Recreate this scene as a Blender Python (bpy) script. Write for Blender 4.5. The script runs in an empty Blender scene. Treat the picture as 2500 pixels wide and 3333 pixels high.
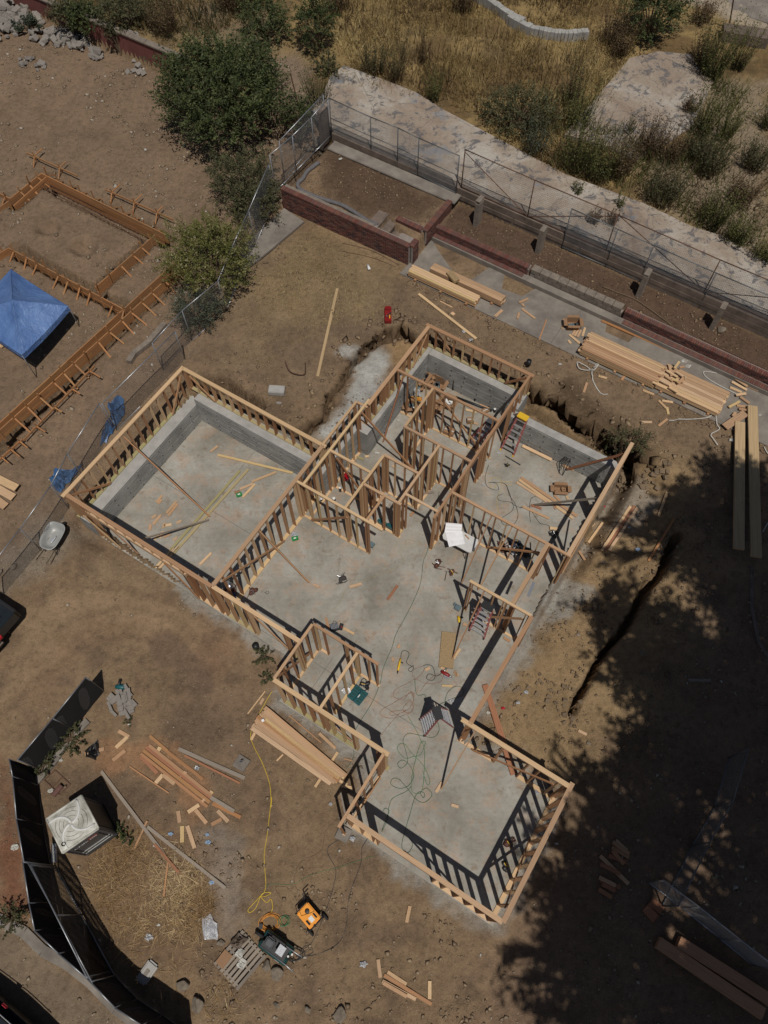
import bpy, bmesh, math, random
import numpy as np
from mathutils import Vector, Matrix
random.seed(7)
RNG = np.random.default_rng(7)
sc = bpy.context.scene
COL = sc.collection

# ---------------- camera, sky, sun, exposure ----------------
cam_d = bpy.data.cameras.new('drone_camera')
cam = bpy.data.objects.new('drone_camera', cam_d)
COL.objects.link(cam)
cam_d.sensor_fit = 'VERTICAL'; cam_d.sensor_height = 24.0; cam_d.lens = 18.067
cam_d.clip_start = 0.5; cam_d.clip_end = 3000
TH, RO = 0.47234, -0.011959
_r = Vector((1, 0, 0)); _d = Vector((0, math.sin(TH), -math.cos(TH))); _u = _r.cross(_d)
_r2 = math.cos(RO)*_r + math.sin(RO)*_u; _u2 = -math.sin(RO)*_r + math.cos(RO)*_u
M = Matrix((_r2, _u2, -_d)).transposed().to_4x4()
M.translation = Vector((0, 0, 26.0))
cam.matrix_world = M
sc.camera = cam

SUN = Vector((0.105, -0.415, 1.0)).normalized()
elev = math.asin(SUN.z)
world = bpy.data.worlds.new('World'); sc.world = world; world.use_nodes = True
wn = world.node_tree; wn.nodes.clear()
sky = wn.nodes.new('ShaderNodeTexSky'); sky.sky_type = 'NISHITA'; sky.sun_disc = False
sky.sun_elevation = elev; sky.sun_rotation = math.atan2(SUN.x, SUN.y)
bg = wn.nodes.new('ShaderNodeBackground'); bg.inputs[1].default_value = 0.05
wo = wn.nodes.new('ShaderNodeOutputWorld')
wn.links.new(sky.outputs[0], bg.inputs[0]); wn.links.new(bg.outputs[0], wo.inputs[0])
sun_d = bpy.data.lights.new('sun', 'SUN'); sun_d.energy = 5.0; sun_d.angle = math.radians(0.53)
sun_d.color = (1.0, 0.955, 0.88)
sun = bpy.data.objects.new('sun', sun_d); COL.objects.link(sun)
sun.rotation_euler = SUN.to_track_quat('Z', 'Y').to_euler(); sun.location = (20, -40, 60)
sc.view_settings.view_transform = 'Standard'; sc.view_settings.look = 'None'
sc.view_settings.gamma = 1.0; sc.view_settings.use_curve_mapping = False
sc.view_settings.exposure = -0.78
sc.cycles.max_bounces = 4; sc.cycles.diffuse_bounces = 2; sc.cycles.glossy_bounces = 2
sc.cycles.transparent_max_bounces = 6

# ---------------- building axes ----------------
YAW = -0.57611
AX = (math.cos(YAW), math.sin(YAW)); BX = (-math.sin(YAW), math.cos(YAW))
def Q(a, b): return (a*AX[0]+b*BX[0], a*AX[1]+b*BX[1])
def Q3(a, b, z): return (a*AX[0]+b*BX[0], a*AX[1]+b*BX[1], z)

# ---------------- materials ----------------
MATS = {}
def nd(t, typ, **kw):
    n = t.nodes.new(typ)
    for k, v in kw.items():
        if k.startswith('i_'):
            n.inputs[int(k[2:])].default_value = v
        else: setattr(n, k, v)
    return n
def noise(t, vec, scale, detail=4, rough=.6, dist=0):
    n = t.nodes.new('ShaderNodeTexNoise'); n.inputs['Scale'].default_value = scale
    n.inputs['Detail'].default_value = detail; n.inputs['Roughness'].default_value = rough; n.inputs['Distortion'].default_value = dist
    if vec is not None: t.links.new(vec, n.inputs['Vector'])
    return n.outputs[0]
def ramp(t, fac, stops):
    r = t.nodes.new('ShaderNodeValToRGB'); e = r.color_ramp.elements
    while len(e) < len(stops): e.new(.5)
    for q, (p, c) in zip(e, stops):
        q.position = p; q.color = (c[0], c[1], c[2], 1) if isinstance(c, (tuple, list)) else (c, c, c, 1)
    t.links.new(fac, r.inputs[0]); return r.outputs[0]
def mixc(t, fac, a, b, mode='MIX'):
    m = t.nodes.new('ShaderNodeMix'); m.data_type = 'RGBA'; m.blend_type = mode
    for k, v in ((0, fac), (6, a), (7, b)):
        s = m.inputs[k]
        if isinstance(v, bpy.types.NodeSocket): t.links.new(v, s)
        elif isinstance(v, (int, float)): s.default_value = v if k == 0 else (v, v, v, 1)
        else: s.default_value = (v[0], v[1], v[2], 1)
    return m.outputs[2]
def newmat(name):
    m = bpy.data.materials.new(name); m.use_nodes = True; t = m.node_tree
    b = t.nodes['Principled BSDF']; MATS[name] = m
    return m, t, b
def bump(t, b, h, strength, dist=.02):
    n = t.nodes.new('ShaderNodeBump'); n.inputs['Strength'].default_value = strength; n.inputs['Distance'].default_value = dist
    t.links.new(h, n.inputs['Height']); t.links.new(n.outputs[0], b.inputs['Normal'])
def plain(name, c, rough=.7, metal=0, var=.25, scale=6, bmp=.2, c2=None, coord='Object', bd=.01):
    m, t, b = newmat(name)
    tc = t.nodes.new('ShaderNodeTexCoord').outputs[coord] if coord != 'World' else t.nodes.new('ShaderNodeNewGeometry').outputs['Position']
    n = noise(t, tc, scale, 6, .65)
    c2 = c2 or tuple(x*(1-var) for x in c)
    col = ramp(t, n, [(.3, c2), (.7, c)])
    t.links.new(col, b.inputs['Base Color']); b.inputs['Roughness'].default_value = rough; b.inputs['Metallic'].default_value = metal
    if bmp: bump(t, b, noise(t, tc, scale*5, 5, .6), bmp, bd)
    return m
def wood(name, cols, rough=.75, knots=True):
    """board material: grain runs along the unit box's x axis, tone differs per board"""
    m, t, b = newmat(name)
    tc = t.nodes.new('ShaderNodeTexCoord').outputs['Object']
    oi = t.nodes.new('ShaderNodeObjectInfo').outputs['Random']
    mp = t.nodes.new('ShaderNodeMapping'); mp.inputs['Scale'].default_value = (2.2, 9, 9)
    t.links.new(tc, mp.inputs[0])
    add = t.nodes.new('ShaderNodeVectorMath'); add.operation = 'ADD'
    ml = t.nodes.new('ShaderNodeMath'); ml.operation = 'MULTIPLY'; ml.inputs[1].default_value = 57.
    t.links.new(oi, ml.inputs[0]); t.links.new(mp.outputs[0], add.inputs[0])
    cb = t.nodes.new('ShaderNodeCombineXYZ'); t.links.new(ml.outputs[0], cb.inputs[0]); t.links.new(ml.outputs[0], cb.inputs[1])
    t.links.new(cb.outputs[0], add.inputs[1]); v = add.outputs[0]
    base = ramp(t, oi, [(i/max(1, len(cols)-1), c) for i, c in enumerate(cols)])
    g = noise(t, v, 1.6, 6, .7, .8)
    grain = ramp(t, g, [(.28, .52), (.5, 1.0), (.72, 1.18)])
    col = mixc(t, 1.0, base, grain, 'MULTIPLY')
    if knots:
        vo = t.nodes.new('ShaderNodeTexVoronoi'); vo.inputs['Scale'].default_value = 1.1; t.links.new(v, vo.inputs[0])
        k = ramp(t, vo.outputs[0], [(.04, .35), (.12, 1.0)])
        col = mixc(t, .8, col, k, 'MULTIPLY')
    t.links.new(col, b.inputs['Base Color']); b.inputs['Roughness'].default_value = rough
    b.inputs['Specular IOR Level'].default_value = .25
    bump(t, b, g, .25, .004)
    return m
OR_, PALE, YEL, RB, GRY, GRN = (.47,.26,.145), (.60,.38,.22), (.52,.36,.16), (.30,.135,.075), (.24,.20,.165), (.36,.32,.15)
wood('fir_lumber', [(.36,.20,.11), (.50,.31,.18), (.45,.27,.15), (.58,.40,.25), (.40,.25,.15), (.54,.36,.20)])
wood('pale_lumber', [(.56,.40,.19), (.66,.45,.27), (.56,.38,.21), (.64,.43,.25)])
wood('stud_lumber', [(.29,.14,.07), (.44,.23,.115), (.37,.195,.10), (.49,.29,.155), (.33,.18,.10)])
wood('grey_lumber', [GRY, (.30,.25,.2), (.2,.165,.135)])
wood('treated_lumber', [GRN, (.30,.25,.13), (.4,.32,.17)])
wood('red_lumber', [RB, (.36,.16,.085), (.26,.125,.075)])
wood('form_lumber', [(.36,.17,.07), (.42,.2,.085), (.33,.17,.08), (.4,.21,.09)])
plain('osb', (.42,.29,.15), .8, var=.55, scale=30, bmp=.5)
plain('cardboard', (.30,.17,.09), .85, var=.2)
plain('white_plastic', (.72,.72,.70), .45, var=.12)
plain('offwhite_roof', (.62,.60,.54), .5, var=.28, scale=3, c2=(.26,.25,.20))
plain('grey_plastic', (.075,.078,.085), .45, var=.2)
plain('black_plastic', (.016,.016,.018), .5, var=.2)
plain('black_mesh', (.006,.006,.007), .95, var=.3)
plain('green_plastic', (.02,.24,.06), .4)
plain('teal_plastic', (.012,.10,.115), .42, var=.25)
plain('orange_paint', (.85,.32,.02), .35, var=.08)
plain('yellow_paint', (.72,.45,.03), .4, var=.1)
plain('red_paint', (.26,.015,.015), .4, var=.3)
plain('fibreglass_red', (.36,.11,.10), .55, var=.2)
plain('brown_leather', (.11,.04,.025), .6, var=.4, bmp=.5)
plain('galvanised', (.42,.43,.45), .38, metal=.7, var=.15)
plain('aluminium', (.72,.72,.72), .3, metal=.8, var=.08)
plain('rusty_steel', (.16,.085,.055), .75, metal=.2, var=.4)
plain('dark_steel', (.05,.05,.055), .5, metal=.5)
plain('cord_green', (.03,.12,.06), .5, bmp=0)
plain('cord_dark', (.025,.035,.04), .5, bmp=0)
plain('cord_yellow', (.72,.5,.04), .5, bmp=0)
plain('cord_orange', (.6,.24,.03), .5, bmp=0)
plain('hose_red', (.3,.10,.05), .5, bmp=0)
plain('strap_white', (.55,.53,.48), .6)
plain('paper', (.8,.8,.82), .6, var=.06, bmp=0)
plain('blue_print', (.30,.42,.58), .5)
plain('plastic_film', (.5,.5,.52), .2, var=.4, scale=20, bmp=.8)
plain('steel_blue_grey', (.12,.17,.19), .45, var=.2)
plain('glass_dark', (.02,.025,.03), .1)
plain('rubber', (.02,.02,.02), .8)
plain('rock', (.27,.22,.165), .9, var=.45, scale=4, bmp=.7, bd=.03)
plain('rubble_concrete', (.29,.26,.23), .9, var=.35, scale=5, bmp=.6, bd=.02)
plain('block_concrete', (.25,.205,.165), .9, var=.45, scale=5, bmp=.5, coord='World')
plain('old_wall', (.22,.165,.13), .9, var=.6, scale=2, bmp=.5, coord='World')
plain('red_wall', (.20,.065,.055), .85, var=.35, scale=1.5, bmp=.3, coord='World')
plain('tyre_mark', (.05,.05,.05), .9)
plain('bark', (.12,.09,.06), .9, var=.4, scale=9, bmp=.8)
plain('twig', (.17,.115,.07), .9, var=.4)
plain('blue_tarp', (.06,.15,.32), .45, var=.35, scale=3, bmp=.6)

# ---------------- mesh helpers ----------------
def link(o): COL.objects.link(o); return o
def mesh_obj(name, V, F, mat, parent=None, smooth=False):
    me = bpy.data.meshes.new(name)
    me.from_pydata([tuple(v) for v in V], [], F); me.update()
    if mat: me.materials.append(MATS[mat] if isinstance(mat, str) else mat)
    if smooth: me.polygons.foreach_set('use_smooth', [True]*len(me.polygons))
    o = link(bpy.data.objects.new(name, me))
    if parent is not None: attach(o, parent)
    return o
def np_mesh(name, V, tri, mat, parent=None, attr=None, smooth=False):
    """V (n,3) float, tri (m,k) int"""
    me = bpy.data.meshes.new(name); V = np.asarray(V, np.float32); tri = np.asarray(tri, np.int32); k = tri.shape[1]
    me.vertices.add(len(V)); me.vertices.foreach_set('co', V.ravel())
    me.loops.add(tri.size); me.loops.foreach_set('vertex_index', tri.ravel())
    me.polygons.add(len(tri)); me.polygons.foreach_set('loop_start', np.arange(0, tri.size, k, dtype=np.int32))
    if smooth: me.polygons.foreach_set('use_smooth', np.ones(len(tri), bool))
    me.update(calc_edges=True)
    if attr is not None:
        for an, (typ, dat) in attr.items():
            a = me.attributes.new(an, typ, 'POINT'); a.data.foreach_set('color' if 'COLOR' in typ else 'value', np.asarray(dat, np.float32).ravel())
    me.materials.append(MATS[mat] if isinstance(mat, str) else mat)
    o = link(bpy.data.objects.new(name, me))
    if parent is not None: attach(o, parent)
    return o
def attach(o, parent):
    o.parent = parent; o.matrix_parent_inverse = parent_world(parent).inverted()
def parent_world(p):
    m = p.matrix_basis.copy()
    if p.parent is not None: m = parent_world(p.parent) @ p.matrix_parent_inverse @ m
    return m
def thing(name, label, cat, loc, group=None):
    o = link(bpy.data.objects.new(name, None)); o.location = loc; o.empty_display_size = .2
    o['label'] = label; o['category'] = cat
    if group: o['group'] = group
    return o
def tag(o, label, cat, group=None):
    o['label'] = label; o['category'] = cat
    if group: o['group'] = group
    return o
def setting(o): o['kind'] = 'structure'; return o
def stuff(o, label=None, cat=None):
    o['kind'] = 'stuff'
    if label: o['label'] = label; o['category'] = cat
    return o
# unit box mesh per material: every board shares one of these
_UNIT = {}
def unit_box(mat, name='board'):
    k = (mat, name)
    if k not in _UNIT:
        me = bpy.data.meshes.new(name)
        bm = bmesh.new(); bmesh.ops.create_cube(bm, size=1.0); bm.to_mesh(me); bm.free()
        me.materials.append(MATS[mat]); _UNIT[k] = me
    return _UNIT[k]
def frame(p0, p1, up=(0, 0, 1)):
    p0 = Vector(p0); p1 = Vector(p1); x = (p1-p0); L = x.length; x.normalize(); up = Vector(up)
    if abs(x.dot(up)) > .999: up = Vector((BX[0], BX[1], 0))
    y = up.cross(x).normalized(); z = x.cross(y)
    m = Matrix((x, y, z)).transposed().to_4x4(); m.translation = (p0+p1)/2
    return m, L
def beam(name, p0, p1, w, h, mat, parent=None, up=(0, 0, 1)):
    """one straight board from p0 to p1, w across, h along up"""
    m, L = frame(p0, p1, up)
    o = link(bpy.data.objects.new(name, unit_box(mat, name)))
    m = m @ Matrix.Diagonal((L, w, h, 1))
    if parent is not None:
        attach(o, parent)
    o.matrix_basis = m
    return o
def box(name, c, d, mat, parent=None, rz=0.0, bev=0.0):
    """box of size d centred on c turned rz about z, real size mesh"""
    bm = bmesh.new(); bmesh.ops.create_cube(bm, size=1.0)
    bmesh.ops.scale(bm, vec=d, verts=bm.verts)
    if bev: bmesh.ops.bevel(bm, geom=bm.edges[:], offset=bev, segments=2, affect='EDGES')
    bmesh.ops.rotate(bm, cent=(0, 0, 0), matrix=Matrix.Rotation(rz, 3, 'Z'), verts=bm.verts)
    bmesh.ops.translate(bm, vec=c, verts=bm.verts)
    me = bpy.data.meshes.new(name); bm.to_mesh(me); bm.free(); me.materials.append(MATS[mat])
    o = link(bpy.data.objects.new(name, me))
    if parent is not None: attach(o, parent)
    return o
class MB:
    def __init__(s): s.V = []; s.F = []
    def box(s, c, d, rz=0.0, m=None):
        n = len(s.V); ca, sa = math.cos(rz), math.sin(rz)
        for i in (-.5, .5):
            for j in (-.5, .5):
                for k in (-.5, .5):
                    x, y, z = i*d[0], j*d[1], k*d[2]
                    p = Vector((x*ca-y*sa, x*sa+y*ca, z)) if m is None else m @ Vector((x, y, z))
                    s.V.append((p[0]+c[0], p[1]+c[1], p[2]+c[2]))
        for f in ((0,1,3,2), (4,6,7,5), (0,4,5,1), (2,3,7,6), (0,2,6,4), (1,5,7,3)): s.F.append([n+q for q in f])
        return s
    def bar(s, p0, p1, w, h, up=(0, 0, 1)):
        m, L = frame(p0, p1, up); s.box(m.translation, (L, w, h), m=m.to_3x3()); return s
    def tube(s, pts, r, n=6, closed=False):
        pts = [Vector(p) for p in pts]; base = len(s.V); N = len(pts)
        for i, p in enumerate(pts):
            t = (pts[min(i+1, N-1)]-pts[max(i-1, 0)])
            if t.length < 1e-6: t = Vector((0, 0, 1))
            t.normalize(); a = Vector((0, 0, 1)) if abs(t.z) < .9 else Vector((1, 0, 0))
            u = t.cross(a).normalized(); v = t.cross(u); rr = r[i] if isinstance(r, (list, tuple)) else r
            for k in range(n):
                q = 2*math.pi*k/n; s.V.append(tuple(p+u*math.cos(q)*rr+v*math.sin(q)*rr))
        for i in range(N-1):
            for k in range(n):
                a = base+i*n+k; b = base+i*n+(k+1) % n; s.F.append([a, b, b+n, a+n])
        s.F.append([base+k for k in range(n)][::-1]); s.F.append([base+(N-1)*n+k for k in range(n)])
        return s
    def prism(s, poly, z0, z1):
        n = len(poly); b = len(s.V)
        ar = sum(poly[i][0]*poly[(i+1) % n][1]-poly[(i+1) % n][0]*poly[i][1] for i in range(n))
        if ar < 0: poly = poly[::-1]
        for p in poly: s.V.append((p[0], p[1], z0))
        for p in poly: s.V.append((p[0], p[1], z1))
        s.F.append([b+i for i in range(n)][::-1]); s.F.append([b+n+i for i in range(n)])
        for i in range(n): j = (i+1) % n; s.F.append([b+i, b+j, b+n+j, b+n+i])
        return s
    def lathe(s, c, prof, n=16, m=None):
        b = len(s.V)
        for r, z in prof:
            for k in range(n):
                q = 2*math.pi*k/n; p = Vector((r*math.cos(q), r*math.sin(q), z))
                if m is not None: p = m @ p
                s.V.append((p[0]+c[0], p[1]+c[1], p[2]+c[2]))
        for i in range(len(prof)-1):
            for k in range(n): a = b+i*n+k; d = b+i*n+(k+1) % n; s.F.append([a, d, d+n, a+n])
        s.F.append([b+k for k in range(n)][::-1]); s.F.append([b+(len(prof)-1)*n+k for k in range(n)])
        return s
    def done(s, name, mat, parent=None, smooth=False): return mesh_obj(name, s.V, s.F, mat, parent, smooth)
def spline(pts, k=6):
    """Catmull-Rom through the points"""
    P = [np.array(p, float) for p in pts]; out = []
    for i in range(len(P)-1):
        a, b, c, d = P[max(i-1, 0)], P[i], P[i+1], P[min(i+2, len(P)-1)]
        for j in range(k):
            t = j/k; out.append(.5*((2*b)+(c-a)*t+(2*a-5*b+4*c-d)*t*t+(3*b-a-3*c+d)*t**3))
    out.append(P[-1]); return [tuple(q) for q in out]
ORD = 'first second third fourth fifth sixth seventh eighth ninth tenth eleventh twelfth thirteenth fourteenth fifteenth sixteenth seventeenth eighteenth nineteenth twentieth twenty-first twenty-second twenty-third twenty-fourth'.split()

# ---------------- the lie of the land ----------------
# GZ-BEGIN
CP = [(-10.72,-2.22,-0.45),(-7.3,-2.24,-0.32),(-11.03,-0.42,-0.32),(-9.18,1.46,-0.15),(-10.12,2.82,-0.1),(-11.86,4.98,-0.05),(-9.94,6.48,0),(-12.6,8.11,0.05),(-9.67,9.82,-0.05),(-12.41,11.58,0.15),(-7,8.09,-0.1),(-4.47,6.44,-0.12),(-3.53,3.44,-0.12),(-5.52,0.77,-0.15),(-3.28,-1.7,-0.3),(0.8,-1.74,-0.3),(4.77,-2.71,-0.35),(-0.55,1.37,-0.12),(2.25,0.06,-0.15),(3.58,-0.69,-0.12),(6.49,0.64,0),(6.12,3.32,0),(4.93,6.3,0),(5.08,7.89,0.05),(6.88,9.55,0.1),(7.99,12.13,0.4),(9.07,13.25,0.8),(7.3,16.09,1.15),(8.31,16.44,1.55),(11.4,14.33,1.6),(11.08,17.4,1.65),(7.03,20.88,1.65),(5.26,22.13,1.65),(1.48,23,1.6),(-0.46,21.04,1.6),(-3.34,22.56,1.6),(-3.8,19.95,1.55),(-5.93,18.46,1.45),(-3.12,16.64,1.5),(-9.39,19.23,1.1),(-10.45,17.15,0.9),(-12.79,14.3,0.5),(-13.2,12.46,0.3),(-14.3,15.22,0.7),(-13.17,17.19,0.9),(-11.23,22.89,1.1),(-13.95,27.45,1.2),(-16.45,29.76,1.3),(-13.92,34.31,1.5),(-18.11,39.22,1.9),(-12,37.38,1.8),(-8.6,33.06,1.6),(12.37,10.7,1.4),(10.61,9.17,1),(11.58,6.03,0.8),(8.7,6.16,0.4),(7.02,4.73,0.15),(9.67,3.23,0.4),(10.58,0.59,0.3),(7.69,-0.61,0),(8.79,-2.39,-0.2),(10.65,-2.41,-0.2),(13.14,16.28,1.68),(13.9,14.27,1.65),(9.24,19.41,1.68),(3.48,24.45,1.68),(1.11,23.96,1.68),(-2.43,24.57,1.65),(-5.34,26.87,1.6),(13.81,17.76,1.7)]
def _hash(i, j, s):
    v = np.sin(i*127.1+j*311.7+s*74.7)*43758.5453
    return v-np.floor(v)
def vnoise(x, y, sc, seed=0):
    x = x*sc; y = y*sc; i = np.floor(x); j = np.floor(y); fx = x-i; fy = y-j
    fx = fx*fx*(3-2*fx); fy = fy*fy*(3-2*fy)
    a = _hash(i, j, seed); b = _hash(i+1, j, seed); c = _hash(i, j+1, seed); d = _hash(i+1, j+1, seed)
    return (a*(1-fx)+b*fx)*(1-fy)+(c*(1-fx)+d*fx)*fy-.5
def fbm(x, y, sc, seed=0, o=4):
    r = 0; w = 1
    for k in range(o): r = r+w*vnoise(x, y, sc*2**k, seed+k*13); w *= .55
    return r
def sdist(x, y, poly):
    """signed distance, negative inside the polygon"""
    d = np.full(x.shape, 1e9); ins = np.zeros(x.shape, bool); n = len(poly)
    for i in range(n):
        ax, ay = poly[i]; bx, by = poly[(i+1) % n]; ex, ey = bx-ax, by-ay
        t = np.clip(((x-ax)*ex+(y-ay)*ey)/(ex*ex+ey*ey+1e-9), 0, 1)
        d = np.minimum(d, (x-ax-t*ex)**2+(y-ay-t*ey)**2)
        c = ((ay > y) != (by > y)) & (x < (bx-ax)*(y-ay)/((by-ay) if by != ay else 1e-9)+ax)
        ins ^= c
    d = np.sqrt(d); return np.where(ins, -d, d)
def ldist(x, y, line):
    d = np.full(x.shape, 1e9)
    for i in range(len(line)-1):
        ax, ay = line[i]; bx, by = line[i+1]; ex, ey = bx-ax, by-ay
        t = np.clip(((x-ax)*ex+(y-ay)*ey)/(ex*ex+ey*ey+1e-9), 0, 1)
        d = np.minimum(d, np.hypot(x-ax-t*ex, y-ay-t*ey))
    return d
def sst(v, a, b):
    t = np.clip((v-a)/(b-a), 0, 1); return t*t*(3-2*t)
CA, SA = 0.8386, -0.5448
def qq(a, b): return (a*0.83863-b*(-0.54470), a*(-0.54470)+b*0.83863)
def QP(*pts): return [qq(*p) for p in pts]
PAD = QP((-16.05, 4.85), (-16.05, 10.95), (-9.6, 10.95), (-9.6, 13.2), (-9.25, 13.4), (-9.25, 17.65), (-5.1, 17.65), (-5.1, 16.7), (-.6, 16.7), (-.6, 5.3), (2.75, 5.3), (2.75, 1.4), (-2.1, 1.4), (-2.1, 3.4), (-6.2, 3.4), (-6.2, 4.85))
FIELD = QP((-45, 25.35), (-26.5, 25.35), (-21, 25.5), (-18.9, 26.2), (-18.9, 24.95), (45, 24.6), (60, 90), (-90, 90))
PLANTER = QP((-18.6, 21.1), (-18.6, 24.9), (-12.2, 24.9), (-12.2, 21.4), (-13.9, 22.0), (-13.95, 21.15))
TERRACE = QP((-12.2, 23.0), (-12.2, 24.9), (9, 24.9), (9, 22.95))
CHANNEL = [(-4.02,16.59),(-3.12,16.32),(-2.62,16.99),(-2.42,17.55),(-2.25,17.95)] + [(-1.78,18.98),(-1.33,19.72),(-0.76,20.52),(0.16,21.16),(1.02,21.19),(1.65,20.74),(2.06,20.74),(2.57,20.04)] + QP((-5.2, 18.6)) + [(7,17.99),(7.38,17.55),(7.71,17.07),(8.29,16.63),(8.72,16.2),(9.11,15.99),(9.51,15.65),(9.96,15.06),(10.44,14.45)] + QP((-.4, 16.0), (-.4, 17.0), (-5, 17.2), (-9.2, 17.7), (-9.4, 13.6), (-9.75, 13.4), (-9.75, 11.2), (-16.3, 11.2), (-16.5, 11.6), (-15.4, 12.2), (-13.6, 12.25))
DITCH = [(7.24,17.91),(7.47,17.38),(7.88,16.89),(8.35,16.41),(8.91,16.07),(9.4,15.39),(9.81,14.9)]
CRACK = [(10.46,11.63),(10.26,11.35),(9.75,10.4),(9.08,9.75),(8.69,9.09),(8.18,8.33),(7.6,7.81),(7.11,7.18),(6.83,6.68),(6.44,6.19),(6.22,5.69)]
def offl(p, q, d):
    L = math.hypot(q[0]-p[0], q[1]-p[1]); nx, ny = -(q[1]-p[1])/L*d, (q[0]-p[0])/L*d
    return [(p[0]+nx, p[1]+ny), (q[0]+nx, q[1]+ny)]
FORM_TRENCH = [offl((-15.62,30.25), (-9.38,26.27), -.16), offl((-15.6,30.27), (-16.71,28.62), .16), offl((-8.51,24.36), (-14.76,15.87), -.16), offl((-16.16,25.62), (-10.63,22.09), .2), offl((-9.9,26.3), (-12.04,23.29), -.2)]
HOLES = [(-14.87,27.11),(-13.07,25.9)]
TRACKS = [[(-13.66,6.36),(-12.3,8.09),(-11.05,9.24),(-9.33,9.72),(-7.48,9.19),(-6.19,8.02)], [(-13.41,5.25),(-12.07,6.91),(-10.69,8.19),(-9.12,8.66),(-7.68,8.34),(-6.69,7.25)], [(-13.16,9.6),(-11.52,10.47),(-9.71,10.45),(-7.83,9.85)]]
def gz(x, y):
    x = np.asarray(x, float); y = np.asarray(y, float)
    num = 0; den = 0
    for (cx, cy, cz) in CP:
        w = 1/((x-cx)**2+(y-cy)**2+.6)**1.6; num = num+w*cz; den = den+w
    z = num/den
    a = x*0.83863+y*(-0.54470); b = -x*(-0.54470)+y*0.83863
    far = sst(b, 19.0, 20.2)*sst(a, -15, -12); z = z*(1-far)+1.66*far
    z = z+.05*fbm(x, y, .9, 3, 4)
    wob = .22*fbm(x, y, 2.2, 9, 3)
    # earth bank and sunken strip along the concrete stem walls
    s = sdist(x, y, CHANNEL); s = s+wob+.10*vnoise(x, y, 6, 17); bank = 1-sst(s, -.14, .0)
    low = np.where(a < -9.6, np.where(a < -15.9, .75, .80), np.where(a < -4.6, .85, 1.0))
    low = low-.4*sst(a, -2.2, .3)
    rough = np.exp(-((s+.06)/.22)**2)
    z = z*(1-bank)+np.minimum(z, low+.05*fbm(x, y, 2, 5, 3))*bank
    z = z+rough*(b < 20)*(.24*fbm(x, y, 4.5, 61, 3)-.6*np.exp(-((s+.20+.1*vnoise(x, y, 3, 62))/.10)**2))
    d = ldist(x, y, DITCH); 
    dp = sst(a, -5.6, -4.6)*(1-sst(a, -.2, .8))*(s < .0)*(b > 17.0); sh = -s
    z = z-dp*.75*np.clip(1-sst(sh, .45, .95), 0, 1)*sst(sh, .0, .10)
    d = ldist(x, y, CRACK)
    wd = .05+.05*sst(y, (6.83,6.68)[1], (9.75,10.4)[1])
    z = z-1.1*(1-sst(d+wob*.2+.05*vnoise(x, y, 7, 29), wd*.8, wd+.05))
    for L in FORM_TRENCH: z = z-.75*(1-sst(ldist(x, y, L)+.12*fbm(x, y, 2.5, 71, 3), .27, .36))
    for (hx, hy) in HOLES: r = np.hypot(x-hx, (y-hy)*1.3)+.3*vnoise(x, y, 2, 4); z = z-.28*(1-sst(r, .1, .75))+.06*np.exp(-((r-.8)/.25)**2)
    # rubbly ground by the ditch and at the near edge
    r1 = sst(y-.0*x, 3.2, .4)*sst(x, -9, -6); r1 = r1*(1-sst(x, 0, 6))
    z = z+r1*(.16*np.abs(fbm(x, y, 1.8, 21, 4)))
    for L in TRACKS:
        d = ldist(x, y, L); z = z-.022*np.exp(-(d/.13)**2)+.012*np.exp(-((d-.22)/.07)**2)
    # churned footprints on the lower yard
    ch = sst(.2+fbm(x, y, .35, 81, 3), .1, .5)*sst(19.5-b, 0, 2); z = z+ch*.03*fbm(x, y, 3.3, 83, 2)
    # pad below the slab
    p = sdist(x, y, PAD); nb = (1-sst(p, .45, 1.0))*((b < 4.7) | (a > -.35) | (a < -16.1)*(b < 4.6)); z = z*(1-nb)+np.minimum(z, -.06+.02*vnoise(x, y, 2, 5))*nb
    z = np.where(p < 0, -.25, z)
    # raised planter, terrace and the old house plot above
    m = 1-sst(sdist(x, y, PLANTER), -.02, .1); z = z*(1-m)+(2.52+.04*fbm(x, y, 1.5, 2, 3))*m
    m = 1-sst(sdist(x, y, TERRACE), -.02, .1); z = z*(1-m)+(2.12+.05*fbm(x, y, 1.5, 6, 3))*m
    m = 1-sst(sdist(x, y, FIELD), -.02, .12)
    zf = 2.72+.10*fbm(x, y, .5, 8, 4)*sst(b, 28.2, 30)+.15*sst(b, 27.5, 33)
    z = z*(1-m)+zf*m
    return z
# GZ-END
def gh(x, y): return float(gz(np.array([x]), np.array([y]))[0])

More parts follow.
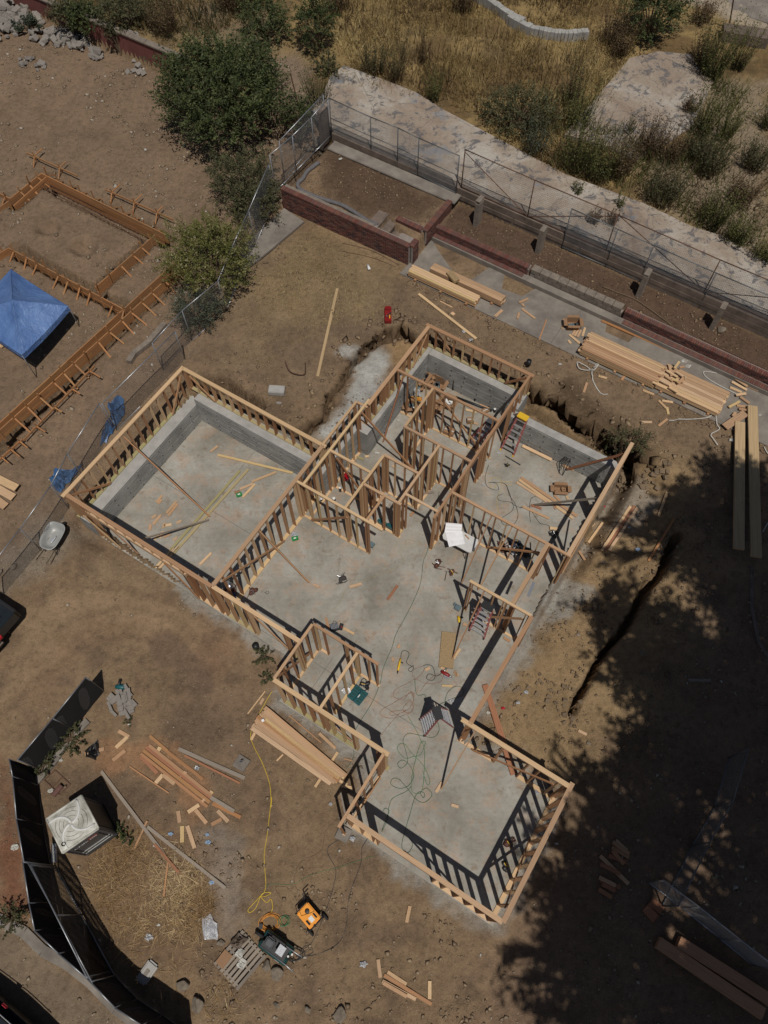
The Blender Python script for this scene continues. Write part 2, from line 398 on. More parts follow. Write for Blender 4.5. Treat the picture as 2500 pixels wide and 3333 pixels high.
# ---------------- ground sheet with its own soil colours ----------------
def soil():
    st = .095
    xs = np.concatenate([[-900, -400, -200, -110, -70, -50, -42, -36, -33], np.arange(-31, 31.01, st*1.15), [33, 36, 42, 50, 70, 110, 200, 400, 900]])
    ys = [-7.0]
    while ys[-1] < 50: ys.append(ys[-1]+(st if ys[-1] < 26 else st*1.6))
    ys = np.concatenate([[-900, -400, -200, -100, -50, -25, -15, -10], ys, [53, 58, 66, 80, 110, 160, 260, 450, 900]])
    X, Y = np.meshgrid(xs, ys); x = X.ravel(); y = Y.ravel()
    out = np.zeros_like(x)
    for i in range(0, len(x), 60000): out[i:i+60000] = gz(x[i:i+60000], y[i:i+60000])
    # banks are undercut: the upper lip of the cut leans out over the hole
    idx = np.where((np.abs(x) < 14) & (y > 4) & (y < 26))[0]; xi, yi = x[idx], y[idx]
    wobf = lambda u, v: sdist(u, v, CHANNEL)+.22*fbm(u, v, 2.2, 9, 3)+.10*vnoise(u, v, 6, 17)
    si = wobf(xi, yi); e = .12; g0 = (wobf(xi+e, yi)-wobf(xi-e, yi)); g1 = (wobf(xi, yi+e)-wobf(xi, yi-e)); gn = np.hypot(g0, g1)+1e-6
    ou = 1-sst(ldist(xi, yi, CHANNEL[:23]), .7, 1.1)
    am = ou*(.20+.25*(yi < 21)*(xi > 4.5)+.28*np.clip(.5+1.6*fbm(xi, yi, 1.3, 91, 3), 0, 1))*np.where(si > -.05, np.exp(-np.maximum(si, 0)/.30), 0)
    px_ = x.copy(); py_ = y.copy(); px_[idx] -= g0/gn*am; py_[idx] -= g1/gn*am
    core = (np.abs(x) < 31) & (y > -6.8) & (y < 50)
    nx, ny = len(xs), len(ys)
    i = np.arange(nx-1)[None, :]+np.arange(ny-1)[:, None]*nx; i = i.ravel()
    F = np.stack([i, i+1, i+1+nx, i+nx], 1)
    # soil colours: where each kind of soil lies
    a = x*0.83863+y*0.54470; b = x*0.54470+y*0.83863
    a = x*AX[0]+y*AX[1]; b = x*BX[0]+y*BX[1]
    n1 = fbm(x, y, .35, 31, 5); n2 = fbm(x, y, 1.3, 41, 4); n3 = fbm(x, y, 4.0, 51, 3)
    def C(c): return np.array(c)[None, :]
    def mx(col, m, c): m = np.clip(m, 0, 1)[:, None]; return col*(1-m)+C(c)*m
    col = np.repeat(C((.245, .168, .102)), len(x), 0)
    col = mx(col, .55*sst(n1, -.1, .35), (.26, .175, .11))
    col = mx(col, .6*sst(n2, .05, .4), (.155, .105, .07))
    def poly(P, soft=.5, amt=1, nz=.5): return amt*(1-sst(sdist(x, y, P)+nz*n2+nz*.4*n3, -soft, soft))
    def spot(P, r, amt=1, nz=.6):
        m = 0
        for (cx, cy) in P: m = np.maximum(m, 1-sst(np.hypot(x-cx, y-cy)+nz*r*n2*1.5, r*.45, r))
        return amt*m
    # neighbour's graded lot, greyer and cooler
    col = mx(col, poly(QP((-60, -2), (-17.6, -2), (-17.6, 13), (-19, 20), (-19.5, 27), (-60, 27)), .6, .75), (.215, .150, .102))
    # red wheel-worn drive
    col = mx(col, poly([(-12.75,7.76),(-10.28,10.21),(-7.86,10.05),(-5.62,8.3),(-5.81,7.12),(-8.95,9.19),(-10.57,8.35),(-12.87,5.5)], .9, .6, .8), (.235, .138, .085))
    col = mx(col, spot([(-10.38,10.96),(-8.85,10.71),(-7.41,10.42)], 1.2, .5), (.22, .16, .10))
    col = mx(col, poly([(-13.31,6.33),(-12.84,8.83),(-11.43,10.17),(-9.4,10.84),(-7.37,9.93),(-6.24,8.61),(-6.93,7.96),(-8.95,9.19),(-10.89,8.58),(-12.27,6.62),(-12.31,4.96)], .8, .8, .8), (.31, .215, .13)); col = mx(col, poly([(-7.41,6.04),(-6.04,6.53),(-4.59,6.02),(-4.13,4.31),(-4.61,2.4),(-5.61,1.8),(-6.19,3.68)], 1.0, .5, 1.0), (.165, .115, .078))
    for L in TRACKS: col = mx(col, .35*np.exp(-(ldist(x, y, L)/.16)**2), (.17, .115, .072))
    col = mx(col, spot([(-10.4,8.04),(-10.14,7.91),(-9.88,7.67)], .7, .6) if False else 0*x, (.1, .07, .05))
    col = mx(col, spot([(-7.65,8.09),(-7.41,7.98),(-6.88,7.43),(-6.46,6.78)], .7, .65), (.15, .10, .07))
    col = mx(col, spot([(-6.51,5.55),(-6.1,5.33),(-6.89,5.45)], .9, .55), (.14, .095, .065))
    col = mx(col, spot([(-5.16,1.44),(-5.01,0.74),(-4.79,0.05)], .9, .5), (.30, .26, .22))
    col = mx(col, poly(QP((-17.8, 12.5), (-18.5, 20), (-12, 20.1), (9, 20.1), (7, 17), (2, 18.8), (-5, 18.6), (-9, 18.6), (-12, 15), (-12, 12)), .8, .6, .9), (.19, .135, .088))
    # dry straw-covered earth
    col = mx(col, poly([(-3.15,27.13),(0.64,25.04),(0.96,23.53),(-2.15,21.46),(-3.86,21.53),(-5.02,23.73)], .9, .5, .9), (.27, .19, .10))
    col = mx(col, poly([(-5.38,24.92),(0.63,24.69),(0.24,21.64),(-2.81,20.69),(-5.02,19.26),(-6.12,19.73)], .9, .4, 1.0), (.25, .18, .105))
    col = mx(col, poly([(-9.18,2.3),(-7.51,2.43),(-5.86,1.68),(-5.18,-0.17),(-5.82,-1.47),(-7.53,-1.66),(-8.82,-0.13),(-9.44,1.25)], .6, .8, .7), (.20, .13, .08))
    # dark leaf-litter and trodden soil
    col = mx(col, poly([(-2.9,30.73),(-0.77,30.19),(2.47,27.27),(2.07,26.05),(-0.06,25.82),(-2.21,27.15)], .7, .8, .6), (.085, .055, .038))
    col = mx(col, poly(QP((-12, 22.9), (-12, 24.9), (9, 24.9), (9, 22.9)), .2, .9, .2), (.105, .067, .047))
    col = mx(col, poly([(-12.61,4.24),(-12.28,4.24),(-10.79,-0.11),(-11.28,-0.19),(-11.82,-0.01)], .3, .85, .5), (.19, .085, .05))
    col = mx(col, poly([(-11.27,3.97),(-9.36,4.22),(-7.1,3.42),(-7,2.57),(-9.11,2.49),(-10.51,1.5),(-10.84,2.22)], .4, .6, .6), (.14, .095, .065))
    col = mx(col, spot([(-7.97,4.41),(-8.84,4.32),(-7.16,3.93),(-6.28,3.36)], .8, .55), (.36, .19, .10))
    # tan clay dug out beside the foundations
    clay = poly(QP((-4.8, 17.0), (-.3, 17.0), (-.3, 4.9), (2.6, 5.6), (4.2, 9), (3.6, 14), (1.6, 18), (-4.5, 18.4)), .7, .85, .6)
    col = mx(col, clay, (.30, .205, .11))
    col = mx(col, poly([(0.29,20.59),(1.27,21.03),(1.52,20.21),(0.75,19.38),(0.35,19.55)], .3, .8, .4), (.33, .215, .11))
    # concrete wash and dust
    col = mx(col, poly([(-1.21,18.9),(-0.4,20.69),(0.15,20.22),(0.21,19.54),(-0.41,18.06),(-1.45,16.5),(-2.08,15.91),(-2.73,16.21),(-1.73,17.63)], .35, .95, .5), (.44, .435, .41))
    col = mx(col, spot([(-1.47,19.7),(-1.13,19.82)], .5, .8), (.38, .37, .34))
    edge = np.abs(sdist(x, y, PAD)); low = sst(-a, -3.4, -2.0)
    col = mx(col, (1-sst(edge+.5*n2+.3*n3, .15, .75))*.75*(b < 14)*(a > -12), (.34, .33, .30))
    col = mx(col, spot([(5.89,10.35),(6.24,10.01)], 1.2, .7), (.33, .32, .29))
    col = mx(col, spot([(9.08,13.19),(8.59,13.86)], 1.2, .6), (.33, .30, .26))
    # gravel by the wheelbarrow
    col = mx(col, poly([(-12.92,12.74),(-11.86,13.08),(-10.77,12.37),(-11.42,11.83),(-12.34,10.86),(-13.77,10.14),(-13.96,11.12)], .5, .9, .6), (.25, .20, .15))
    # roadway bottom left, and forest floor in the tree's shade
    col = mx(col, poly([(-12.73,-0.42),(-11.49,-0.43),(-7.6,-2.91),(-7.44,-3.97),(-11.93,-3.94)], .2, .9, .2), (.22, .165, .115))
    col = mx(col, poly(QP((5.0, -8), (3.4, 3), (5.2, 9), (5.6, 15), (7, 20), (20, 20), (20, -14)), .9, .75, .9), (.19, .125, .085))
    # cut earth along banks and ditch, darkened to paint in the undercut's shade
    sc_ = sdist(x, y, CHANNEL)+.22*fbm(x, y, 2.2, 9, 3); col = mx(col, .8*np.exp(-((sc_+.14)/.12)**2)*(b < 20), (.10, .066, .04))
    dd_ = ldist(x, y, DITCH); col = mx(col, .8*(1-sst(dd_, .3, .7)), (.09, .06, .036))  # ditch shade under the overhanging bank, put into the soil colour
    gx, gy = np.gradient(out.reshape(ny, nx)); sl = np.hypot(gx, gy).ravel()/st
    col = mx(col, .5*sst(sl, .5, 1.4)*(b < 20.2), (.15, .10, .06))  # steeper ground gets a darker brown
    # old house plot above the wall
    fld = 1-sst(sdist(x, y, FIELD), -.1, .3)
    fc = np.repeat(C((.30, .21, .095)), len(x), 0)
    fc = mx(fc, .9*sst(n1, -.05, .3), (.16, .105, .05)); fc = mx(fc, .6*sst(n2, .1, .4), (.12, .085, .045))
    fc = mx(fc, poly([(15.54,34.53),(18.29,34.23),(15.56,22.72),(13.53,24.6),(11.1,26.59),(11.52,29.18),(13.82,29.68)], .8, .85, .8), (.28, .22, .155))
    fc = mx(fc, poly([(15.14,40.96),(19.14,37.81),(21.9,40.82),(21.3,45.39),(13.93,43.97)], .4, .95, .3), (.40, .33, .25))
    fc = mx(fc, poly([(-14.61,41.56),(-10.37,37.59),(-7.9,37.28),(-4.97,37.22),(-5.15,40.51),(-11.88,42.98)], .8, .6, .8), (.17, .135, .10))
    fc = mx(fc, poly([(-5.94,36.59),(-3.79,37.2),(-2.47,33.17),(-4.15,30.89),(-5.22,30.02)], .6, .8, .6), (.27, .20, .15))
    col = col*(1-fld[:, None])+fc*fld[:, None]
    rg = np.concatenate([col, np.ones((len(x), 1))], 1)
    grav = np.clip(poly([(-12.92,12.74),(-11.86,13.08),(-10.77,12.37),(-11.42,11.83),(-12.34,10.86),(-13.77,10.14),(-13.96,11.12)], .5, 1, .6), 0, 1)
    m, t, bs = newmat('soil')
    at = t.nodes.new('ShaderNodeAttribute'); at.attribute_name = 'soil'
    pos = t.nodes.new('ShaderNodeNewGeometry').outputs['Position']
    A = noise(t, pos, .8, 8, .62); B = noise(t, pos, 5, 8, .7); D = noise(t, pos, 26, 6, .7)
    c = mixc(t, 1, at.outputs['Color'], ramp(t, A, [(.3, .82), (.55, 1.0), (.75, 1.16)]), 'MULTIPLY')
    c = mixc(t, 1, c, ramp(t, B, [(.32, .70), (.5, 1.0), (.7, 1.15)]), 'MULTIPLY')
    c = mixc(t, 1, c, ramp(t, D, [(.3, .75), (.5, 1.0), (.7, 1.2)]), 'MULTIPLY')
    vo = t.nodes.new('ShaderNodeTexVoronoi'); vo.inputs['Scale'].default_value = 9; t.links.new(pos, vo.inputs[0])
    sp = ramp(t, vo.outputs[0], [(.10, 1.0), (.16, 0.0)])
    thr = ramp(t, noise(t, pos, 1.7, 3), [(.45, 0.0), (.6, 1.0)])
    spm = mixc(t, 1, sp, thr, 'MULTIPLY')
    c = mixc(t, spm, c, (.36, .29, .21))
    t.links.new(c, bs.inputs['Base Color']); bs.inputs['Roughness'].default_value = .95; bs.inputs['Specular IOR Level'].default_value = .1
    sm = t.nodes.new('ShaderNodeMath'); sm.operation = 'ADD'; t.links.new(B, sm.inputs[0])
    s2 = t.nodes.new('ShaderNodeMath'); s2.operation = 'MULTIPLY'; s2.inputs[1].default_value = .45; t.links.new(D, s2.inputs[0]); t.links.new(s2.outputs[0], sm.inputs[1])
    bump(t, bs, sm.outputs[0], .85, .09)
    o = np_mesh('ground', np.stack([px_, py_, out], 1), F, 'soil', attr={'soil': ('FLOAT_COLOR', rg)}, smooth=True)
    setting(o); return o
soil()
def G(p, dz=0.0): return (p[0], p[1], gh(p[0], p[1])+dz)

# ---------------- concrete: slab and stem walls ----------------
def slab_mat():
    m, t, b = newmat('slab_concrete')
    pos = t.nodes.new('ShaderNodeNewGeometry').outputs['Position']
    A = noise(t, pos, .55, 8, .68, .4); B = noise(t, pos, 3.2, 9, .72); D = noise(t, pos, 14, 8, .7)
    c = ramp(t, A, [(.32, (.215, .198, .165)), (.5, (.305, .287, .247)), (.66, (.39, .375, .335))])
    c = mixc(t, 1, c, ramp(t, B, [(.3, .78), (.5, 1.0), (.72, 1.12)]), 'MULTIPLY')
    # dried mud skin and orange sawdust lying on the slab
    mud = ramp(t, B, [(.52, 0.0), (.66, .8)]); mm = mixc(t, 1, mud, ramp(t, noise(t, pos, .45, 4), [(.36, 0.25), (.56, 1.0)]), 'MULTIPLY')
    c = mixc(t, mm, c, (.175, .13, .09))
    sd = ramp(t, noise(t, pos, 1.1, 6, .7), [(.50, 0.0), (.66, .75)]); s2 = mixc(t, 1, sd, ramp(t, D, [(.4, 0.0), (.6, 1.0)]), 'MULTIPLY')
    c = mixc(t, s2, c, (.42, .25, .15))
    mp = t.nodes.new('ShaderNodeMapping'); mp.inputs['Rotation'].default_value = (0, 0, .9); mp.inputs['Scale'].default_value = (.35, 5, 1); t.links.new(pos, mp.inputs[0])
    c = mixc(t, 1, c, ramp(t, noise(t, mp.outputs[0], 1.3, 6, .7, .6), [(.3, .95), (.5, 1.0), (.68, 1.05)]), 'MULTIPLY')
    c = mixc(t, ramp(t, noise(t, pos, .9, 5, .75, 1.5), [(.62, 0.0), (.72, .5)]), c, (.44, .43, .40))
    t.links.new(c, b.inputs['Base Color']); b.inputs['Roughness'].default_value = .85; b.inputs['Specular IOR Level'].default_value = .25
    bump(t, b, D, .25, .01)
    m, t, b = newmat('board_formed_concrete')
    pos = t.nodes.new('ShaderNodeNewGeometry').outputs['Position']
    sep = t.nodes.new('ShaderNodeSeparateXYZ'); t.links.new(pos, sep.inputs[0])
    mp = t.nodes.new('ShaderNodeMapping'); mp.inputs['Scale'].default_value = (.8, .8, 22); t.links.new(pos, mp.inputs[0])
    g = noise(t, mp.outputs[0], 1.5, 7, .75, .3)
    c = ramp(t, g, [(.28, (.19, .188, .18)), (.5, (.30, .298, .285)), (.72, (.42, .415, .40))])
    c = mixc(t, 1, c, ramp(t, noise(t, pos, 1.2, 5), [(.35, .75), (.65, 1.15)]), 'MULTIPLY')
    t.links.new(c, b.inputs['Base Color']); b.inputs['Roughness'].default_value = .85
    bump(t, b, g, .7, .02)
    plain('wall_top_concrete', (.40, .385, .36), .85, var=.3, scale=3, bmp=.4, coord='World')
    plain('path_concrete', (.27, .235, .20), .9, var=.5, scale=1.3, bmp=.3, coord='World')
    plain('joint_line', (.12, .115, .10), .9)
slab_mat()
SLAB = [(-16.0, 4.62), (-16.0, 10.95), (-9.6, 10.95), (-9.6, 13.2), (-9.25, 13.4), (-9.25, 17.65), (-5.1, 17.65), (-5.1, 16.7), (-.42, 16.7), (-.42, 9.35), (-.42, 5.45), (2.9, 5.45), (2.9, 1.18), (-2.36, 1.18), (-2.36, 3.22), (-6.4, 3.22), (-6.4, 4.62)]
mb = MB(); mb.prism([Q(*p) for p in SLAB], -.45, 0.0)
slab = mb.done('concrete_slab', 'slab_concrete'); setting(slab)
mb = MB()
for p, q in (((-16, 7.7), (-9.85, 7.7)), ((-13.0, 4.7), (-13.0, 10.7)), ((-6.2, 4.95), (-1.5, 4.95)), ((-5.7, 3.4), (-5.7, 5.4)), ((-9.6, 4.9), (-6.4, 4.9))):
    mb.bar(Q3(*p, .0015), Q3(*q, .0015), .012, .003)
j = mb.done('joint', 'joint_line', slab)
def stem(label, pts, z, zi=-.3, ties=None, pair=None):
    """concrete stem wall as a prism over the outline pts, with form-board courses and snapped form ties"""
    c = np.mean([Q(*p) for p in pts], 0)
    t = thing('stem_wall', label, 'concrete wall', (c[0], c[1], 0), 'board-formed concrete stem walls')
    MB().prism([Q(*p) for p in pts], zi, z-.012).done('wall_body', 'board_formed_concrete', t)
    MB().prism([Q(*p) for p in pts], z-.012, z).done('wall_top', 'wall_top_concrete', t)
    if ties:
        (a0, b0), (a1, b1), (na, nb) = ties; L = math.hypot(a1-a0, b1-b0); mb = MB(); k = 0
        # form boards: each course is proud of the next by a few millimetres
        n = int((z-.03)/.14); 
        for i in range(n):
            z0 = .02+i*.14; pr = .004+.002*((i*7) % 3)
            u = 0.0
            while u < L-.05:
                l = min(L-u, random.choice((1.6, 2.4, 1.1, 3.0))); 
                cx = a0+(a1-a0)*(u+l/2)/L; cy = b0+(b1-b0)*(u+l/2)/L; q = pr+random.random()*.004
                m = Matrix.Rotation(YAW+math.atan2(b1-b0, a1-a0), 3, 'Z')
                p = Q3(cx+na*q/2, cy+nb*q/2, z0+.066)
                o = link(bpy.data.objects.new('form_board_course', unit_box('board_formed_concrete', 'form_board_course')))
                attach(o, t); mm = m.to_4x4() @ Matrix.Diagonal((l-.005, q, .1365, 1)); mm.translation = p; o.matrix_basis = mm
                u += l
        u = .35
        tm = MB()
        while u < L-.1:
            for i in range(4):
                if z < 1.2 and i > 2: continue
                zz = .2+i*.36+random.uniform(-.05, .05); uu = u+random.uniform(-.06, .06)
                p = Vector(Q3(a0+(a1-a0)*uu/L, b0+(b1-b0)*uu/L, zz)); n_ = Vector((na*AX[0]+nb*BX[0], na*AX[1]+nb*BX[1], 0))
                tm.bar(p, p+n_*.06, .04, .008); tm.bar(p+n_*.055, p+n_*.06+Vector((0, 0, .07)), .03, .008)
            u += .62
        tm.done('form_tie', 'galvanised', t)['kind'] = 'stuff'
    return t
stem('grey stem wall along the west side of the garage, lower than the wall it meets', [(-16.27, 4.62), (-16.27, 11.22), (-15.68, 11.22), (-15.68, 4.62)], 1.08, ties=((-15.68, 4.9), (-15.68, 10.7), (1, 0)))
stem('long grey stem wall along the garage back, bristling with form ties', [(-15.67, 10.72), (-15.67, 11.22), (-9.86, 11.22), (-9.86, 10.72)], 1.5, ties=((-15.6, 10.72), (-9.95, 10.72), (0, -1)))
stem('short thick stem wall beside the utility room ending in a square corner', [(-9.86, 10.6), (-9.86, 13.5), (-9.1, 13.5), (-9.1, 12.9), (-9.55, 12.9), (-9.55, 10.6)], 1.5, ties=((-9.55, 10.7), (-9.55, 12.9), (1, 0)))
stem('narrow stem wall on the west side of the room with the cardboard boxes', [(-9.5, 13.51), (-9.5, 17.9), (-9.12, 17.9), (-9.12, 13.51)], 1.5, ties=((-9.12, 13.7), (-9.12, 17.4), (1, 0)))
stem('stem wall behind the cardboard boxes with a black pipe standing against it', [(-9.11, 17.42), (-9.11, 17.9), (-4.86, 17.9), (-4.86, 17.42)], 1.5, ties=((-9.0, 17.42), (-5.2, 17.42), (0, -1)))
stem('short stem wall stub behind the yellow-topped ladder', [(-5.14, 16.95), (-5.14, 17.41), (-4.86, 17.41), (-4.86, 16.95)], 1.48)
stem('weathered stem wall of the open east room with no studs on it', [(-5.14, 16.62), (-5.14, 16.94), (-.44, 16.94), (-.44, 16.62)], 1.35, ties=((-5.0, 16.62), (-.6, 16.62), (0, -1)))

# ---------------- stud walls ----------------
HT = 2.66; PT = .038
def wall(label, p0, p1, zb=0.0, w=.09, gaps=(), header=(), top='fir_lumber', over=0, double=(), posts=(), bottom=True, st=.406, off=.0, brace=None, stud='stud_lumber', cripples=(), second=True, zt=HT):
    """framed wall from p0 to p1 (building axes), metres; gaps = (from, to) without studs"""
    a0, b0 = p0; a1, b1 = p1; L = math.hypot(a1-a0, b1-b0); ua, ub = (a1-a0)/L, (b1-b0)/L
    def P(d, z): return Q3(a0+ua*d, b0+ub*d, z)
    t = thing('stud_wall', label, 'wall frame', P(L/2, 0)[:2]+(zb,), 'open timber stud walls')
    beam('top_plate', P(-w/2-over, zt-PT/2), P(L+w/2, zt-PT/2), w, PT, top, t)
    if second: beam('top_plate', P(-w/2, zt-PT*1.5-.001), P(L+w/2, zt-PT*1.5-.001), w*.995, PT, 'fir_lumber', t)
    zs = zt-PT*(2 if second else 1)-.002
    segs = []; u = 0
    for g0, g1 in sorted(gaps):
        if g0 > u: segs.append((u, g0))
        u = g1
    if u < L: segs.append((u, L))
    if bottom:
        for s0, s1 in segs:
            beam('bottom_plate', P(s0-(w/2 if s0 == 0 else 0), zb+PT/2), P(s1+(w/2 if s1 == L else 0), zb+PT/2), w, PT, bottom if isinstance(bottom, str) else 'pale_lumber', t)
    ds = set()
    d = off
    while d < L+.01: ds.add(round(min(d, L-.019), 3)); d += st
    ds.add(round(L-.019, 3)); ds.add(.019)
    ds = [d for d in sorted(ds) if not any(g0-.01 < d < g1+.01 for g0, g1 in gaps)]
    for g0, g1 in gaps:
        if g0 > 0: ds.append(g0-.02)
        if g1 < L: ds.append(g1+.02)
    for d in list(double): ds += [d, d+.041]
    last = -9
    side = Vector((AX[0]*ua+BX[0]*ub, AX[1]*ua+BX[1]*ub, 0))
    for d in sorted(ds):
        if d-last < .036: continue
        last = d
        a, b = Vector(P(d, zb+PT if bottom else zb)), Vector(P(d, zs))
        beam('stud', a, b, w*.985, .038, random.choice((stud, stud, stud, 'pale_lumber')), t, up=side)
    for (d, z0, w2) in posts:
        beam('post', P(d, zb if z0 is None else z0), P(d, zs), w*1.02, w2, 'stud_lumber', t, up=side)
    for (g0, g1, zh) in header:
        hh = HT-2*PT-zh; beam('header', P(g0, zh+hh/2), P(g1, zh+hh/2), w*.96, hh-.004, 'stud_lumber', t)
    for (g0, g1, zc, hh) in cripples:      # short studs over a header
        beam('header', P(g0, zc-hh/2), P(g1, zc-hh/2), w, hh, 'fir_lumber', t)
        d = g0+.2
        while d < g1:
            beam('cripple', P(d, zc), P(d, zs), w*.9, .038, 'pale_lumber', t, up=side); d += .406
    if brace:
        for (d0, z0, d1, z1, s) in brace:
            n = Vector((-side.y, side.x, 0))*s*(w/2+.022)
            beam('brace', Vector(P(d0, z0))+n, Vector(P(d1, z1))+n, .038, .089, 'stud_lumber', t)
    return t
wall('garage west wall frame of short studs on the stem wall, weathered yellow top plate', (-16.2, 4.66), (-16.2, 11.1), 1.082, .14, top='pale_lumber', brace=[(.1, 2.5, 1.6, 1.15, -1), (6.2, 2.5, 5.2, 1.15, -1)], bottom='treated_lumber')
wall('garage back wall frame of short studs with yellow top plate', (-16.04, 11.1), (-9.72, 11.1), 1.502, .14, top='pale_lumber', over=.1, brace=[(.2, 2.5, 1.2, 1.6, -1)], bottom='treated_lumber')
wall('garage door wall frame with header and cripples over the wide opening', (-16.04, 4.73), (-9.86, 4.73), -.02, .14, gaps=[(.75, 5.0)], cripples=[(.65, 5.1, 2.27, .22)], double=(.45,), brace=[(.5, 2.5, 2.1, .02, 1), (5.1, .1, 4.2, 2.2, -1)])
wall('tall bare stud wall between garage and big front room', (-9.77, 4.82), (-9.77, 11.02), 0, .14, double=(4.5, 4.6, 4.75), brace=[(.3, 2.45, 3.3, .1, -1)], over=0)
wall('second row of studs close behind the garage wall at the utility rooms', (-9.45, 9.5), (-9.45, 13.6), 0, .09, double=(1.5, 1.6), over=0, off=.1, top='pale_lumber', gaps=[(3.5, 4.0)])
wall('short outer stud wall joining garage corner to the room with the boxes', (-9.8, 11.2), (-9.8, 13.28), 1.502, .09, double=(1.95,), bottom='treated_lumber')
wall('stub of stud wall closing the notch by the thick stem wall corner', (-9.7, 13.31), (-9.36, 13.31), 1.502, .09, second=False)
wall('west wall frame of the box room on its stem wall with sheeted corner', (-9.36, 13.5), (-9.36, 17.7), 1.502, .14, double=(.3, 1.0, 1.3), bottom='treated_lumber', brace=[(4.0, 2.5, 3.0, 1.55, -1)])
W_ = [o for o in bpy.data.objects if o.get('label', '').startswith('west wall frame of the box room')][0]
beam('sheathing', Q3(-9.445, 15.5, 2.2), Q3(-9.445, 17.75, 2.2), .015, .82, 'pale_lumber', W_)
wall('back wall frame above the box room stem wall, nearest the red tool box', (-9.43, 17.8), (-4.88, 17.8), 1.502, .14, bottom='treated_lumber', brace=[(.15, 2.5, 1.1, 1.6, 1), (4.4, 2.5, 3.6, 1.6, -1)])
wall('long east wall frame of the box room and hall with door gaps', (-4.95, 10.75), (-4.95, 17.7), 0, .09, gaps=[(1.25, 2.05), (2.5, 3.3), (3.9, 5.5)], header=[(1.25, 2.05, 2.35), (2.5, 3.3, 2.35), (3.9, 5.5, 2.35)], double=(.05, 2.2, 2.35, 3.5, 3.65, 3.8))
wall('cross wall frame between box room and closets', (-9.24, 15.35), (-5.02, 15.35), 0, .09, double=(1.5, 1.58), brace=[(1.6, 2.4, 3.8, .1, 1)])
wall('closet end wall frame with a thick corner post beside the box room', (-7.72, 13.42), (-7.72, 15.28), 0, .09, double=(.08, 1.6))
wall('closet front wall frame parallel to the box room cross wall', (-7.72, 13.33), (-5.02, 13.33), 0, .09, double=(.1, 1.35), gaps=[(.5, .7)])
wall('narrow wall frame with a wide built-up post between hall and bathroom', (-6.27, 10.65), (-6.27, 13.26), 0, .09, gaps=[(.25, 1.2)], double=(1.5, 2.2, 2.35), header=[(.25, 1.2, 2.4)])
wall('bathroom north wall frame with the pointed post at its corner', (-7.66, 11.93), (-6.33, 11.93), 0, .09, double=(.06,))
wall('bathroom middle wall frame running down to the hall plate', (-7.71, 9.5), (-7.71, 11.86), 0, .09, double=(.0, .9, 1.05), top='pale_lumber', gaps=[(.15, .85)])
wall('utility room wall frame with the leaning red brace', (-9.38, 11.07), (-7.77, 11.07), 0, .09, brace=[(.25, 2.45, 1.45, .6, -1)], top='pale_lumber')
wall('bathroom front wall frame ending at the tall post by the teal cases', (-7.65, 10.56), (-6.2, 10.56), 0, .09, double=(1.3, 1.38))
wall('hall wall frame over the white capped pipes with free plate end', (-9.7, 9.41), (-6.22, 9.41), 0, .09, brace=[(.4, .15, 2.1, 2.2, -1)], gaps=[(2.95, 3.6)], top='pale_lumber', double=(2.0,))
wall('lone plate bridging the hall ceiling with open floor below', (-6.2, 11.0), (-5.0, 11.0), 0, .09, gaps=[(.02, 1.18)], bottom=False, second=False)
wall('lone plate bridging the small bathroom with no studs below', (-6.83, 9.5), (-6.83, 10.5), 0, .09, gaps=[(.02, .98)], bottom=False, second=False)
wall('wall frame between east room and front room behind the folding table', (-4.88, 11.91), (-.45, 11.91), 0, .09, double=(.1, .45), st=.42, brace=[(1.7, .25, 3.5, 1.9, -1)], gaps=[(3.35, 3.6), (3.75, 4.3)])
wall('far east wall frame of the open east room with long bare plate', (-.5, 11.97), (-.5, 16.99), 0, .14, gaps=[(1.1, 2.9), (3.3, 3.9)], double=(.5, 3.05), brace=[(.4, .3, 1.9, 2.4, -1)], zt=HT, stud='fir_lumber')
wall('header wall over the wide opening above the metal connector plate', (-1.25, 9.5), (-1.25, 11.84), 0, .14, gaps=[(.14, 2.2)], header=[(0, 2.35, 2.3)], posts=[(.07, None, .13)], bottom=False)
wall('stud wall with a free plate end over the ladder in the front room', (-2.75, 9.38), (-.6, 9.38), 0, .09, top='pale_lumber', gaps=[(.1, .85)], double=(1.3,), brace=[(.95, .8, 2.0, 2.2, -1)])
wall('long east header over the widest opening of the front room', (-.53, 5.44), (-.53, 9.3), 0, .14, gaps=[(.14, 3.72)], header=[(0, 3.86, 2.22)], posts=[(.07, None, .09), (3.79, None, .09)], bottom=False)
wall('back wall frame of the near room crossed by a wide red plank', (-.62, 5.37), (2.7, 5.37), 0, .14, top='pale_lumber', over=.12, st=.62, brace=[(.5, .1, 3.0, 2.2, -1)], gaps=[(1.3, 2.1)])
wall('east wall frame of the near room with its long orange plate', (2.79, 1.37), (2.79, 5.44), 0, .14, brace=[(.3, 2.4, 2.5, .1, 1)])
wall('nearest wall frame along the bottom edge of the slab', (-2.16, 1.3), (2.7, 1.3), 0, .14, brace=[(1.8, 2.4, 4.0, .1, 1)], gaps=[(1.0, 2.9)], header=[(1.0, 2.9, 2.35)], top='fir_lumber')
wall('entry side wall frame with plate end sticking out past the corner', (-2.24, .95), (-2.24, 3.26), 0, .09, double=(.35, 2.1, 2.2), gaps=[(0.05, .3)], brace=[(.5, .6, 2.0, .1, -1)])
wall('front wall frame beside the big lumber stack with mossy sill', (-6.2, 3.33), (-2.17, 3.33), 0, .14, top='pale_lumber', brace=[(.2, 2.3, 2.6, .1, 1)], gaps=[(2.95, 3.7)], bottom='treated_lumber', double=(1.75,))
wall('small closet west wall frame rising over the dirt edge', (-6.28, 3.4), (-6.28, 5.38), 0, .09, brace=[(.1, 2.2, 1.6, .5, 1)], double=(1.1,))
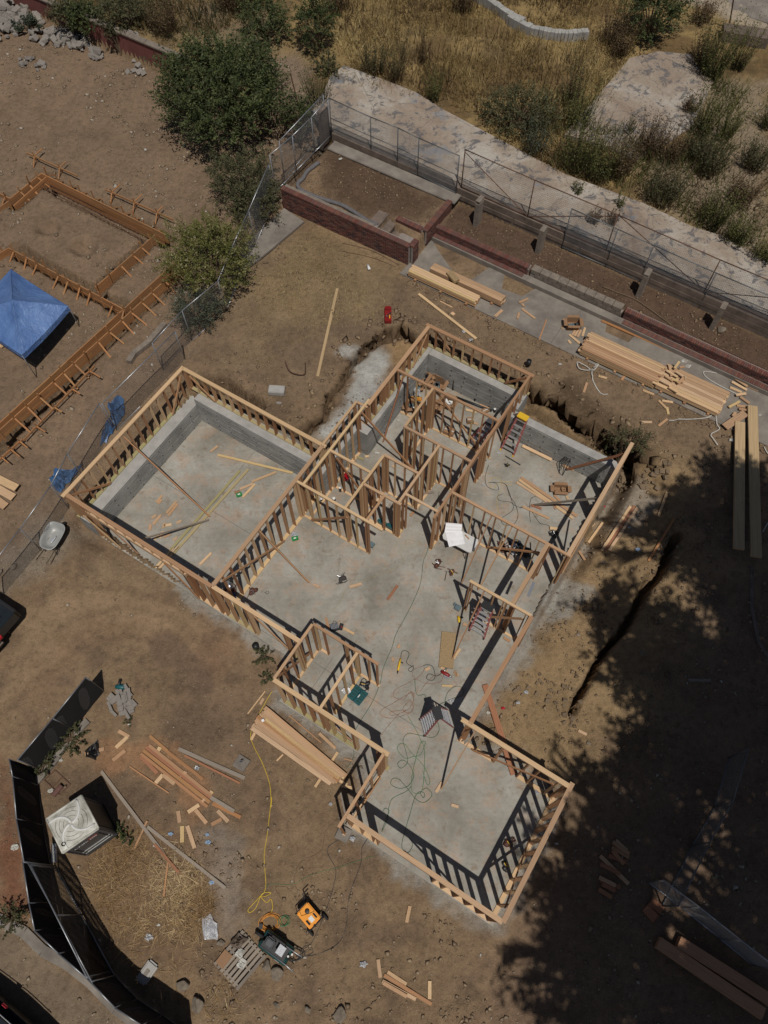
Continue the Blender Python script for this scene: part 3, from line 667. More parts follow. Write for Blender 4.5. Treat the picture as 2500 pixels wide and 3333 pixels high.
wall('closet back wall frame by the heater and the black packet', (-6.21, 5.45), (-3.85, 5.45), 0, .09, double=(1.5,), gaps=[(.35, 1.15)])
wall('closet dividing wall frame next to the open teal case', (-4.57, 3.41), (-4.57, 5.38), 0, .09, top='pale_lumber', gaps=[(.2, .45)])
wall('front room outer wall frame with a wide window gap', (-9.69, 4.75), (-6.36, 4.75), -.02, .14, gaps=[(1.35, 2.75)], brace=[(.8, 2.4, 2.5, .1, 1)], top='pale_lumber', bottom='treated_lumber')
# sheet metal connector plate and loose headers lying between
b_ = box('connector_plate', Q3(-.98, 10.22, 2.55), (.1, .55, .004), 'galvanised', rz=YAW+.12)
tag(b_, 'punched metal connector plate on the wide header', 'metal plate')
# temporary braces from plates down to the slab
def prop(label, p, q, mat='stud_lumber', w=.038, h=.089):
    o = beam('temporary_brace', p, q, w, h, mat); tag(o, label, 'brace', 'temporary diagonal braces'); return o
prop('long brace from garage west plate down to the middle of the garage slab', (-9.38,15.19,2.5), (-6.57,13.14,0.08))
prop('grey brace lying low across the garage slab to the same cleat', (-6.61,12.99,0.1), (-8.7,11.8,1), 'grey_lumber')
prop('brace from the middle wall plate down into the big front room', (-4.25,11.34,2.55), (-2.73,10.41,0.08))
prop('brace crossing from box room plate over the notch to the hall', (-0.77,16.07,2.55), (1.15,15.09,0.08))
prop('steep orange brace inside the box room corner', (0.79,17.75,2.5), (0.01,16.38,0.08), 'red_lumber')
prop('brace leaning from wall plate past the folding table to the slab', (3.67,11.82,2.5), (2.78,10.36,0.08))
prop('second long thin brace right of the folding table', (4.33,11.39,2.5), (3.36,10.07,0.08))
prop('long brace reaching from ladder wall down to the plywood piece', (3.22,9.06,2.5), (2.3,7.56,0.08))
prop('long brace from near room corner into the cord-strewn floor', (2.65,4.63,2.5), (1.73,3.31,0.08), 'fir_lumber')
prop('flat brace of the open east room by its stem wall', (8.52,14.2,2.5), (7.1,14.97,0.15), 'red_lumber')
prop('grey brown brace from far east wall to the middle of the east room', (7.42,12.5,2.4), (5.71,13.46,0.1), 'grey_lumber')
prop('brace standing in the dirt outside the garage door corner', (-10.5,12.25,2), (-9.72,11.88,-0.1), 'pale_lumber')

# ---------------- brick planter, terraces, old slabs ----------------
for i, c in enumerate(((.155, .055, .042), (.11, .042, .035), (.20, .082, .058), (.07, .035, .032), (.15, .075, .06))):
    plain('brick_%s' % 'red dark orange sooty brown'.split()[i], c, .9, var=.35, scale=8, bmp=.4)
plain('mortar', (.30, .255, .225), .95, var=.3, scale=6)
BR = ['brick_red', 'brick_red', 'brick_dark', 'brick_orange', 'brick_sooty', 'brick_brown']
def bricks(t, p0, p1, z0, z1, n, thick=.10, face=-1, cap=True, limit=300, capmat=None, slope=None):
    """running-bond brick facing from p0 to p1; pieces become parts until the limit, then one joined part"""
    a0, b0 = p0; a1, b1 = p1; L = math.hypot(a1-a0, b1-b0); ua, ub = (a1-a0)/L, (b1-b0)/L
    rz = YAW+math.atan2(ub, ua); m3 = Matrix.Rotation(rz, 4, 'Z'); rest = {}
    bk = MB(); off_ = thick*.5; bk.box(Q3((a0+a1)/2+ub*off_*-face, (b0+b1)/2-ua*off_*-face, (z0+z1)/2), (L, thick-.012, z1-z0), rz); bk.done('mortar_bed', 'mortar', t)
    rows = max(1, int(round((z1-z0)/.078))); cnt = 0
    items = []
    for r in range(rows):
        zz = z0+.039+r*.078; u = -.11 if r % 2 else 0
        while u < L-.02:
            s = max(u, 0); e = min(u+.21, L); u += .222
            if e-s > .04: items.append((r, s, e, zz))
    if cap:
        u = 0
        while u < L-.03: items.append((99, u, min(u+.075, L), z1+.045)); u += .088
    items.sort(key=lambda q: -q[3])
    for (r, s, e, zz) in items:
        j = random.uniform(-.005, .006)
        if r == 99: d = (e-s, thick*2.4, .085); c = Q3(a0+ua*(s+e)/2-ub*thick*.9*0, b0+ub*(s+e)/2, zz)
        else:
            d = (e-s-.012, thick, .066); c = Q3(a0+ua*(s+e)/2+ub*(thick*.6+j)*-face, b0+ub*(s+e)/2-ua*(thick*.6+j)*-face, zz)
        mt = random.choice(BR if r != 99 else ['brick_brown', 'brick_red', 'brick_brown', 'brick_orange'])
        if cnt < limit:
            o = link(bpy.data.objects.new('brick', unit_box(mt, 'brick'))); attach(o, t)
            mm = m3 @ Matrix.Diagonal((*d, 1)); mm.translation = c; o.matrix_basis = mm; cnt += 1
        else: rest.setdefault(mt, MB()).box(c, d, rz)
    first = True
    if rest:
        V = []; F = []; mi = []
        for k, (mt, mb) in enumerate(rest.items()):
            n0 = len(V); V += mb.V; F += [[q+n0 for q in f] for f in mb.F]; mi += [k]*len(mb.F)
        me = bpy.data.meshes.new('bricks'); me.from_pydata(V, [], F)
        for mt in rest: me.materials.append(MATS[mt])
        me.polygons.foreach_set('material_index', mi); me.update()
        o = link(bpy.data.objects.new('bricks', me)); attach(o, t); o['kind'] = 'stuff'
    return limit-cnt
t = thing('brick_planter_wall', 'long dark red brick front wall of the raised planter', 'brick wall', Q3(-15.4, 21, 1.7))
mb = MB(); mb.prism([Q(*p) for p in ((-18.7, 21.03), (-13.95, 21.03), (-13.95, 21.3), (-18.7, 21.3))], 1.4, 2.62); mb.prism([Q(*p) for p in ((-13.95, 21.03), (-12.25, 21.03), (-12.25, 21.2), (-13.95, 21.2))], 1.4, 2.62)
mb.done('core', 'mortar', t)
bricks(t, (-18.7, 20.98), (-12.2, 20.98), 1.6, 2.6, 0, face=-1)
beam('ledge', Q3(-18.6, 21.18, 2.64), Q3(-14.1, 21.18, 2.64), .16, .05, 'block_concrete', t)
t2 = thing('brick_stair_wall', 'brick side wall of the steps with chipped pale top', 'brick wall', Q3(-12.3, 22.4, 1.7))
MB().prism([Q(*p) for p in ((-13.3, 22.08), (-12.25, 22.08), (-12.25, 22.3), (-13.3, 22.3))], 1.4, 2.6).prism([Q(*p) for p in ((-12.35, 22.3), (-12.2, 22.3), (-12.2, 24.3), (-12.35, 24.3))], 1.9, 2.5).done('core', 'mortar', t2)
bricks(t2, (-13.5, 22.08), (-12.25, 22.08), 1.6, 2.6, 0, limit=150)
bricks(t2, (-12.15, 22.1), (-12.15, 24.2), 1.9, 2.55, 0, limit=150)
t3 = thing('end_pier', 'brick pier ending the planter wall beside the steps', 'brick pier', Q3(-12.1, 21.2, 1.7))
bricks(t3, (-12.15, 21.0), (-12.15, 21.45), 1.6, 2.6, 0, limit=90)
MB().prism([Q(*p) for p in ((-12.9, 21.02), (-12.2, 21.02), (-12.2, 21.5), (-12.9, 21.5))], 1.4, 2.6).done('core', 'mortar', t3)
t = thing('garden_steps', 'dusty grey steps cut through the brick planter', 'steps', Q3(-12.8, 21.8, 1.7))
for i in range(4):
    box('step', Q3(-13.65+i*.42, 21.62, 2.42-.2*i), (.4, .86, .12), 'old_wall', t, rz=YAW, bev=.01)
    box('riser', Q3(-13.65+i*.42, 21.62, 2.1-.2*i), (.36, .82, .5), 'old_wall', t, rz=YAW)
box('landing', Q3(-14.2, 21.65, 2.52), (.5, 1.0, .12), 'old_wall', t, rz=YAW)
# buried hose of grey membrane in the planter
pts = spline([(-2.71,29.41,2.6),(-3.18,28.88,2.6),(-3.37,28.42,2.6),(-3.58,28.1,2.6),(-3.51,27.78,2.6),(-3.09,27.43,2.6),(-2.4,27.08,2.6),(-1.64,26.73,2.6),(-1.08,26.27,2.6),(-0.53,25.77,2.6),(-0.14,25.52,2.6)], 6)
plain('grey_felt', (.15, .14, .145), .95, var=.3)
tag(MB().tube(pts, [.09]*len(pts), 8).done('drain_sock', 'grey_felt', smooth=True), 'grey fabric drain sock curling along the planter edge', 'drain pipe')
t = setting(box('planter_path', Q3(-15.2, 24.45, 2.58), (6.6, .62, .08), 'path_concrete', rz=YAW, bev=.02))
# low walls of the terrace
t = thing('low_brick_wall', 'low brick wall with soldier coping right of the planter steps', 'brick wall', Q3(-10, 22.9, 1.7), 'low terrace brick walls')
MB().prism([Q(*p) for p in ((-12.2, 22.93), (-7.6, 22.93), (-7.6, 23.15), (-12.2, 23.15))], 1.5, 2.2).done('core', 'mortar', t)
bricks(t, (-12.2, 22.95), (-7.6, 22.95), 1.7, 2.2, 0)
t = thing('low_brick_wall', 'long low brick wall with crumbling top behind the largest lumber stacks', 'brick wall', Q3(0, 22.9, 1.7), 'low terrace brick walls')
MB().prism([Q(*p) for p in ((-3.3, 22.93), (9, 22.75), (9, 23.0), (-3.3, 23.18))], 1.5, 2.2).done('core', 'mortar', t)
bricks(t, (-3.3, 22.95), (9, 22.77), 1.7, 2.2, 0)
t = thing('block_wall', 'grey concrete block wall between two stretches of low brick wall', 'block wall', Q3(-5.4, 23, 1.7))
MB().prism([Q(*p) for p in ((-7.5, 22.9), (-3.4, 22.9), (-3.4, 23.2), (-7.5, 23.2))], 1.5, 2.1).done('core', 'mortar', t)
u = -7.5
for r in range(3):
    u = -7.5+(.2 if r % 2 else 0)
    while u < -3.45:
        e = min(u+.4, -3.4); box('block', Q3((u+e)/2, 23.04, 1.78+r*.195), (e-u-.012, .33, .183), 'block_concrete', t, rz=YAW, bev=.006); u += .405
t = thing('kerb_bench', 'low kerb with brick edging running under the terrace walls', 'kerb', Q3(-4, 22.7, 1.7))
MB().prism([Q(*p) for p in ((-12.2, 22.6), (9, 22.35), (9, 22.72), (-12.2, 22.9))], 1.4, 1.9).done('kerb_body', 'path_concrete', t)
bricks(t, (-12.2, 22.78), (-7.7, 22.74), 1.82, 1.84, 0, limit=60)
bricks(t, (-3.2, 22.66), (9, 22.5), 1.82, 1.84, 0, limit=150)
for i, (a, z, lab) in enumerate(((-10.72, 3.45, 'hollow block pier standing in leaf litter right of the planter'), (-7.75, 3.35, 'hollow block pier at the meeting of brick and block walls'), (-3.2, 3.4, 'hollow block pier behind the open cardboard carton'), (-.07, 3.35, 'hollow block pier with a jagged rock at its foot'))):
    t = thing('block_pier', lab, 'pier', Q3(a, 24.1, 2.1), 'hollow block piers on the terrace')
    for k in range(6):
        box('block', Q3(a, 24.1, 2.1+.1+k*.2), (.2, .4, .19), 'block_concrete', t, rz=YAW, bev=.006)
    box('cap', Q3(a, 24.1, z-.03), (.2, .4, .05), 'block_concrete', t, rz=YAW)
t = thing('retaining_wall', 'long stained grey retaining wall below the chain-link fences', 'retaining wall', Q3(-5, 24.9, 2.2))
MB().prism([Q(*p) for p in ((-18.7, 24.83), (9, 24.6), (40, 24.4), (40, 24.75), (9, 24.95), (-18.7, 25.1))], 1.9, 2.86).done('wall_body', 'old_wall', t)
for i in range(9):
    beam('board_mark', Q3(-18.6+i*3.1, 24.80-i*.02, 2.45), Q3(-15.6+i*3.1, 24.78-i*.02, 2.45), .03, .2, 'old_wall', t)
t = thing('corner_pier', 'tall stained pier at the planter back corner inside the fence', 'pier', Q3(-18.9, 24.7, 2.6))
box('shaft', Q3(-19.05, 24.75, 3.0), (.22, .55, 1.9), 'old_wall', t, rz=YAW, bev=.02)
# concrete walkway under the lumber stacks and other flat concrete
def pad(name, pts, z, th=.2, mat='path_concrete'):
    return setting(MB().prism(pts, z-th, z).done(name, mat))
pad('walkway', [Q(*p) for p in ((-12.25, 20.28), (9, 20.28), (9, 22.5), (-2.5, 22.62), (-2.6, 22.0), (-3.6, 22.0), (-3.8, 22.62), (-7.0, 22.62), (-7.3, 21.9), (-8.2, 21.8), (-8.5, 22.6), (-9.2, 22.68), (-9.5, 21.6), (-10.3, 21.5), (-11.6, 22.3), (-12.1, 22.7))], 1.70)
for a in (-8.7, -5.2, -1.8, 1.2): pad('walkway_joint', [Q(*p) for p in ((a, 20.3), (a+.02, 20.3), (a+.02, 21.5), (a, 21.5))], 1.703, .01, 'joint_line')
pad('corner_path', [(-4.27,27.6),(-3.35,26.76),(-5.06,24.71),(-5.59,24.15),(-6.08,25.12)], 1.72, .1)
def crackmat():
    m, t, b = newmat('cracked_concrete')
    pos = t.nodes.new('ShaderNodeNewGeometry').outputs['Position']
    A = noise(t, pos, .35, 8, .7, .5); B = noise(t, pos, 1.6, 9, .75, .6); D = noise(t, pos, 11, 7, .7)
    c = ramp(t, A, [(.32, (.22, .16, .12)), (.5, (.32, .26, .205)), (.66, (.43, .39, .34))])
    c = mixc(t, 1, c, ramp(t, D, [(.3, .78), (.5, 1.0), (.72, 1.12)]), 'MULTIPLY')
    c = mixc(t, ramp(t, B, [(.53, 0.0), (.575, .85)]), c, (.10, .098, .105))
    c = mixc(t, ramp(t, noise(t, pos, .5, 5, .6), [(.60, 0.0), (.66, .6)]), c, (.20, .225, .26))
    vo = t.nodes.new('ShaderNodeTexVoronoi'); vo.feature = 'DISTANCE_TO_EDGE'; vo.inputs['Scale'].default_value = .28
    ad = t.nodes.new('ShaderNodeVectorMath'); ad.operation = 'ADD'; nt = t.nodes.new('ShaderNodeTexNoise'); nt.inputs['Scale'].default_value = 1.2; nt.inputs['Detail'].default_value = 6
    t.links.new(pos, nt.inputs[0]); t.links.new(pos, ad.inputs[0]); t.links.new(nt.outputs[1], ad.inputs[1]); t.links.new(ad.outputs[0], vo.inputs[0])
    c = mixc(t, ramp(t, vo.outputs[0], [(.002, .55), (.007, 0.0)]), c, (.09, .075, .06))
    t.links.new(c, b.inputs['Base Color']); b.inputs['Roughness'].default_value = .9
    bump(t, b, B, .5, .04)
crackmat()
pad('old_house_slab', [Q(*p) for p in ((-18.9, 25.15), (-18.6, 25.15), (9, 24.98), (40, 24.8), (40, 27.9), (9, 27.9), (1, 27.7), (-1.6, 28.1), (-2.7, 27.95), (-5.0, 28.15), (-8.6, 28.0), (-10.5, 28.25), (-13.0, 28.6), (-15.2, 28.9), (-17.0, 29.3), (-18.6, 29.3))] + [(-1.66,35.87), (-2.28,35.15), (-2.71,33.45), (-3.23,32.74)], 2.86, .3, 'cracked_concrete')
pad('old_slab_pink', [(12.03,36.01),(13.47,36.49),(15.02,36.21),(15.19,35.06),(15.62,34.06),(14.03,31.04),(12.27,29.52),(11.14,28.89),(10.1,29.77),(8.28,30.58),(9.76,32.73)], 2.98, .2, 'cracked_concrete')
pad('far_drive', [(15.1,41.25),(19.36,38.76),(22.33,36.3),(24.85,45.31),(14.94,44.73)], 2.90, .1)
# curved stone edging in the dry grass
t = thing('curved_stone_kerb', 'pale curved stone kerb sweeping through the dry grass', 'stone kerb', (5.91,39.78,2.85))
P_ = spline([(4.52,41.76,2.8),(4.99,41.02,2.8),(5.7,40.29,2.8),(6.46,39.29,2.8),(7.15,38.66,2.8)] + [(6.48,39.08,2.8),(7.47,38.11,2.8),(8.42,37.76,2.8),(9.22,37.61,2.8),(10.21,37.72,2.8)], 5)
for i in range(len(P_)-1):
    p, q = Vector(P_[i]), Vector(P_[i+1]); p.z = q.z = 3.0
    beam('kerb_stone', p+(q-p)*.03, q-(q-p)*.03, .34+random.uniform(-.04, .04), .55+random.uniform(0, .06), 'wall_top_concrete', t)
# dark red retaining wall top left
t = thing('red_retaining_wall', 'dark red painted wall with grey coping holding up the overgrown plot', 'retaining wall', Q3(-32, 25.3, 2))
MB().prism([Q(*p) for p in ((-60, 25.25), (-26, 25.25), (-26, 25.5), (-60, 25.5))], 1.0, 3.0).done('wall_body', 'red_wall', t)
for i in range(20): box('coping', Q3(-44.5+i*1.0, 25.36, 3.04), (.98, .34, .08), 'block_concrete', t, rz=YAW, bev=.01)
# far fragments at top right
t = thing('far_low_wall', 'pinkish low wall by the far drive at top right', 'wall', (18.16,37.27,2.9))
MB().prism([(16.78,38),(18.87,37.43),(18.69,36.64),(16.63,37.27)], 2.7, 3.4).done('wall_body', 'old_wall', t)
tag(MB().tube([(17.26,38.33,3), (16.9,38.12,4.3), (16.61,37.81,5)], .035, 6).done('pole', 'rusty_steel'), 'thin brown pole by the far drive', 'pole')

# ---------------- fences ----------------
def chain_mesh(mb, p0, p1, z0a, z1a, z0b, z1b, cell=.09, r=.0022):
    """diagonal wires between p0 and p1 with bottom and top heights at each end"""
    L = math.hypot(p1[0]-p0[0], p1[1]-p0[1]); h = z1a-z0a
    def P(u, v):
        f = min(max(u/L, 0), 1); z0 = z0a+(z0b-z0a)*f; z1 = z1a+(z1b-z1a)*f
        return (p0[0]+(p1[0]-p0[0])*f, p0[1]+(p1[1]-p0[1])*f, z0+(z1-z0)*v)
    k = -int(h/cell)-1
    for s in (0, 1):
        u = -h
        while u < L:
            a, b = u, u+h; va, vb = 0.0, 1.0
            if a < 0: va = -a/h; a = 0
            if b > L: vb = 1-(b-L)/h; b = L
            if b-a > .02:
                if s: mb.tube([P(a, 1-va), P(b, 1-vb)], r, 3)
                else: mb.tube([P(a, va), P(b, vb)], r, 3)
            u += cell
def fence(label, pts, group, mat='galvanised', cell=.10, r=.0034, pr=.024, fabric=None, low=True, mid=False, feet=False, cat='chain-link fence', bm=None):
    """pts: (x, y, z_bottom, z_top) of each post"""
    c = pts[len(pts)//2]
    t = thing('chain_link_fence', label, cat, (c[0], c[1], c[2]), group)
    for (x, y, z0, z1) in pts: MB().tube([(x, y, z0-.05), (x, y, z1)], pr, 8).done('post', mat, t, True)
    mb = MB()
    for i in range(len(pts)-1):
        a, b = pts[i], pts[i+1]
        MB().tube([(a[0], a[1], a[3]), (b[0], b[1], b[3])], pr*.85, 8).done('top_rail', mat, t, True)
        if low: MB().tube([(a[0], a[1], a[2]+.06), (b[0], b[1], b[2]+.06)], pr*.85, 8).done('bottom_rail', mat, t, True)
        if mid:
            f = .5; MB().tube([(a[0], a[1], (a[2]+a[3])/2), (b[0], b[1], (b[2]+b[3])/2)], pr*.7, 6).done('mid_rail', mat, t, True)
        chain_mesh(mb, a, b, a[2]+.04, a[3], b[2]+.04, b[3], cell, r)
        if fabric:
            n = len(mb.V); nx, nz = 14, 8; V = []; F = []
            d = Vector((b[0]-a[0], b[1]-a[1], 0)).normalized(); nn = Vector((-d.y, d.x, 0))
            for u in range(nx+1):
                for v in range(nz+1):
                    f = u/nx; g = v/nz; z0 = a[2]+(b[2]-a[2])*f+.05; z1 = a[3]+(b[3]-a[3])*f-.01
                    off = .03*math.sin(f*9+g*3)*math.sin(g*math.pi)+.012
                    V.append((a[0]+(b[0]-a[0])*f+nn.x*off, a[1]+(b[1]-a[1])*f+nn.y*off, z0+(z1-z0)*g))
            for u in range(nx):
                for v in range(nz): q = u*(nz+1)+v; F.append([q, q+nz+1, q+nz+2, q+1])
            mesh_obj('screen_fabric', V, F, fabric, t, True)
    o = mb.done('chain_link_mesh', bm or mat, t); o['kind'] = 'stuff'
    return t
def ab4(a, b, z0, z1): x, y = Q(a, b); return (x, y, z0, z1)
plain('old_galvanised', (.16, .17, .18), .5, metal=.4, var=.25)
fence('taller grey chain-link fence panels standing on the planter back edge', [ab4(-18.75, 24.9, 2.6, 4.5), ab4(-16.6, 24.86, 2.6, 4.45), ab4(-15.2, 24.83, 2.6, 4.5), ab4(-14.15, 24.8, 2.6, 4.45), ab4(-12.15, 24.7, 2.6, 4.5)], 'chain-link fences', 'old_galvanised', cell=.075, mid=True)
fence('chain-link fence side panels on the planter left edge by the bushes', [ab4(-18.8, 24.85, 2.6, 4.45), ab4(-18.8, 23.6, 2.6, 4.35), ab4(-18.8, 22.2, 2.6, 4.35), ab4(-18.95, 20.8, 2.4, 4.3)], 'chain-link fences', 'galvanised', cell=.08)
fence('second chain-link panel leaning behind the planter side fence', [ab4(-19.1, 24.95, 2.6, 4.5), ab4(-19.3, 21.9, 2.2, 4.1)], 'chain-link fences', 'galvanised', cell=.1)
fence('rusty chain-link fence with diagonal braces on the retaining wall', [ab4(-12.0, 24.86, 2.86, 4.75), ab4(-8.79, 24.82, 2.86, 4.7), ab4(-5.2, 24.8, 2.86, 4.7), ab4(-1.0, 24.78, 2.86, 4.6), ab4(3.2, 24.76, 2.86, 4.6), ab4(9, 24.7, 2.86, 4.6)], 'chain-link fences', 'rusty_steel', cell=.11, bm='old_galvanised')
for k, (a, b) in enumerate(((-11.95, -8.85), (-5.1, -8.7), (-5.1, -1.1), (3.1, -.9))):
    tg = MB().tube([Q3(a, 24.8, 4.68), Q3(b, 24.8, 2.95)], .018, 6).done('fence_brace', 'rusty_steel')
    tag(tg, 'rusty diagonal pipe brace on the wall-top fence, %s from the planter' % ORD[k], 'fence brace', 'rusty fence braces')
fence('newer grey fence panels standing on the terrace soil below the wall', [ab4(-7.0, 24.72, 2.15, 4.2), ab4(-5.0, 24.72, 2.15, 4.15), ab4(-3.47, 24.72, 2.15, 4.1), ab4(-.9, 24.7, 2.15, 4.05), ab4(1.9, 24.68, 2.15, 4.05), ab4(5.5, 24.66, 2.15, 4.05)], 'chain-link fences', 'old_galvanised', cell=.09, bm='old_galvanised')
def f3(p, q): return p, q
fence('chain-link fence running down past the green bushes to the garage', [ab4(-19.0, 20.7, 2.0, 3.9), ab4(-18.4, 18.4, 1.6, 3.5), ab4(-17.9, 16.6, 1.5, 3.3), ab4(-17.4, 14.95, 1.3, 3.1), ab4(-17.75, 13.1, 1.15, 2.95), ab4(-17.85, 11.35, .95, 2.75)], 'chain-link fences', cell=.10)
fence('chain-link fence with torn blue tarpaulin caught in it beside the garage', [ab4(-17.4, 12.2, 1.0, 2.85), ab4(-17.66, 8.25, .85, 2.65)], 'chain-link fences', cell=.10)
fence('chain-link fence along the gravel and rubble left of the garage', [ab4(-17.75, 8.2, .8, 2.65), ab4(-17.5, 6.05, .45, 2.3), ab4(-17.2, 4.8, .3, 2.15), ab4(-17.0, 3.0, .1, 2.0), ab4(-16.9, 1.0, 0, 1.85)], 'chain-link fences', cell=.10)
# torn blue tarps on the fence
def rag(name, label, pts, mat, cat, h=.12, seed=1, grp=None, z=None):
    """crumpled sheet over the outline pts (x, y, z)"""
    P = [Vector(p) for p in pts]; c = sum(P, Vector())/len(P); V = []; F = []; n = len(P); R = 5; rr = random.Random(seed)
    V.append(tuple(c+Vector((0, 0, h))))
    for k in range(1, R+1):
        for i in range(n*3):
            f = i/3; a = P[int(f) % n]; b = P[(int(f)+1) % n]; p = a.lerp(b, f-int(f)); q = c.lerp(p, k/R*(1+rr.uniform(-.10, .10) if k == R else 1))
            V.append((q.x+rr.uniform(-.02, .02), q.y+rr.uniform(-.02, .02), q.z+.02+h*rr.random()*(1 if k < R else .35)))
    m = n*3
    for i in range(m): F.append([0, 1+i, 1+(i+1) % m])
    for k in range(R-1):
        for i in range(m): a = 1+k*m+i; b = 1+k*m+(i+1) % m; F.append([a, a+m, b+m, b])
    o = mesh_obj(name, V, F, mat, None, False); tag(o, label, cat, grp); return o
rag('torn_tarp', 'torn blue tarpaulin draped through the fence, larger upper piece', [(-10.57,18.02,0.94),(-10.3,17.96,0.96),(-10.1,17.49,0.93),(-10.11,17.15,0.92),(-10.27,16.83,0.89),(-10.45,16.33,0.88),(-10.63,16.01,0.84),(-10.87,15.87,0.81),(-10.74,16.33,0.88),(-10.72,16.74,0.9),(-10.53,17.42,0.92),(-10.81,17.6,0.92)], 'blue_tarp', 'tarpaulin', .35, 3, 'torn blue tarpaulins')
rag('torn_tarp', 'torn blue tarpaulin hanging low on the fence, smaller lower piece', [(-12.49,14.97,0.56),(-11.97,14.89,0.56),(-11.48,15.11,0.62),(-11.69,14.71,0.55),(-12.01,14.29,0.52),(-12.16,14.02,0.49),(-12.41,14.09,0.51),(-12.68,14.58,0.54)], 'blue_tarp', 'tarpaulin', .3, 4, 'torn blue tarpaulins')
# black screened fences bottom left
def xz(p, z): return (p[0], p[1])+z
plain('galv_dark', (.30, .31, .33), .4, metal=.6, var=.2)
F1 = [(-9.58,6.59), (-10.4,5.31), (-11.24,4.07)]
fence('black screened gate leaf standing open beside the grey offcut pile', [(p[0], p[1], -.12, 1.75) for p in F1], 'black screened fences', 'galv_dark', fabric='black_mesh', cell=.09, r=.0028, cat='screened gate')
F2 = [(-11.47,4.08), (-11.26,3.57), (-10.9,2.38), (-10.45,1.23)]
fence('black screened fence section along the portable toilet', [(p[0], p[1], -.15, 1.8) for p in F2], 'black screened fences', 'galv_dark', fabric='black_mesh', cell=.09, r=.0018)
F3 = [(-10.48,1.23), (-10.09,0.17), (-9.8,-0.51)]
fence('black screened fence section left of the doubled gate rails', [(p[0], p[1], -.2, 1.8) for p in F3], 'black screened fences', 'galv_dark', fabric='black_mesh', cell=.09, r=.0015)
F4 = [(-9.8,-0.51), (-9.04,-1.07), (-8.15,-1.67), (-7.31,-2.34), (-6.54,-2.74), (-5.61,-3.24)]
fence('black screened fence following the pavement edge to the bottom', [(p[0], p[1], -.3, 1.8) for p in F4], 'black screened fences', 'galv_dark', fabric='black_mesh', cell=.09, r=.0015)
F5 = [(-10.31,1.21), (-9.24,-0.14), (-8.01,-1.73)]
fence('folded back double gate panel with twin top rails', [(p[0], p[1], -.15, 1.85) for p in F5], 'black screened fences', 'galv_dark', cell=.07, r=.0032, bm='black_plastic', cat='gate panel')
F6 = [(-10.19,1.14), (-8.14,-1.62)]
fence('second gate panel folded tight against its twin', [(p[0], p[1], -.15, 1.9) for p in F6], 'black screened fences', 'galv_dark', fabric=None, cell=.08, r=.003, bm='black_plastic', cat='gate panel')
# right hand fence in the tree's shade
F7 = [(10.91,4.09), (10.16,2.62), (9.32,1.54), (8.18,-0.09)]
fence('grey fence line running down through the tree shade at right', [(p[0], p[1], gh(p[0], p[1]), gh(p[0], p[1])+1.5) for p in F7], 'chain-link fences', 'old_galvanised', cell=.12)
F8 = [(7.86,0.55), (8.74,-0.13), (9.73,-0.96), (10.58,-1.65)]
fence('fence with bright top rail crossing the shaded corner', [(p[0], p[1], gh(p[0], p[1]), 1.6) for p in F8], 'chain-link fences', 'galvanised', cell=.12)
# ground-level pavement edges bottom left and curb by the green weeds
def strip(name, pts, w, z0, h, mat='path_concrete'):
    mb = MB()
    for i in range(len(pts)-1):
        p, q = pts[i], pts[i+1]
        mb.bar((p[0], p[1], gh(*p[:2])+z0), (q[0], q[1], gh(*q[:2])+z0), w, h)
    return setting(mb.done(name, mat))
strip('pavement_kerb', [(-12.7,0.01),(-11.78,-0.23),(-10.95,-0.59),(-10.31,-1.08),(-9.48,-1.45),(-8.73,-1.9),(-7.9,-2.55),(-7.11,-3),(-6.08,-3.55)], .30, .03, .10, 'path_concrete')
strip('old_kerb', [(-10.75,4.45),(-11,4.12),(-11.3,3.71),(-11.5,3.46)], .24, .02, .16, 'path_concrete')
strip('old_kerb_piece', [(-9.94,5.6),(-10.41,5.04),(-10.67,4.62),(-10.93,4.21)], .22, .02, .14, 'path_concrete')
strip('broken_footing', [(-8.93,21.47),(-9.49,20.56),(-10.03,19.98),(-10.18,19.58)], .22, .08, .28, 'block_concrete')
strip('right_path_edge', [(12.67,10.3),(12.45,8.88),(12.51,7.77),(12.74,7.22)], .12, .0, .1, 'old_wall')

wood('beam_lumber', [(.42,.22,.125), (.46,.25,.14)])
wood('weathered_lumber', [(.44,.31,.17), (.50,.36,.21)])
plain('clod_soil', (.24,.17,.105), .95, var=.4, scale=5, bmp=.6, bd=.02)
# ---------------- lumber ----------------
FIR = ['fir_lumber', 'fir_lumber', 'pale_lumber']
def stack(label, a0, a1, b0, b1, z, layers, w, h, mats, jit=.12, gap=.006, group='lumber stacks on the concrete walkway', cat='lumber stack', n0=None, up=0):
    """boards laid along a between rows b0..b1, built board by board on stickers"""
    t = thing('lumber_stack', label, cat, Q3((a0+a1)/2, (b0+b1)/2, z), group)
    for f in (.12, .5, .88):
        a = a0+(a1-a0)*f; beam('sticker', Q3(a, b0-.06, z+.045), Q3(a, b1+.06, z+.045), .09, .085, 'stud_lumber', t)
    for k in range(layers):
        b = b0+w/2; zz = z+.09+h/2+k*(h+.002)
        while b+w/2 <= b1+.001:
            j0, j1 = random.uniform(-jit, jit), random.uniform(-jit, jit)
            beam('board', Q3(a0+j0, b, zz), Q3(a1+j1, b+random.uniform(-.004, .004), zz), w-.003, h, random.choice(mats), t); b += w+gap
    return t
stack('banded stack of yellow boards, leftmost on the walkway by the brick planter', -11.85, -8.65, 20.28, 20.80, 1.70, 5, .10, .05, ['pale_lumber', 'pale_lumber', 'form_lumber'], jit=.03)
stack('stack of wide orange planks behind the banded yellow boards', -11.15, -7.75, 20.86, 21.42, 1.70, 4, .185, .07, ['fir_lumber'], jit=.05)
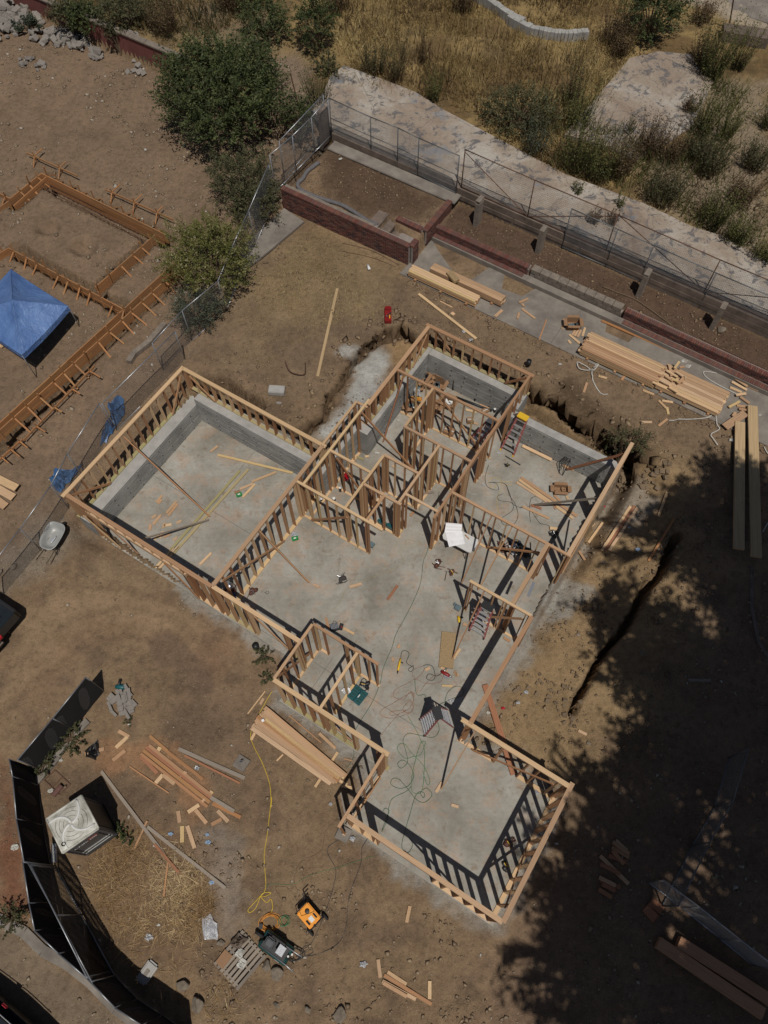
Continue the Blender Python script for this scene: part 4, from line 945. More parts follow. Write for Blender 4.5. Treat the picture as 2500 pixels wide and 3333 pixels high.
stack('tallest lumber stack of long studs beside the open cardboard carton', -4.0, -.9, 20.36, 21.36, 1.70, 8, .092, .04, FIR, jit=.10)
stack('lower lumber stack with offcuts strewn on its end', -.85, 1.65, 20.42, 21.62, 1.70, 5, .14, .04, ['pale_lumber', 'pale_lumber', 'fir_lumber'], jit=.06)
def px_stack(label, rows, z0, h, w, mats, stick=(), group='lumber on the dirt yard', cat='lumber stack'):
    """rows: ((x,y),(x,y), layer, material, width)"""
    c = rows[0][0]; zb = gh(*c)+z0
    t = thing('lumber_stack', label, cat, (c[0], c[1], zb), group)
    for s in stick: beam('sticker', (s[0][0], s[0][1], zb+.04), (s[1][0], s[1][1], zb+.04), .09, .075, 'pale_lumber', t)
    for (p, q, k, m, ww) in rows:
        zz = zb+.08*bool(stick)+h/2+k*(h+.003)
        beam('board', (p[0], p[1], zz), (q[0], q[1], zz), ww, h, m, t)
    return t
R5 = []
E5 = [(-4.48,5.24),(-1.95,3.54),(-4.03,5.98),(-1.29,3.82)]
p0, p1, p2, p3 = [Vector((*p, 0)) for p in E5]
for lay in range(4):
    for k in range(9):
        f = (k+.5)/9; f2 = f*.9; a = p0.lerp(p2, f); b = p1.lerp(p1.lerp(p3, .98), f2+.02)
        d = (b-a).normalized(); s = random.uniform(-.12, .10) if lay == 3 else random.uniform(-.05, .05); e = random.uniform(-.15, .15)
        if lay == 3 and k in (1,): continue
        a2 = a+d*s+(d*.35 if (lay == 3 and k == 5) else Vector()); b2 = b+d*e
        R5.append(((a2.x, a2.y), (b2.x, b2.y), lay, 'form_lumber' if (lay == 3 and k == 4) else random.choice(FIR), .138))
px_stack('wide stack of pinkish planks on the dirt beside the front wall', R5, 0, .04, .14, FIR, [((-4.47,4.92), (-4.04,5.87)), ((-2.32,3.42), (-1.61,4.5))], 'lumber on the dirt yard')
t = thing('packet_label', 'small white paper label stapled on the dirt yard lumber stack', 'paper label', (-4.08,5.49,0.25))
box('paper', Vector((-4.08,5.49,0.25))+Vector((0, 0, .0)), (.09, .09, .003), 'paper', t, rz=.5)
# glulam beams at the right, two on the walkway end and two by the near corner
def big(label, p, q, w, h, m, group, zz=0):
    z = max(gh(*p[:2]), gh(*q[:2]))+zz
    return tag(beam('timber_beam', (p[0], p[1], z+h/2+.03), (q[0], q[1], z+h/2+.03), w, h, m), label, 'beam', group)
big('long weathered beam, left of the pair running into the tree shade', (13.31,15.92), (12.13,10.75), .36, .09, 'weathered_lumber', 'long beams at the right edge', .12)
big('long weathered beam, right of the pair running into the tree shade', (13.93,16.62), (12.65,10.44), .36, .09, 'weathered_lumber', 'long beams at the right edge', .12)
big('orange beam with a coil of wire on it in the near right corner', (8.44,-1.02), (10.83,-2.54), .33, .30, 'beam_lumber', 'long beams at the right edge')
big('longer orange beam lying left of its twin in the near right corner', (7.85,-1.03), (10.5,-2.82), .33, .22, 'beam_lumber', 'long beams at the right edge')
tag(box('osb_sheet', (2.14,7.87,0.04), (.50, 1.28, .06), 'osb', rz=-.13), 'rectangle of oriented strand board on the slab near the braces', 'plywood')
tag(box('osb_bundle', (2.95,23.03,2.12), (.26, .60, .14), 'osb', rz=.55), 'bundle of short strand board strips on the orange planks', 'bundle')
def loose(place, group, items, w=.09, h=.038, dz=.0, mat=None, noun='offcut', names='board_offcut'):
    """loose boards lying about: items = (p, q[, material[, width[, lift]]])"""
    its = sorted(items, key=lambda i: (i[0][0]+i[1][0]))
    lens = [math.hypot(i[0][0]-i[1][0], i[0][1]-i[1][1]) for i in its]
    for k, it in enumerate(its):
        p, q = it[0], it[1]; m = it[2] if len(it) > 2 and it[2] else (mat or random.choice(FIR)); ww = it[3] if len(it) > 3 else w; lz = it[4] if len(it) > 4 else 0
        def zz(u):
            z = gh(*u[:2])
            s = sdist(np.array([u[0]]), np.array([u[1]]), [Q(*c) for c in SLAB])[0]
            if s < 0: z = 0.0
            s = sdist(np.array([u[0]]), np.array([u[1]]), [Q(*c) for c in ((-12.25, 20.28), (9, 20.28), (9, 22.5), (-12.25, 22.5))])[0]
            if s < 0: z = 1.70
            return z
        o = beam(names, (p[0], p[1], zz(p)+h/2+dz+lz+.012), (q[0], q[1], zz(q)+h/2+dz+lz+.012), ww, h, m)
        tone = {'fir_lumber': 'orange', 'pale_lumber': 'pale yellow', 'grey_lumber': 'grey', 'red_lumber': 'reddish brown', 'treated_lumber': 'green-tinged', 'form_lumber': 'brown', 'stud_lumber': 'tan', 'osb': 'strand board', 'weathered_lumber': 'pale brown'}[m]
        size = 'short' if lens[k] < .5 else ('long' if lens[k] > 1.8 else 'mid-length')
        lab = '%s %s %s %s' % (size, tone, noun, place)
        if len(its) > 1: lab += ', %s from left' % ORD[k] if k < len(its)-1 or len(its) < 3 else ', rightmost one'
        tag(o, lab, 'board', group)
def pairs(s, **k): return [(s[i], s[i+1])+tuple(k.get('x', ())) for i in range(0, len(s)-1, 2)]
loose('on the garage slab', 'boards on the garage slab', pairs([(-6.82,16.03),(-6.55,16.29),(-6.52,15.88),(-3.53,15.02),(-5.09,14.65),(-4.18,15.07),(-5.53,14.33),(-5.04,14.56),(-5.4,13.98),(-4.97,14.54)]) +
      [((-5.59,15.15), (-7.92,11.78), 'treated_lumber', .10), ((-5.27,15.21), (-7.8,11.63), 'treated_lumber', .10)], dz=0)
loose('in the sawdust patch of the garage', 'offcuts in the garage sawdust', pairs([(-8.68,13.81),(-8.49,14.1),(-8.6,13.74),(-8.5,13.92),(-8.24,13.34),(-7.92,13.84),(-8.16,13.23),(-7.87,13.73),(-8.78,13.14),(-8.61,13.26),(-8.68,12.86),(-8.45,13.27),(-8.78,12.61),(-8.78,12.86),(-8.29,12.71),(-8.25,12.92),(-8.27,12.81),(-7.99,12.86),(-7.81,12.91),(-7.64,13.02),(-8.57,12.23),(-8.39,12.47),(-8.37,12.3),(-8.27,12.57),(-8.24,12.33),(-7.98,12.46),(-7.86,12.19),(-7.72,12.32)]), w=.10, h=.02)
loose('at the garage opening', 'offcuts at the garage opening', pairs([(-6.77,11.2),(-6.38,11.66),(-6.61,10.03),(-6.48,10.25),(-8.37,11.09),(-7.82,11.88),(-8.24,11.05),(-7.61,11.95)]))
loose('on the open front room floor', 'boards on the front room floor', [((0.09,9.75), (0.46,10.29), 'red_lumber'), ((-1.27,10.25), (-0.84,10.37)), ((-1.48,8.71), (-1.1,8.49)), ((-2.1,9.09), (-1.98,8.66), 'stud_lumber'), ((1.89,6.63), (2.25,6.61), 'pale_lumber', .06), ((2.37,7.12), (2.41,6.94)), ((0.23,7.64), (0.26,7.49)), ((0.41,7.96), (0.5,8.08)), ((2.33,7.56), (2.58,7.91)), ((-2.58,10.36), (-2.37,10.26))])
loose('beside the strand board and saw', 'offcuts around the circular saw', pairs([(1.88,7.24),(2.04,7.32),(2.09,7.31),(2.26,7.27),(1.97,7.23),(2.1,7.11),(1.35,7.17),(1.51,7.25),(2.35,7.09),(2.45,6.95),(4.12,8.29),(4.34,8.15),(2.73,8.81),(2.86,8.76)]), w=.10)
loose('on the near room slab', 'boards on the near room slab', [((1.55,3.21), (1.76,3.51), 'fir_lumber', .1), ((2.02,2.83), (2.24,2.76))])
loose('leaning across the near room back wall', 'wide planks', [((3.35,6.63), (4.07,3.71), 'red_lumber', .2, .05)], noun='plank')
loose('in the open east room', 'boards in the open east room', [((5.49,16.11), (6.57,15.44), 'pale_lumber', .13, .05), ((5.31,14.69), (7.27,12.99), 'fir_lumber', .12), ((5.23,14.6), (7.11,12.9), 'pale_lumber', .1), ((5.13,14.48), (6.2,13.62)), ((5.26,13.43), (6.21,12.91)), ((5.59,13.49), (5.96,13.33), 'red_lumber'), ((6.18,12.49), (6.47,12.44), 'pale_lumber', .12, .04), ((6.44,13.54), (6.51,13.3)), ((6.51,13.9), (6.7,13.65)), ((6.97,13.85), (7.02,13.71)), ((6.98,15.22), (7.39,14.99))])
loose('on the box room floor', 'boards in the box room', pairs([(3.37,17.89),(3.78,17.75),(3.95,18.11),(4.31,17.92),(3.6,17.26),(3.81,17.17)]))
loose('in the utility room and hall', 'offcuts in the hall', [((-1.27,15.55), (-1.01,15.8), 'pale_lumber'), ((-1.05,15.72), (-0.78,15.59), 'treated_lumber'), ((-0.72,15.71), (-0.56,15.75)), ((0.36,15.3), (0.45,15.21)), ((1.12,13.97), (1.92,14.11), 'grey_lumber', .1), ((0.99,13.08), (1.14,13.28), 'stud_lumber')])
loose('on the clay east of the slab', 'boards on the east clay', [((9.21,13), (7.96,11.35), 'red_lumber', .1), ((9.32,12.93), (8.12,11.35), 'fir_lumber', .1, .01), ((9.07,12.99), (7.86,11.36), 'pale_lumber', .1), ((7.57,11.92), (8.2,12.72), 'pale_lumber'), ((7.48,12.33), (7.9,12.71)), ((7.16,11.64), (7.31,11.17)), ((9.39,10.83), (10.47,12.34), 'form_lumber', .08), ((9.97,12.5), (10.37,13.38)), ((7.91,10.9), (7.34,11.37), 'grey_lumber'), ((6.3,5.06), (6.55,4.92)), ((10.04,6.57), (10.72,6.51), 'grey_lumber', .1)])
loose('by the walkway edge', 'boards along the walkway edge', [((1.54,22.55), (3.78,20.21), 'pale_lumber', .11), ((2.42,22.15), (2.9,21.79), 'pale_lumber', .04), ((2.85,21.54), (2.96,21.42), 'pale_lumber', .14), ((4.6,21.24), (4.92,21.58), 'fir_lumber', .12), ((6.27,20.04), (6.67,21.06), 'stud_lumber', .05)])
loose('on the grassy dirt north of the house', 'long boards', [((-2.54,18.5), (-1.83,22.92), 'weathered_lumber', .11)])
loose('near the open carton on the walkway', 'offcuts around the carton', pairs([(5.5,21.12),(5.59,21.43),(5.64,21.96),(6.04,22.17),(5.72,21.64),(6.21,21.11),(5.83,21.77),(5.74,21.91),(7.26,20.58),(7.38,21.05),(7.5,19.81),(7.42,19.98),(7.49,20.27),(7.87,19.81),(7.71,20.19),(7.89,20.52),(7.81,20.14),(7.99,20.48),(8.01,20.18),(8.17,20.61),(7.62,20.23),(7.75,20.48)]))
loose('lying along the big lumber stacks', 'long boards beside the big stacks', [((8.88,20.97), (11.52,19.36), 'form_lumber', .1), ((8.49,19.09), (12.7,16.4), 'pale_lumber', .1, .06), ((9.26,18.03), (9.5,18.35), 'stud_lumber')])
loose('on the lower lumber stack', 'offcuts heaped on the lower stack', [(p, q, None, .09, .36+.03*(i % 3)) for i, (p, q) in enumerate(zip([(11.04,18.45),(10.89,18.14),(11.23,18.05),(10.81,17.9),(11.01,17.74),(11.19,17.51),(10.7,17.59),(10.84,17.36),(11.39,18.25),(11.48,17.89),(10.58,17.67),(11.19,18.21)], [(11.04,17.9),(11.25,17.82),(11.55,17.73),(11.06,17.66),(11.33,17.58),(11.5,17.81),(10.95,17.43),(11.12,17.12),(11.59,18.29),(11.39,17.58),(10.87,17.47),(11.44,18.53)]))])
loose('scattered below the walkway', 'offcuts below the walkway', pairs([(7.8,17.64),(7.95,18.03),(10,17.53),(10.39,17.33),(10.01,17.96),(10.6,17.83),(10.46,17.76),(10.8,17.52),(10.53,17.05),(10.76,16.7),(10.66,17.05),(11.06,16.97),(10.79,16.74),(10.8,16.44),(10.38,15.99),(10.74,16.25),(9.79,16.2),(10.16,16.16),(8.4,18.26),(8.71,18.14)]))
loose('in the heap atop the long beams', 'offcuts heaped by the long beams', [(p, q, None, .10, .03*(i % 4)) for i, (p, q) in enumerate(zip([(13.35,17.6),(13.46,17.84),(13.59,17.99),(13.72,18.11),(14.04,17.67),(14.41,17.74),(13.08,16.64),(13.45,17.17),(13.42,16.75),(13.63,17.13),(13.44,16.56),(13.12,16.22)], [(13.74,17.36),(13.95,17.44),(13.99,17.59),(14.15,17.75),(14.4,17.43),(14.64,17.35),(13.55,16.9),(13.85,17.24),(13.87,16.67),(13.91,16.82),(13.8,16.48),(13.27,16.37)]))])
loose('in the heap by the long beams', 'wide planks by the beams', [((12.73,15.74), (13.61,16.33), 'fir_lumber', .3, .12)], noun='plank')
loose('in the long messy row by the sawdust', 'long boards in the sawdust row', [((-7.91,4.73), (-5.65,3.15), 'red_lumber', .12), ((-7.81,4.78), (-5.63,3.2), 'stud_lumber', .1), ((-7.98,4.62), (-5.67,3), 'form_lumber', .11), ((-8.05,4.52), (-5.73,2.87), 'stud_lumber', .09), ((-5.65,3.15), (-4.87,2.72), 'grey_lumber', .12), ((-5.58,2.97), (-4.65,2.54), 'form_lumber', .11), ((-7.39,4.72), (-5.95,3.7), 'form_lumber', .1), ((-7.82,5.08), (-7.18,4.59), 'form_lumber', .09), ((-8.04,4.44), (-7.45,3.91), 'red_lumber', .12)], noun='board')
loose('between toilet and sawdust row', 'long grey boards', [((-6.83,4.66), (-4.6,3.72), 'grey_lumber', .12), ((-6.62,4.45), (-4.75,3.57), 'red_lumber', .06), ((-9.27,3.98), (-6.95,1.5), 'grey_lumber', .1), ((-7.57,2.3), (-4.96,0.53), 'grey_lumber', .1), ((-7.27,1.79), (-6.41,0.97), 'red_lumber', .08, .03), ((-7.88,1.68), (-7.59,2.47), 'stud_lumber', .06, .03), ((-6.81,0.32), (-6.78,1.27), 'stud_lumber', .05, .04), ((-8.38,4.13), (-7,3.29), 'stud_lumber', .04)], noun='board')
loose('scattered round the sawdust row', 'offcuts round the sawdust row', pairs([(-9.88,4.53),(-9.28,4.69),(-8.95,4.32),(-8.58,4.63),(-6.33,2.71),(-6,2.93),(-6.1,2.78),(-5.71,2.38),(-5.55,2.33),(-5.25,2.5),(-5.4,2.75),(-5.03,2.42),(-6.65,2.76),(-6.56,2.41),(-6.47,2.31),(-6.42,1.83),(-6.31,2.31),(-6.01,1.66),(-7.47,3.6),(-7.26,3.86),(-7.26,3.86),(-6.85,3.57),(-7.51,4.59),(-7.44,4.72),(-5.85,3.03),(-5.91,3.09),(-5.66,3.28),(-5.62,3.34),(-6.56,3.87),(-6.53,3.95)]) + pairs([(-8.89,5.26),(-8.51,5.06),(-8.9,4.72),(-8.56,5.06)]), w=.12)
loose('at the front wall edge of the dirt', 'offcuts near the front wall', [((-4.65,5.78), (-4.11,6.54), 'pale_lumber', .04), ((-4.25,6.09), (-4.15,6.3)), ((-3.26,5.71), (-2.16,4.81), 'stud_lumber', .04), ((-2.23,5.1), (-1.68,4.6), 'fir_lumber', .1, .05), ((-1.4,4.29), (-1.13,4.22), 'fir_lumber', .04), ((-1.54,3.61), (-1.29,3.48)), ((-1.48,3.45), (-1.1,3.38)), ((-3.6,4.25), (-3.4,4.45), 'pale_lumber', .05), ((-1.48,3.25), (-1.34,2.63), 'grey_lumber', .07)])
loose('on the dirt below the near room', 'boards on the lower dirt', [((0.53,-0.45), (0.64,-0.01), 'fir_lumber', .1), ((-0.33,-1.4), (-0.27,-1.86), 'fir_lumber', .1), ((-0.06,-1.72), (0.49,-2.04), 'fir_lumber', .1), ((-0.16,-1.8), (1.2,-2.54), 'stud_lumber', .1), ((-0.21,-1.95), (0.75,-2.41), 'fir_lumber', .1, .04), ((-0.19,-1.99), (0.49,-2.33), 'fir_lumber', .1, .08), ((1.15,-2.41), (1.17,-1.96), 'pale_lumber', .1)])
loose('in the shaded heap by the near room', 'boards in the shaded heap', [(p, q, m, .12, .03*(i % 3)) for i, (p, q, m) in enumerate(zip([(6.52,1.3),(6.49,1.07),(6.94,1.68),(6.91,1.53),(6.78,1.3),(6.39,0.7),(6.43,0.61),(6.34,0.38),(6.9,1.44),(7.05,1.72),(6.46,0.52)], [(7.27,0.51),(7.06,0.79),(7.4,1.34),(7.39,1.25),(7.31,1.11),(6.86,0.47),(7.01,0.42),(6.71,0.15),(7.2,1.06),(7.36,1.43),(6.84,0.33)], ['fir_lumber', 'red_lumber', 'stud_lumber', 'stud_lumber', 'red_lumber', 'fir_lumber', 'red_lumber', 'stud_lumber', 'stud_lumber', 'fir_lumber', 'red_lumber']))])
loose('stacked small in the tree shade', 'short planks in the tree shade', [((7.67,-0.13), (7.94,-0.44), 'red_lumber', .28), ((7.85,0.05), (8.16,-0.22), 'red_lumber', .25, .05)], noun='plank')
loose('at the left edge near the neighbour fence', 'planks left of the fence', [((-14.83,13.91), (-14.1,13.41), 'fir_lumber', .3, .1), ((-14.87,14.63), (-13.74,14.08), 'pale_lumber', .3, .2), ((-14.93,14.34), (-13.86,13.76), 'fir_lumber', .3, .1), ((-15.97,20.9), (-15.56,20.59), 'pale_lumber', .15, .05)], noun='plank')
# grey paver offcut heap and its grinder
t = thing('paver_heap', 'heap of grey cut paver slabs under the teal power saw', 'paver heap', (-8.87,6.23,-0.02))
cz = gh(*(-8.87,6.23))
for i in range(26):
    p = (-8.87,6.2); r = random.random()**.6*.42; q = random.uniform(0, 6.28); m, L = frame((0, 0, 0), (math.cos(q), math.sin(q), random.uniform(-.2, .2)))
    o = link(bpy.data.objects.new('paver', unit_box('rubble_concrete', 'paver'))); attach(o, t)
    mm = Matrix.Rotation(random.uniform(-.5, .3)-.9, 4, 'Z') @ Matrix.Rotation(random.uniform(-.25, .25), 4, 'X') @ Matrix.Diagonal((random.uniform(.25, .42), random.uniform(.09, .2), .05, 1))
    q = random.uniform(0, 6.28); mm.translation = (p[0]+r*math.cos(q), p[1]+r*math.sin(q)*1.2, cz+.05+(.45-r)*.35*random.random()+.02*(i % 4)); o.matrix_basis = mm

# ---------------- foundation forms on the neighbour's lot ----------------
def form(label, p, q, h=.50, courses=3, inner=None, sides=(1,)):
    """standing form boards from p to q (tops at z), boards on edge"""
    p = Vector(p); q = Vector(q); t = thing('form_wall', label, 'formwork', ((p.x+q.x)/2, (p.y+q.y)/2, p.z-h), 'foundation forms on the neighbouring lot')
    L = (q-p).length; d = (q-p).normalized(); n = Vector((-d.y, d.x, 0)); ch = h/courses
    for k in range(courses):
        u = 0; first = True
        while u < L-.02:
            l = min(L-u, random.choice((2.4, 3.6, 3.0))); a = p+d*u; b = p+d*(u+l-.006); z = Vector((0, 0, -ch*(k+.5)))
            off = n*random.uniform(-.006, .006); beam('board', a+z+off, b+z+off, .038, ch-.006, 'form_lumber', t); u += l
    u = .3
    while u < L:
        for s in sides:
            c = p+d*u+n*s*.045; beam('stake', c+Vector((random.uniform(-.06, .06), random.uniform(-.06, .06), .28+random.uniform(-.12, .2))), c+Vector((random.uniform(-.04, .04), 0, -h-.1)), .06, .03, 'form_lumber', t)
            if random.random() < .7:
                beam('kicker', c+Vector((0, 0, -.05)), c+n*s*random.uniform(.5, .65)+d*random.uniform(-.1, .1)+Vector((0, 0, -h+.02)), .065, .03, 'form_lumber', t)
        u += random.uniform(.5, .8)
    return t
form('inner form boards along the far side of the forms trench', (-15.62,30.25,1.55), (-9.38,26.27,1.5), sides=(1,))
form('doubled form boards at the upper left return of the forms', (-15.6,30.27,1.55), (-16.71,28.62,1.55), sides=(1,))
form('second row of form boards inside the upper left return', (-15.38,30.07,1.5), (-16.5,28.21,1.5), sides=())
form('short form at the left picture edge above the rebar', (-16.71,28.62,1.55), (-17.85,29.35,1.55), sides=(1,))
form('form boards behind the rebar bundle at the left edge', (-16.77,28.52,1.5), (-17.5,27.68,1.5), sides=())
form('form boards turning the corner just behind the blue canopy', (-16.16,25.62,1.5), (-16.9,24.98,1.5), sides=(-1,))
form('long form side facing the blue canopy with pale kickers', (-16.16,25.62,1.5), (-10.63,22.09,1.45), sides=(-1,))
form('second long row of form boards lying behind the longest form', (-8.79,24.9,1.4), (-14.95,16.33,1.3), sides=(), courses=2)
form('second row of boards inside the far form trench', (-15.51,30.25,1.2), (-9.65,26.44,1.2), sides=(), courses=2)
form('short cross form standing between the two long form rows', (-9.9,26.3,1.5), (-12.04,23.29,1.5), sides=(1,))
form('longest front form running below the canopy to the left edge', (-8.51,24.36,1.6), (-14.76,15.87,1.5), sides=(1,))
def waler(label, p, q, k, dz=.32):
    z = gh(*p[:2]); t = thing('batter_board', label, 'batter board', (p[0], p[1], z), 'batter boards round the forms')
    p = Vector((p[0], p[1], z+dz)); q = Vector((q[0], q[1], gh(*q[:2])+dz)); beam('board', p, q, .03, .09, 'form_lumber', t)
    L = (q-p).length; d = (q-p).normalized(); n = Vector((-d.y, d.x, 0))
    for i in range(k):
        c = p+d*L*(i+.3)/k
        beam('stake', c+Vector((0, 0, .25)), c-Vector((0, 0, dz+.05)), .05, .03, 'form_lumber', t)
        beam('kicker', c, c-n*.35+d*.1-Vector((0, 0, dz)), .05, .03, 'form_lumber', t)
        beam('spreader', c+Vector((0, 0, .03)), c+n*random.uniform(.4, .6)+Vector((0, 0, .03)), .05, .03, 'form_lumber', t)
waler('batter board beyond the forms, left one with leaning stakes', (-16.49,31.51), (-13.87,29.94), 2)
waler('batter board beyond the forms, longer one towards the green bushes', (-12.49,29.11), (-9.12,26.97), 3)
waler('low batter board in front of the longest form', (-11.47,19.31), (-13.75,16.02), 4)
waler('low batter board ending beneath the yellow-green bush', (-8.62,24.11), (-10.41,21.46), 3)
waler('batter board tangled with stakes at the lower left edge', (-13.8,16.05), (-14.63,15.02), 3)
# rebar cage in the trench and bundle
t = thing('rebar_cage', 'rusty rebar cage lying in the forms trench', 'rebar', (-12.95,28.47,1))
A_, B_ = Vector((-15.39,29.98,1.15)), Vector((-10.23,26.54,1.15)); dd = (B_-A_).normalized(); nn = Vector((-dd.y, dd.x, 0))
for s in (-.12, -.28, -.42):
    for z in (0, .18): MB().tube([A_+nn*s+Vector((0, 0, z)), (A_+B_)/2+nn*(s+.02)+Vector((0, 0, z-.03)), B_+nn*s+Vector((0, 0, z))], .009, 5).done('bar', 'rusty_steel', t)
for i in range(24):
    c = A_+dd*(B_-A_).length*i/24; MB().tube([c+nn*-.1, c+nn*-.1+Vector((0, 0, .2)), c+nn*-.44+Vector((0, 0, .2)), c+nn*-.44], .006, 4).done('stirrup', 'rusty_steel', t)
t = thing('rebar_bundle', 'bundle of blue-grey steel bars at the left edge', 'steel bars', (-16.65,27.32,1.1))
for i in range(14):
    o = Vector((-17.45,26.62,1.1)); e = Vector((-16.32,27.61,1.1)); s = Vector((.045*(i % 7)-.15, -.09*(i % 7)+.2, .02*(i//7)))
    MB().tube([o+s, e+s+Vector((random.uniform(-.1, .1), 0, 0))], .014, 6).done('bar', 'steel_blue_grey', t, True)
beam_ = beam('loose_plank', (-16.17,27.02,1.15), (-15.5,26.44,1.15), .16, .03, 'form_lumber'); tag(beam_, 'single brown plank lying beside the steel bars inside the forms', 'plank')
t = thing('shovel', 'red handled tool lying inside the forms', 'hand tool', (-13.7,27.22,1.15))
MB().tube([(-14,27.49,1.18), (-13.35,26.87,1.18)], .016, 6).done('shaft', 'red_paint', t); box('head', (-13.97,27.45,1.18), (.12, .08, .02), 'red_paint', t, rz=-.6)
# blue canopy
def canopy():
    N_, E_, S_ = [Vector((*p, 0)) for p in [(-15.29,23.58),(-12.56,21.55),(-13.93,19.11)]]
    W_ = N_+S_-E_; z0 = 2.3; pk = Vector((*(-14.28,21.03), 3.25)); cor = [N_, E_, S_, W_]
    for c in cor: c.z = z0
    g = gh(S_.x, S_.y)
    t = thing('canopy', 'blue pop-up canopy with a peaked roof on the neighbouring lot', 'canopy', (pk.x, pk.y, g))
    m, tr, b = newmat('canopy_cloth'); b.inputs['Base Color'].default_value = (.085, .17, .40, 1); b.inputs['Roughness'].default_value = .5
    pos = tr.nodes.new('ShaderNodeNewGeometry').outputs['Position']; bump(tr, b, noise(tr, pos, 2.6, 5, .6, 1.2), .8, .09); tr.links.new(ramp(tr, noise(tr, pos, 1.3, 5, .6), [(.35, (.07, .145, .35)), (.65, (.12, .22, .46))]), b.inputs['Base Color'])
    V = []; F = []; n = 10
    for k in range(4):
        a, b2 = cor[k], cor[(k+1) % 4]; base = len(V)
        for i in range(n+1):
            for j in range(n+1):
                u = i/n; v = j/n; e = a.lerp(b2, u); p = pk.lerp(e, v); p.z -= .10*math.sin(v*math.pi)*math.sin(u*math.pi)+.0
                p.z -= .07*math.sin(u*math.pi)*v; V.append(tuple(p))
        for i in range(n):
            for j in range(n): q = base+i*(n+1)+j; F.append([q, q+1, q+n+2, q+n+1])
    mesh_obj('roof_cloth', V, F, 'canopy_cloth', t, True)
    for k in range(4):
        a, b2 = cor[k], cor[(k+1) % 4]; V = []; 
        o = ((a+b2)/2-pk); o.z = 0; o.normalize()
        for i in range(n+1):
            p = a.lerp(b2, i/n); p.z -= .07*math.sin(i/n*math.pi)
            V += [tuple(p+o*.004), tuple(p+o*.02-Vector((0, 0, .22)))]
        mesh_obj('valance', V, [[2*i, 2*i+1, 2*i+3, 2*i+2] for i in range(n)], 'canopy_cloth', t, True)
        MB().tube([pk+Vector((0, 0, .012)), cor[k]+Vector((0, 0, .012))], .012, 5).done('seam', 'canopy_cloth', t)
        c = cor[k]; MB().tube([c+Vector((0, 0, -.05)), Vector((c.x+(.0), c.y, gh(c.x, c.y)))], .02, 8).done('leg', 'galvanised', t, True)
        MB().tube([c.lerp(pk, .06)-Vector((0, 0, .3)), ((a+b2)/2)-Vector((0, 0, .1)), b2.lerp(pk, .06)-Vector((0, 0, .3))], .012, 6).done('truss_bar', 'galvanised', t)
    q = (-14.15,19.4,2.2); box('tag_patch', (q[0], q[1]-.02, 2.2), (.12, .02, .1), 'white_plastic', t, rz=-.6)
canopy()
# scattered rubble top left: countable broken concrete chunks
def chunk(seed, mat, name='concrete_chunk'):
    rr = random.Random(seed); bm = bmesh.new(); bmesh.ops.create_cube(bm, size=1.0)
    for v in bm.verts: v.co += Vector((rr.uniform(-.18, .18), rr.uniform(-.18, .18), rr.uniform(-.15, .15)))
    bmesh.ops.bevel(bm, geom=bm.edges[:], offset=.08, segments=1, affect='EDGES')
    me = bpy.data.meshes.new(name); bm.to_mesh(me); bm.free(); me.materials.append(MATS[mat]); return me
CH = [chunk(i, 'rubble_concrete') for i in range(7)]; RK = [chunk(20+i, 'clod_soil', 'clod') for i in range(7)]
def boulder(seed, name='rock', mat='rock'):
    rr = random.Random(seed); bm = bmesh.new(); bmesh.ops.create_icosphere(bm, subdivisions=3, radius=.5)
    ax = [Vector((rr.uniform(-1, 1), rr.uniform(-1, 1), rr.uniform(-1, 1))).normalized() for _ in range(14)]; lim = [rr.uniform(.2, .38) for _ in ax]
    for v in bm.verts:
        for a, l in zip(ax, lim):
            d = v.co.dot(a)
            if d > l: v.co -= a*(d-l)*.9
        v.co *= 1+rr.uniform(-.012, .012)
    me = bpy.data.meshes.new(name); bm.to_mesh(me); bm.free(); me.materials.append(MATS[mat]); me.polygons.foreach_set('use_smooth', [False]*len(me.polygons)); return me
BO = [boulder(i) for i in range(6)]
def put(me, name, p, s, rz=None, parent=None, tilt=.3):
    o = link(bpy.data.objects.new(name, me))
    if parent is not None: attach(o, parent)
    mm = Matrix.Rotation(rz if rz is not None else random.uniform(0, 6.28), 4, 'Z') @ Matrix.Rotation(random.uniform(-tilt, tilt), 4, 'X') @ Matrix.Rotation(random.uniform(-tilt, tilt), 4, 'Y') @ Matrix.Diagonal((*s, 1))
    mm.translation = p; o.matrix_basis = mm; return o
def heap(name, label, cat, spots, n, smin, smax, meshes, group=None, lift=.3, pname='concrete_chunk'):
    c = spots[0]; t = thing(name, label, cat, (c[0], c[1], gh(*c[:2])), group)
    for i in range(n):
        s = random.choice(spots); r = s[2]*random.random()**.55; q = random.uniform(0, 6.28); x, y = s[0]+r*math.cos(q), s[1]+r*math.sin(q)
        k = random.uniform(smin, smax); put(random.choice(meshes), pname, (x, y, gh(x, y)+k*.3+lift*max(0, 1-r/s[2])*random.random()), (k*random.uniform(.8, 1.4), k, k*random.uniform(.5, .8)), parent=t, tilt=.6)
heap('rubble_heap', 'heap of broken concrete in the top left corner of the lot', 'rubble heap', [(*(-19.44,42.36), 1.3), (*(-18.44,41.32), 1.0), (*(-19.42,40.62), 1.0), (*(-20.51,42.38), 1.3)], 150, .16, .42, CH, 'rubble on the neighbouring lot', .7)
heap('rubble_heap', 'thin trail of broken concrete below the red wall', 'rubble heap', [(*(-17.48,40.18), .9), (*(-16.65,39.88), .8), (*(-15.62,39.86), .8), (*(-15.24,39.16), .6), (*(-14.2,38.52), .3), (*(-14.74,40.27), .6)], 95, .12, .34, CH, 'rubble on the neighbouring lot', .25)
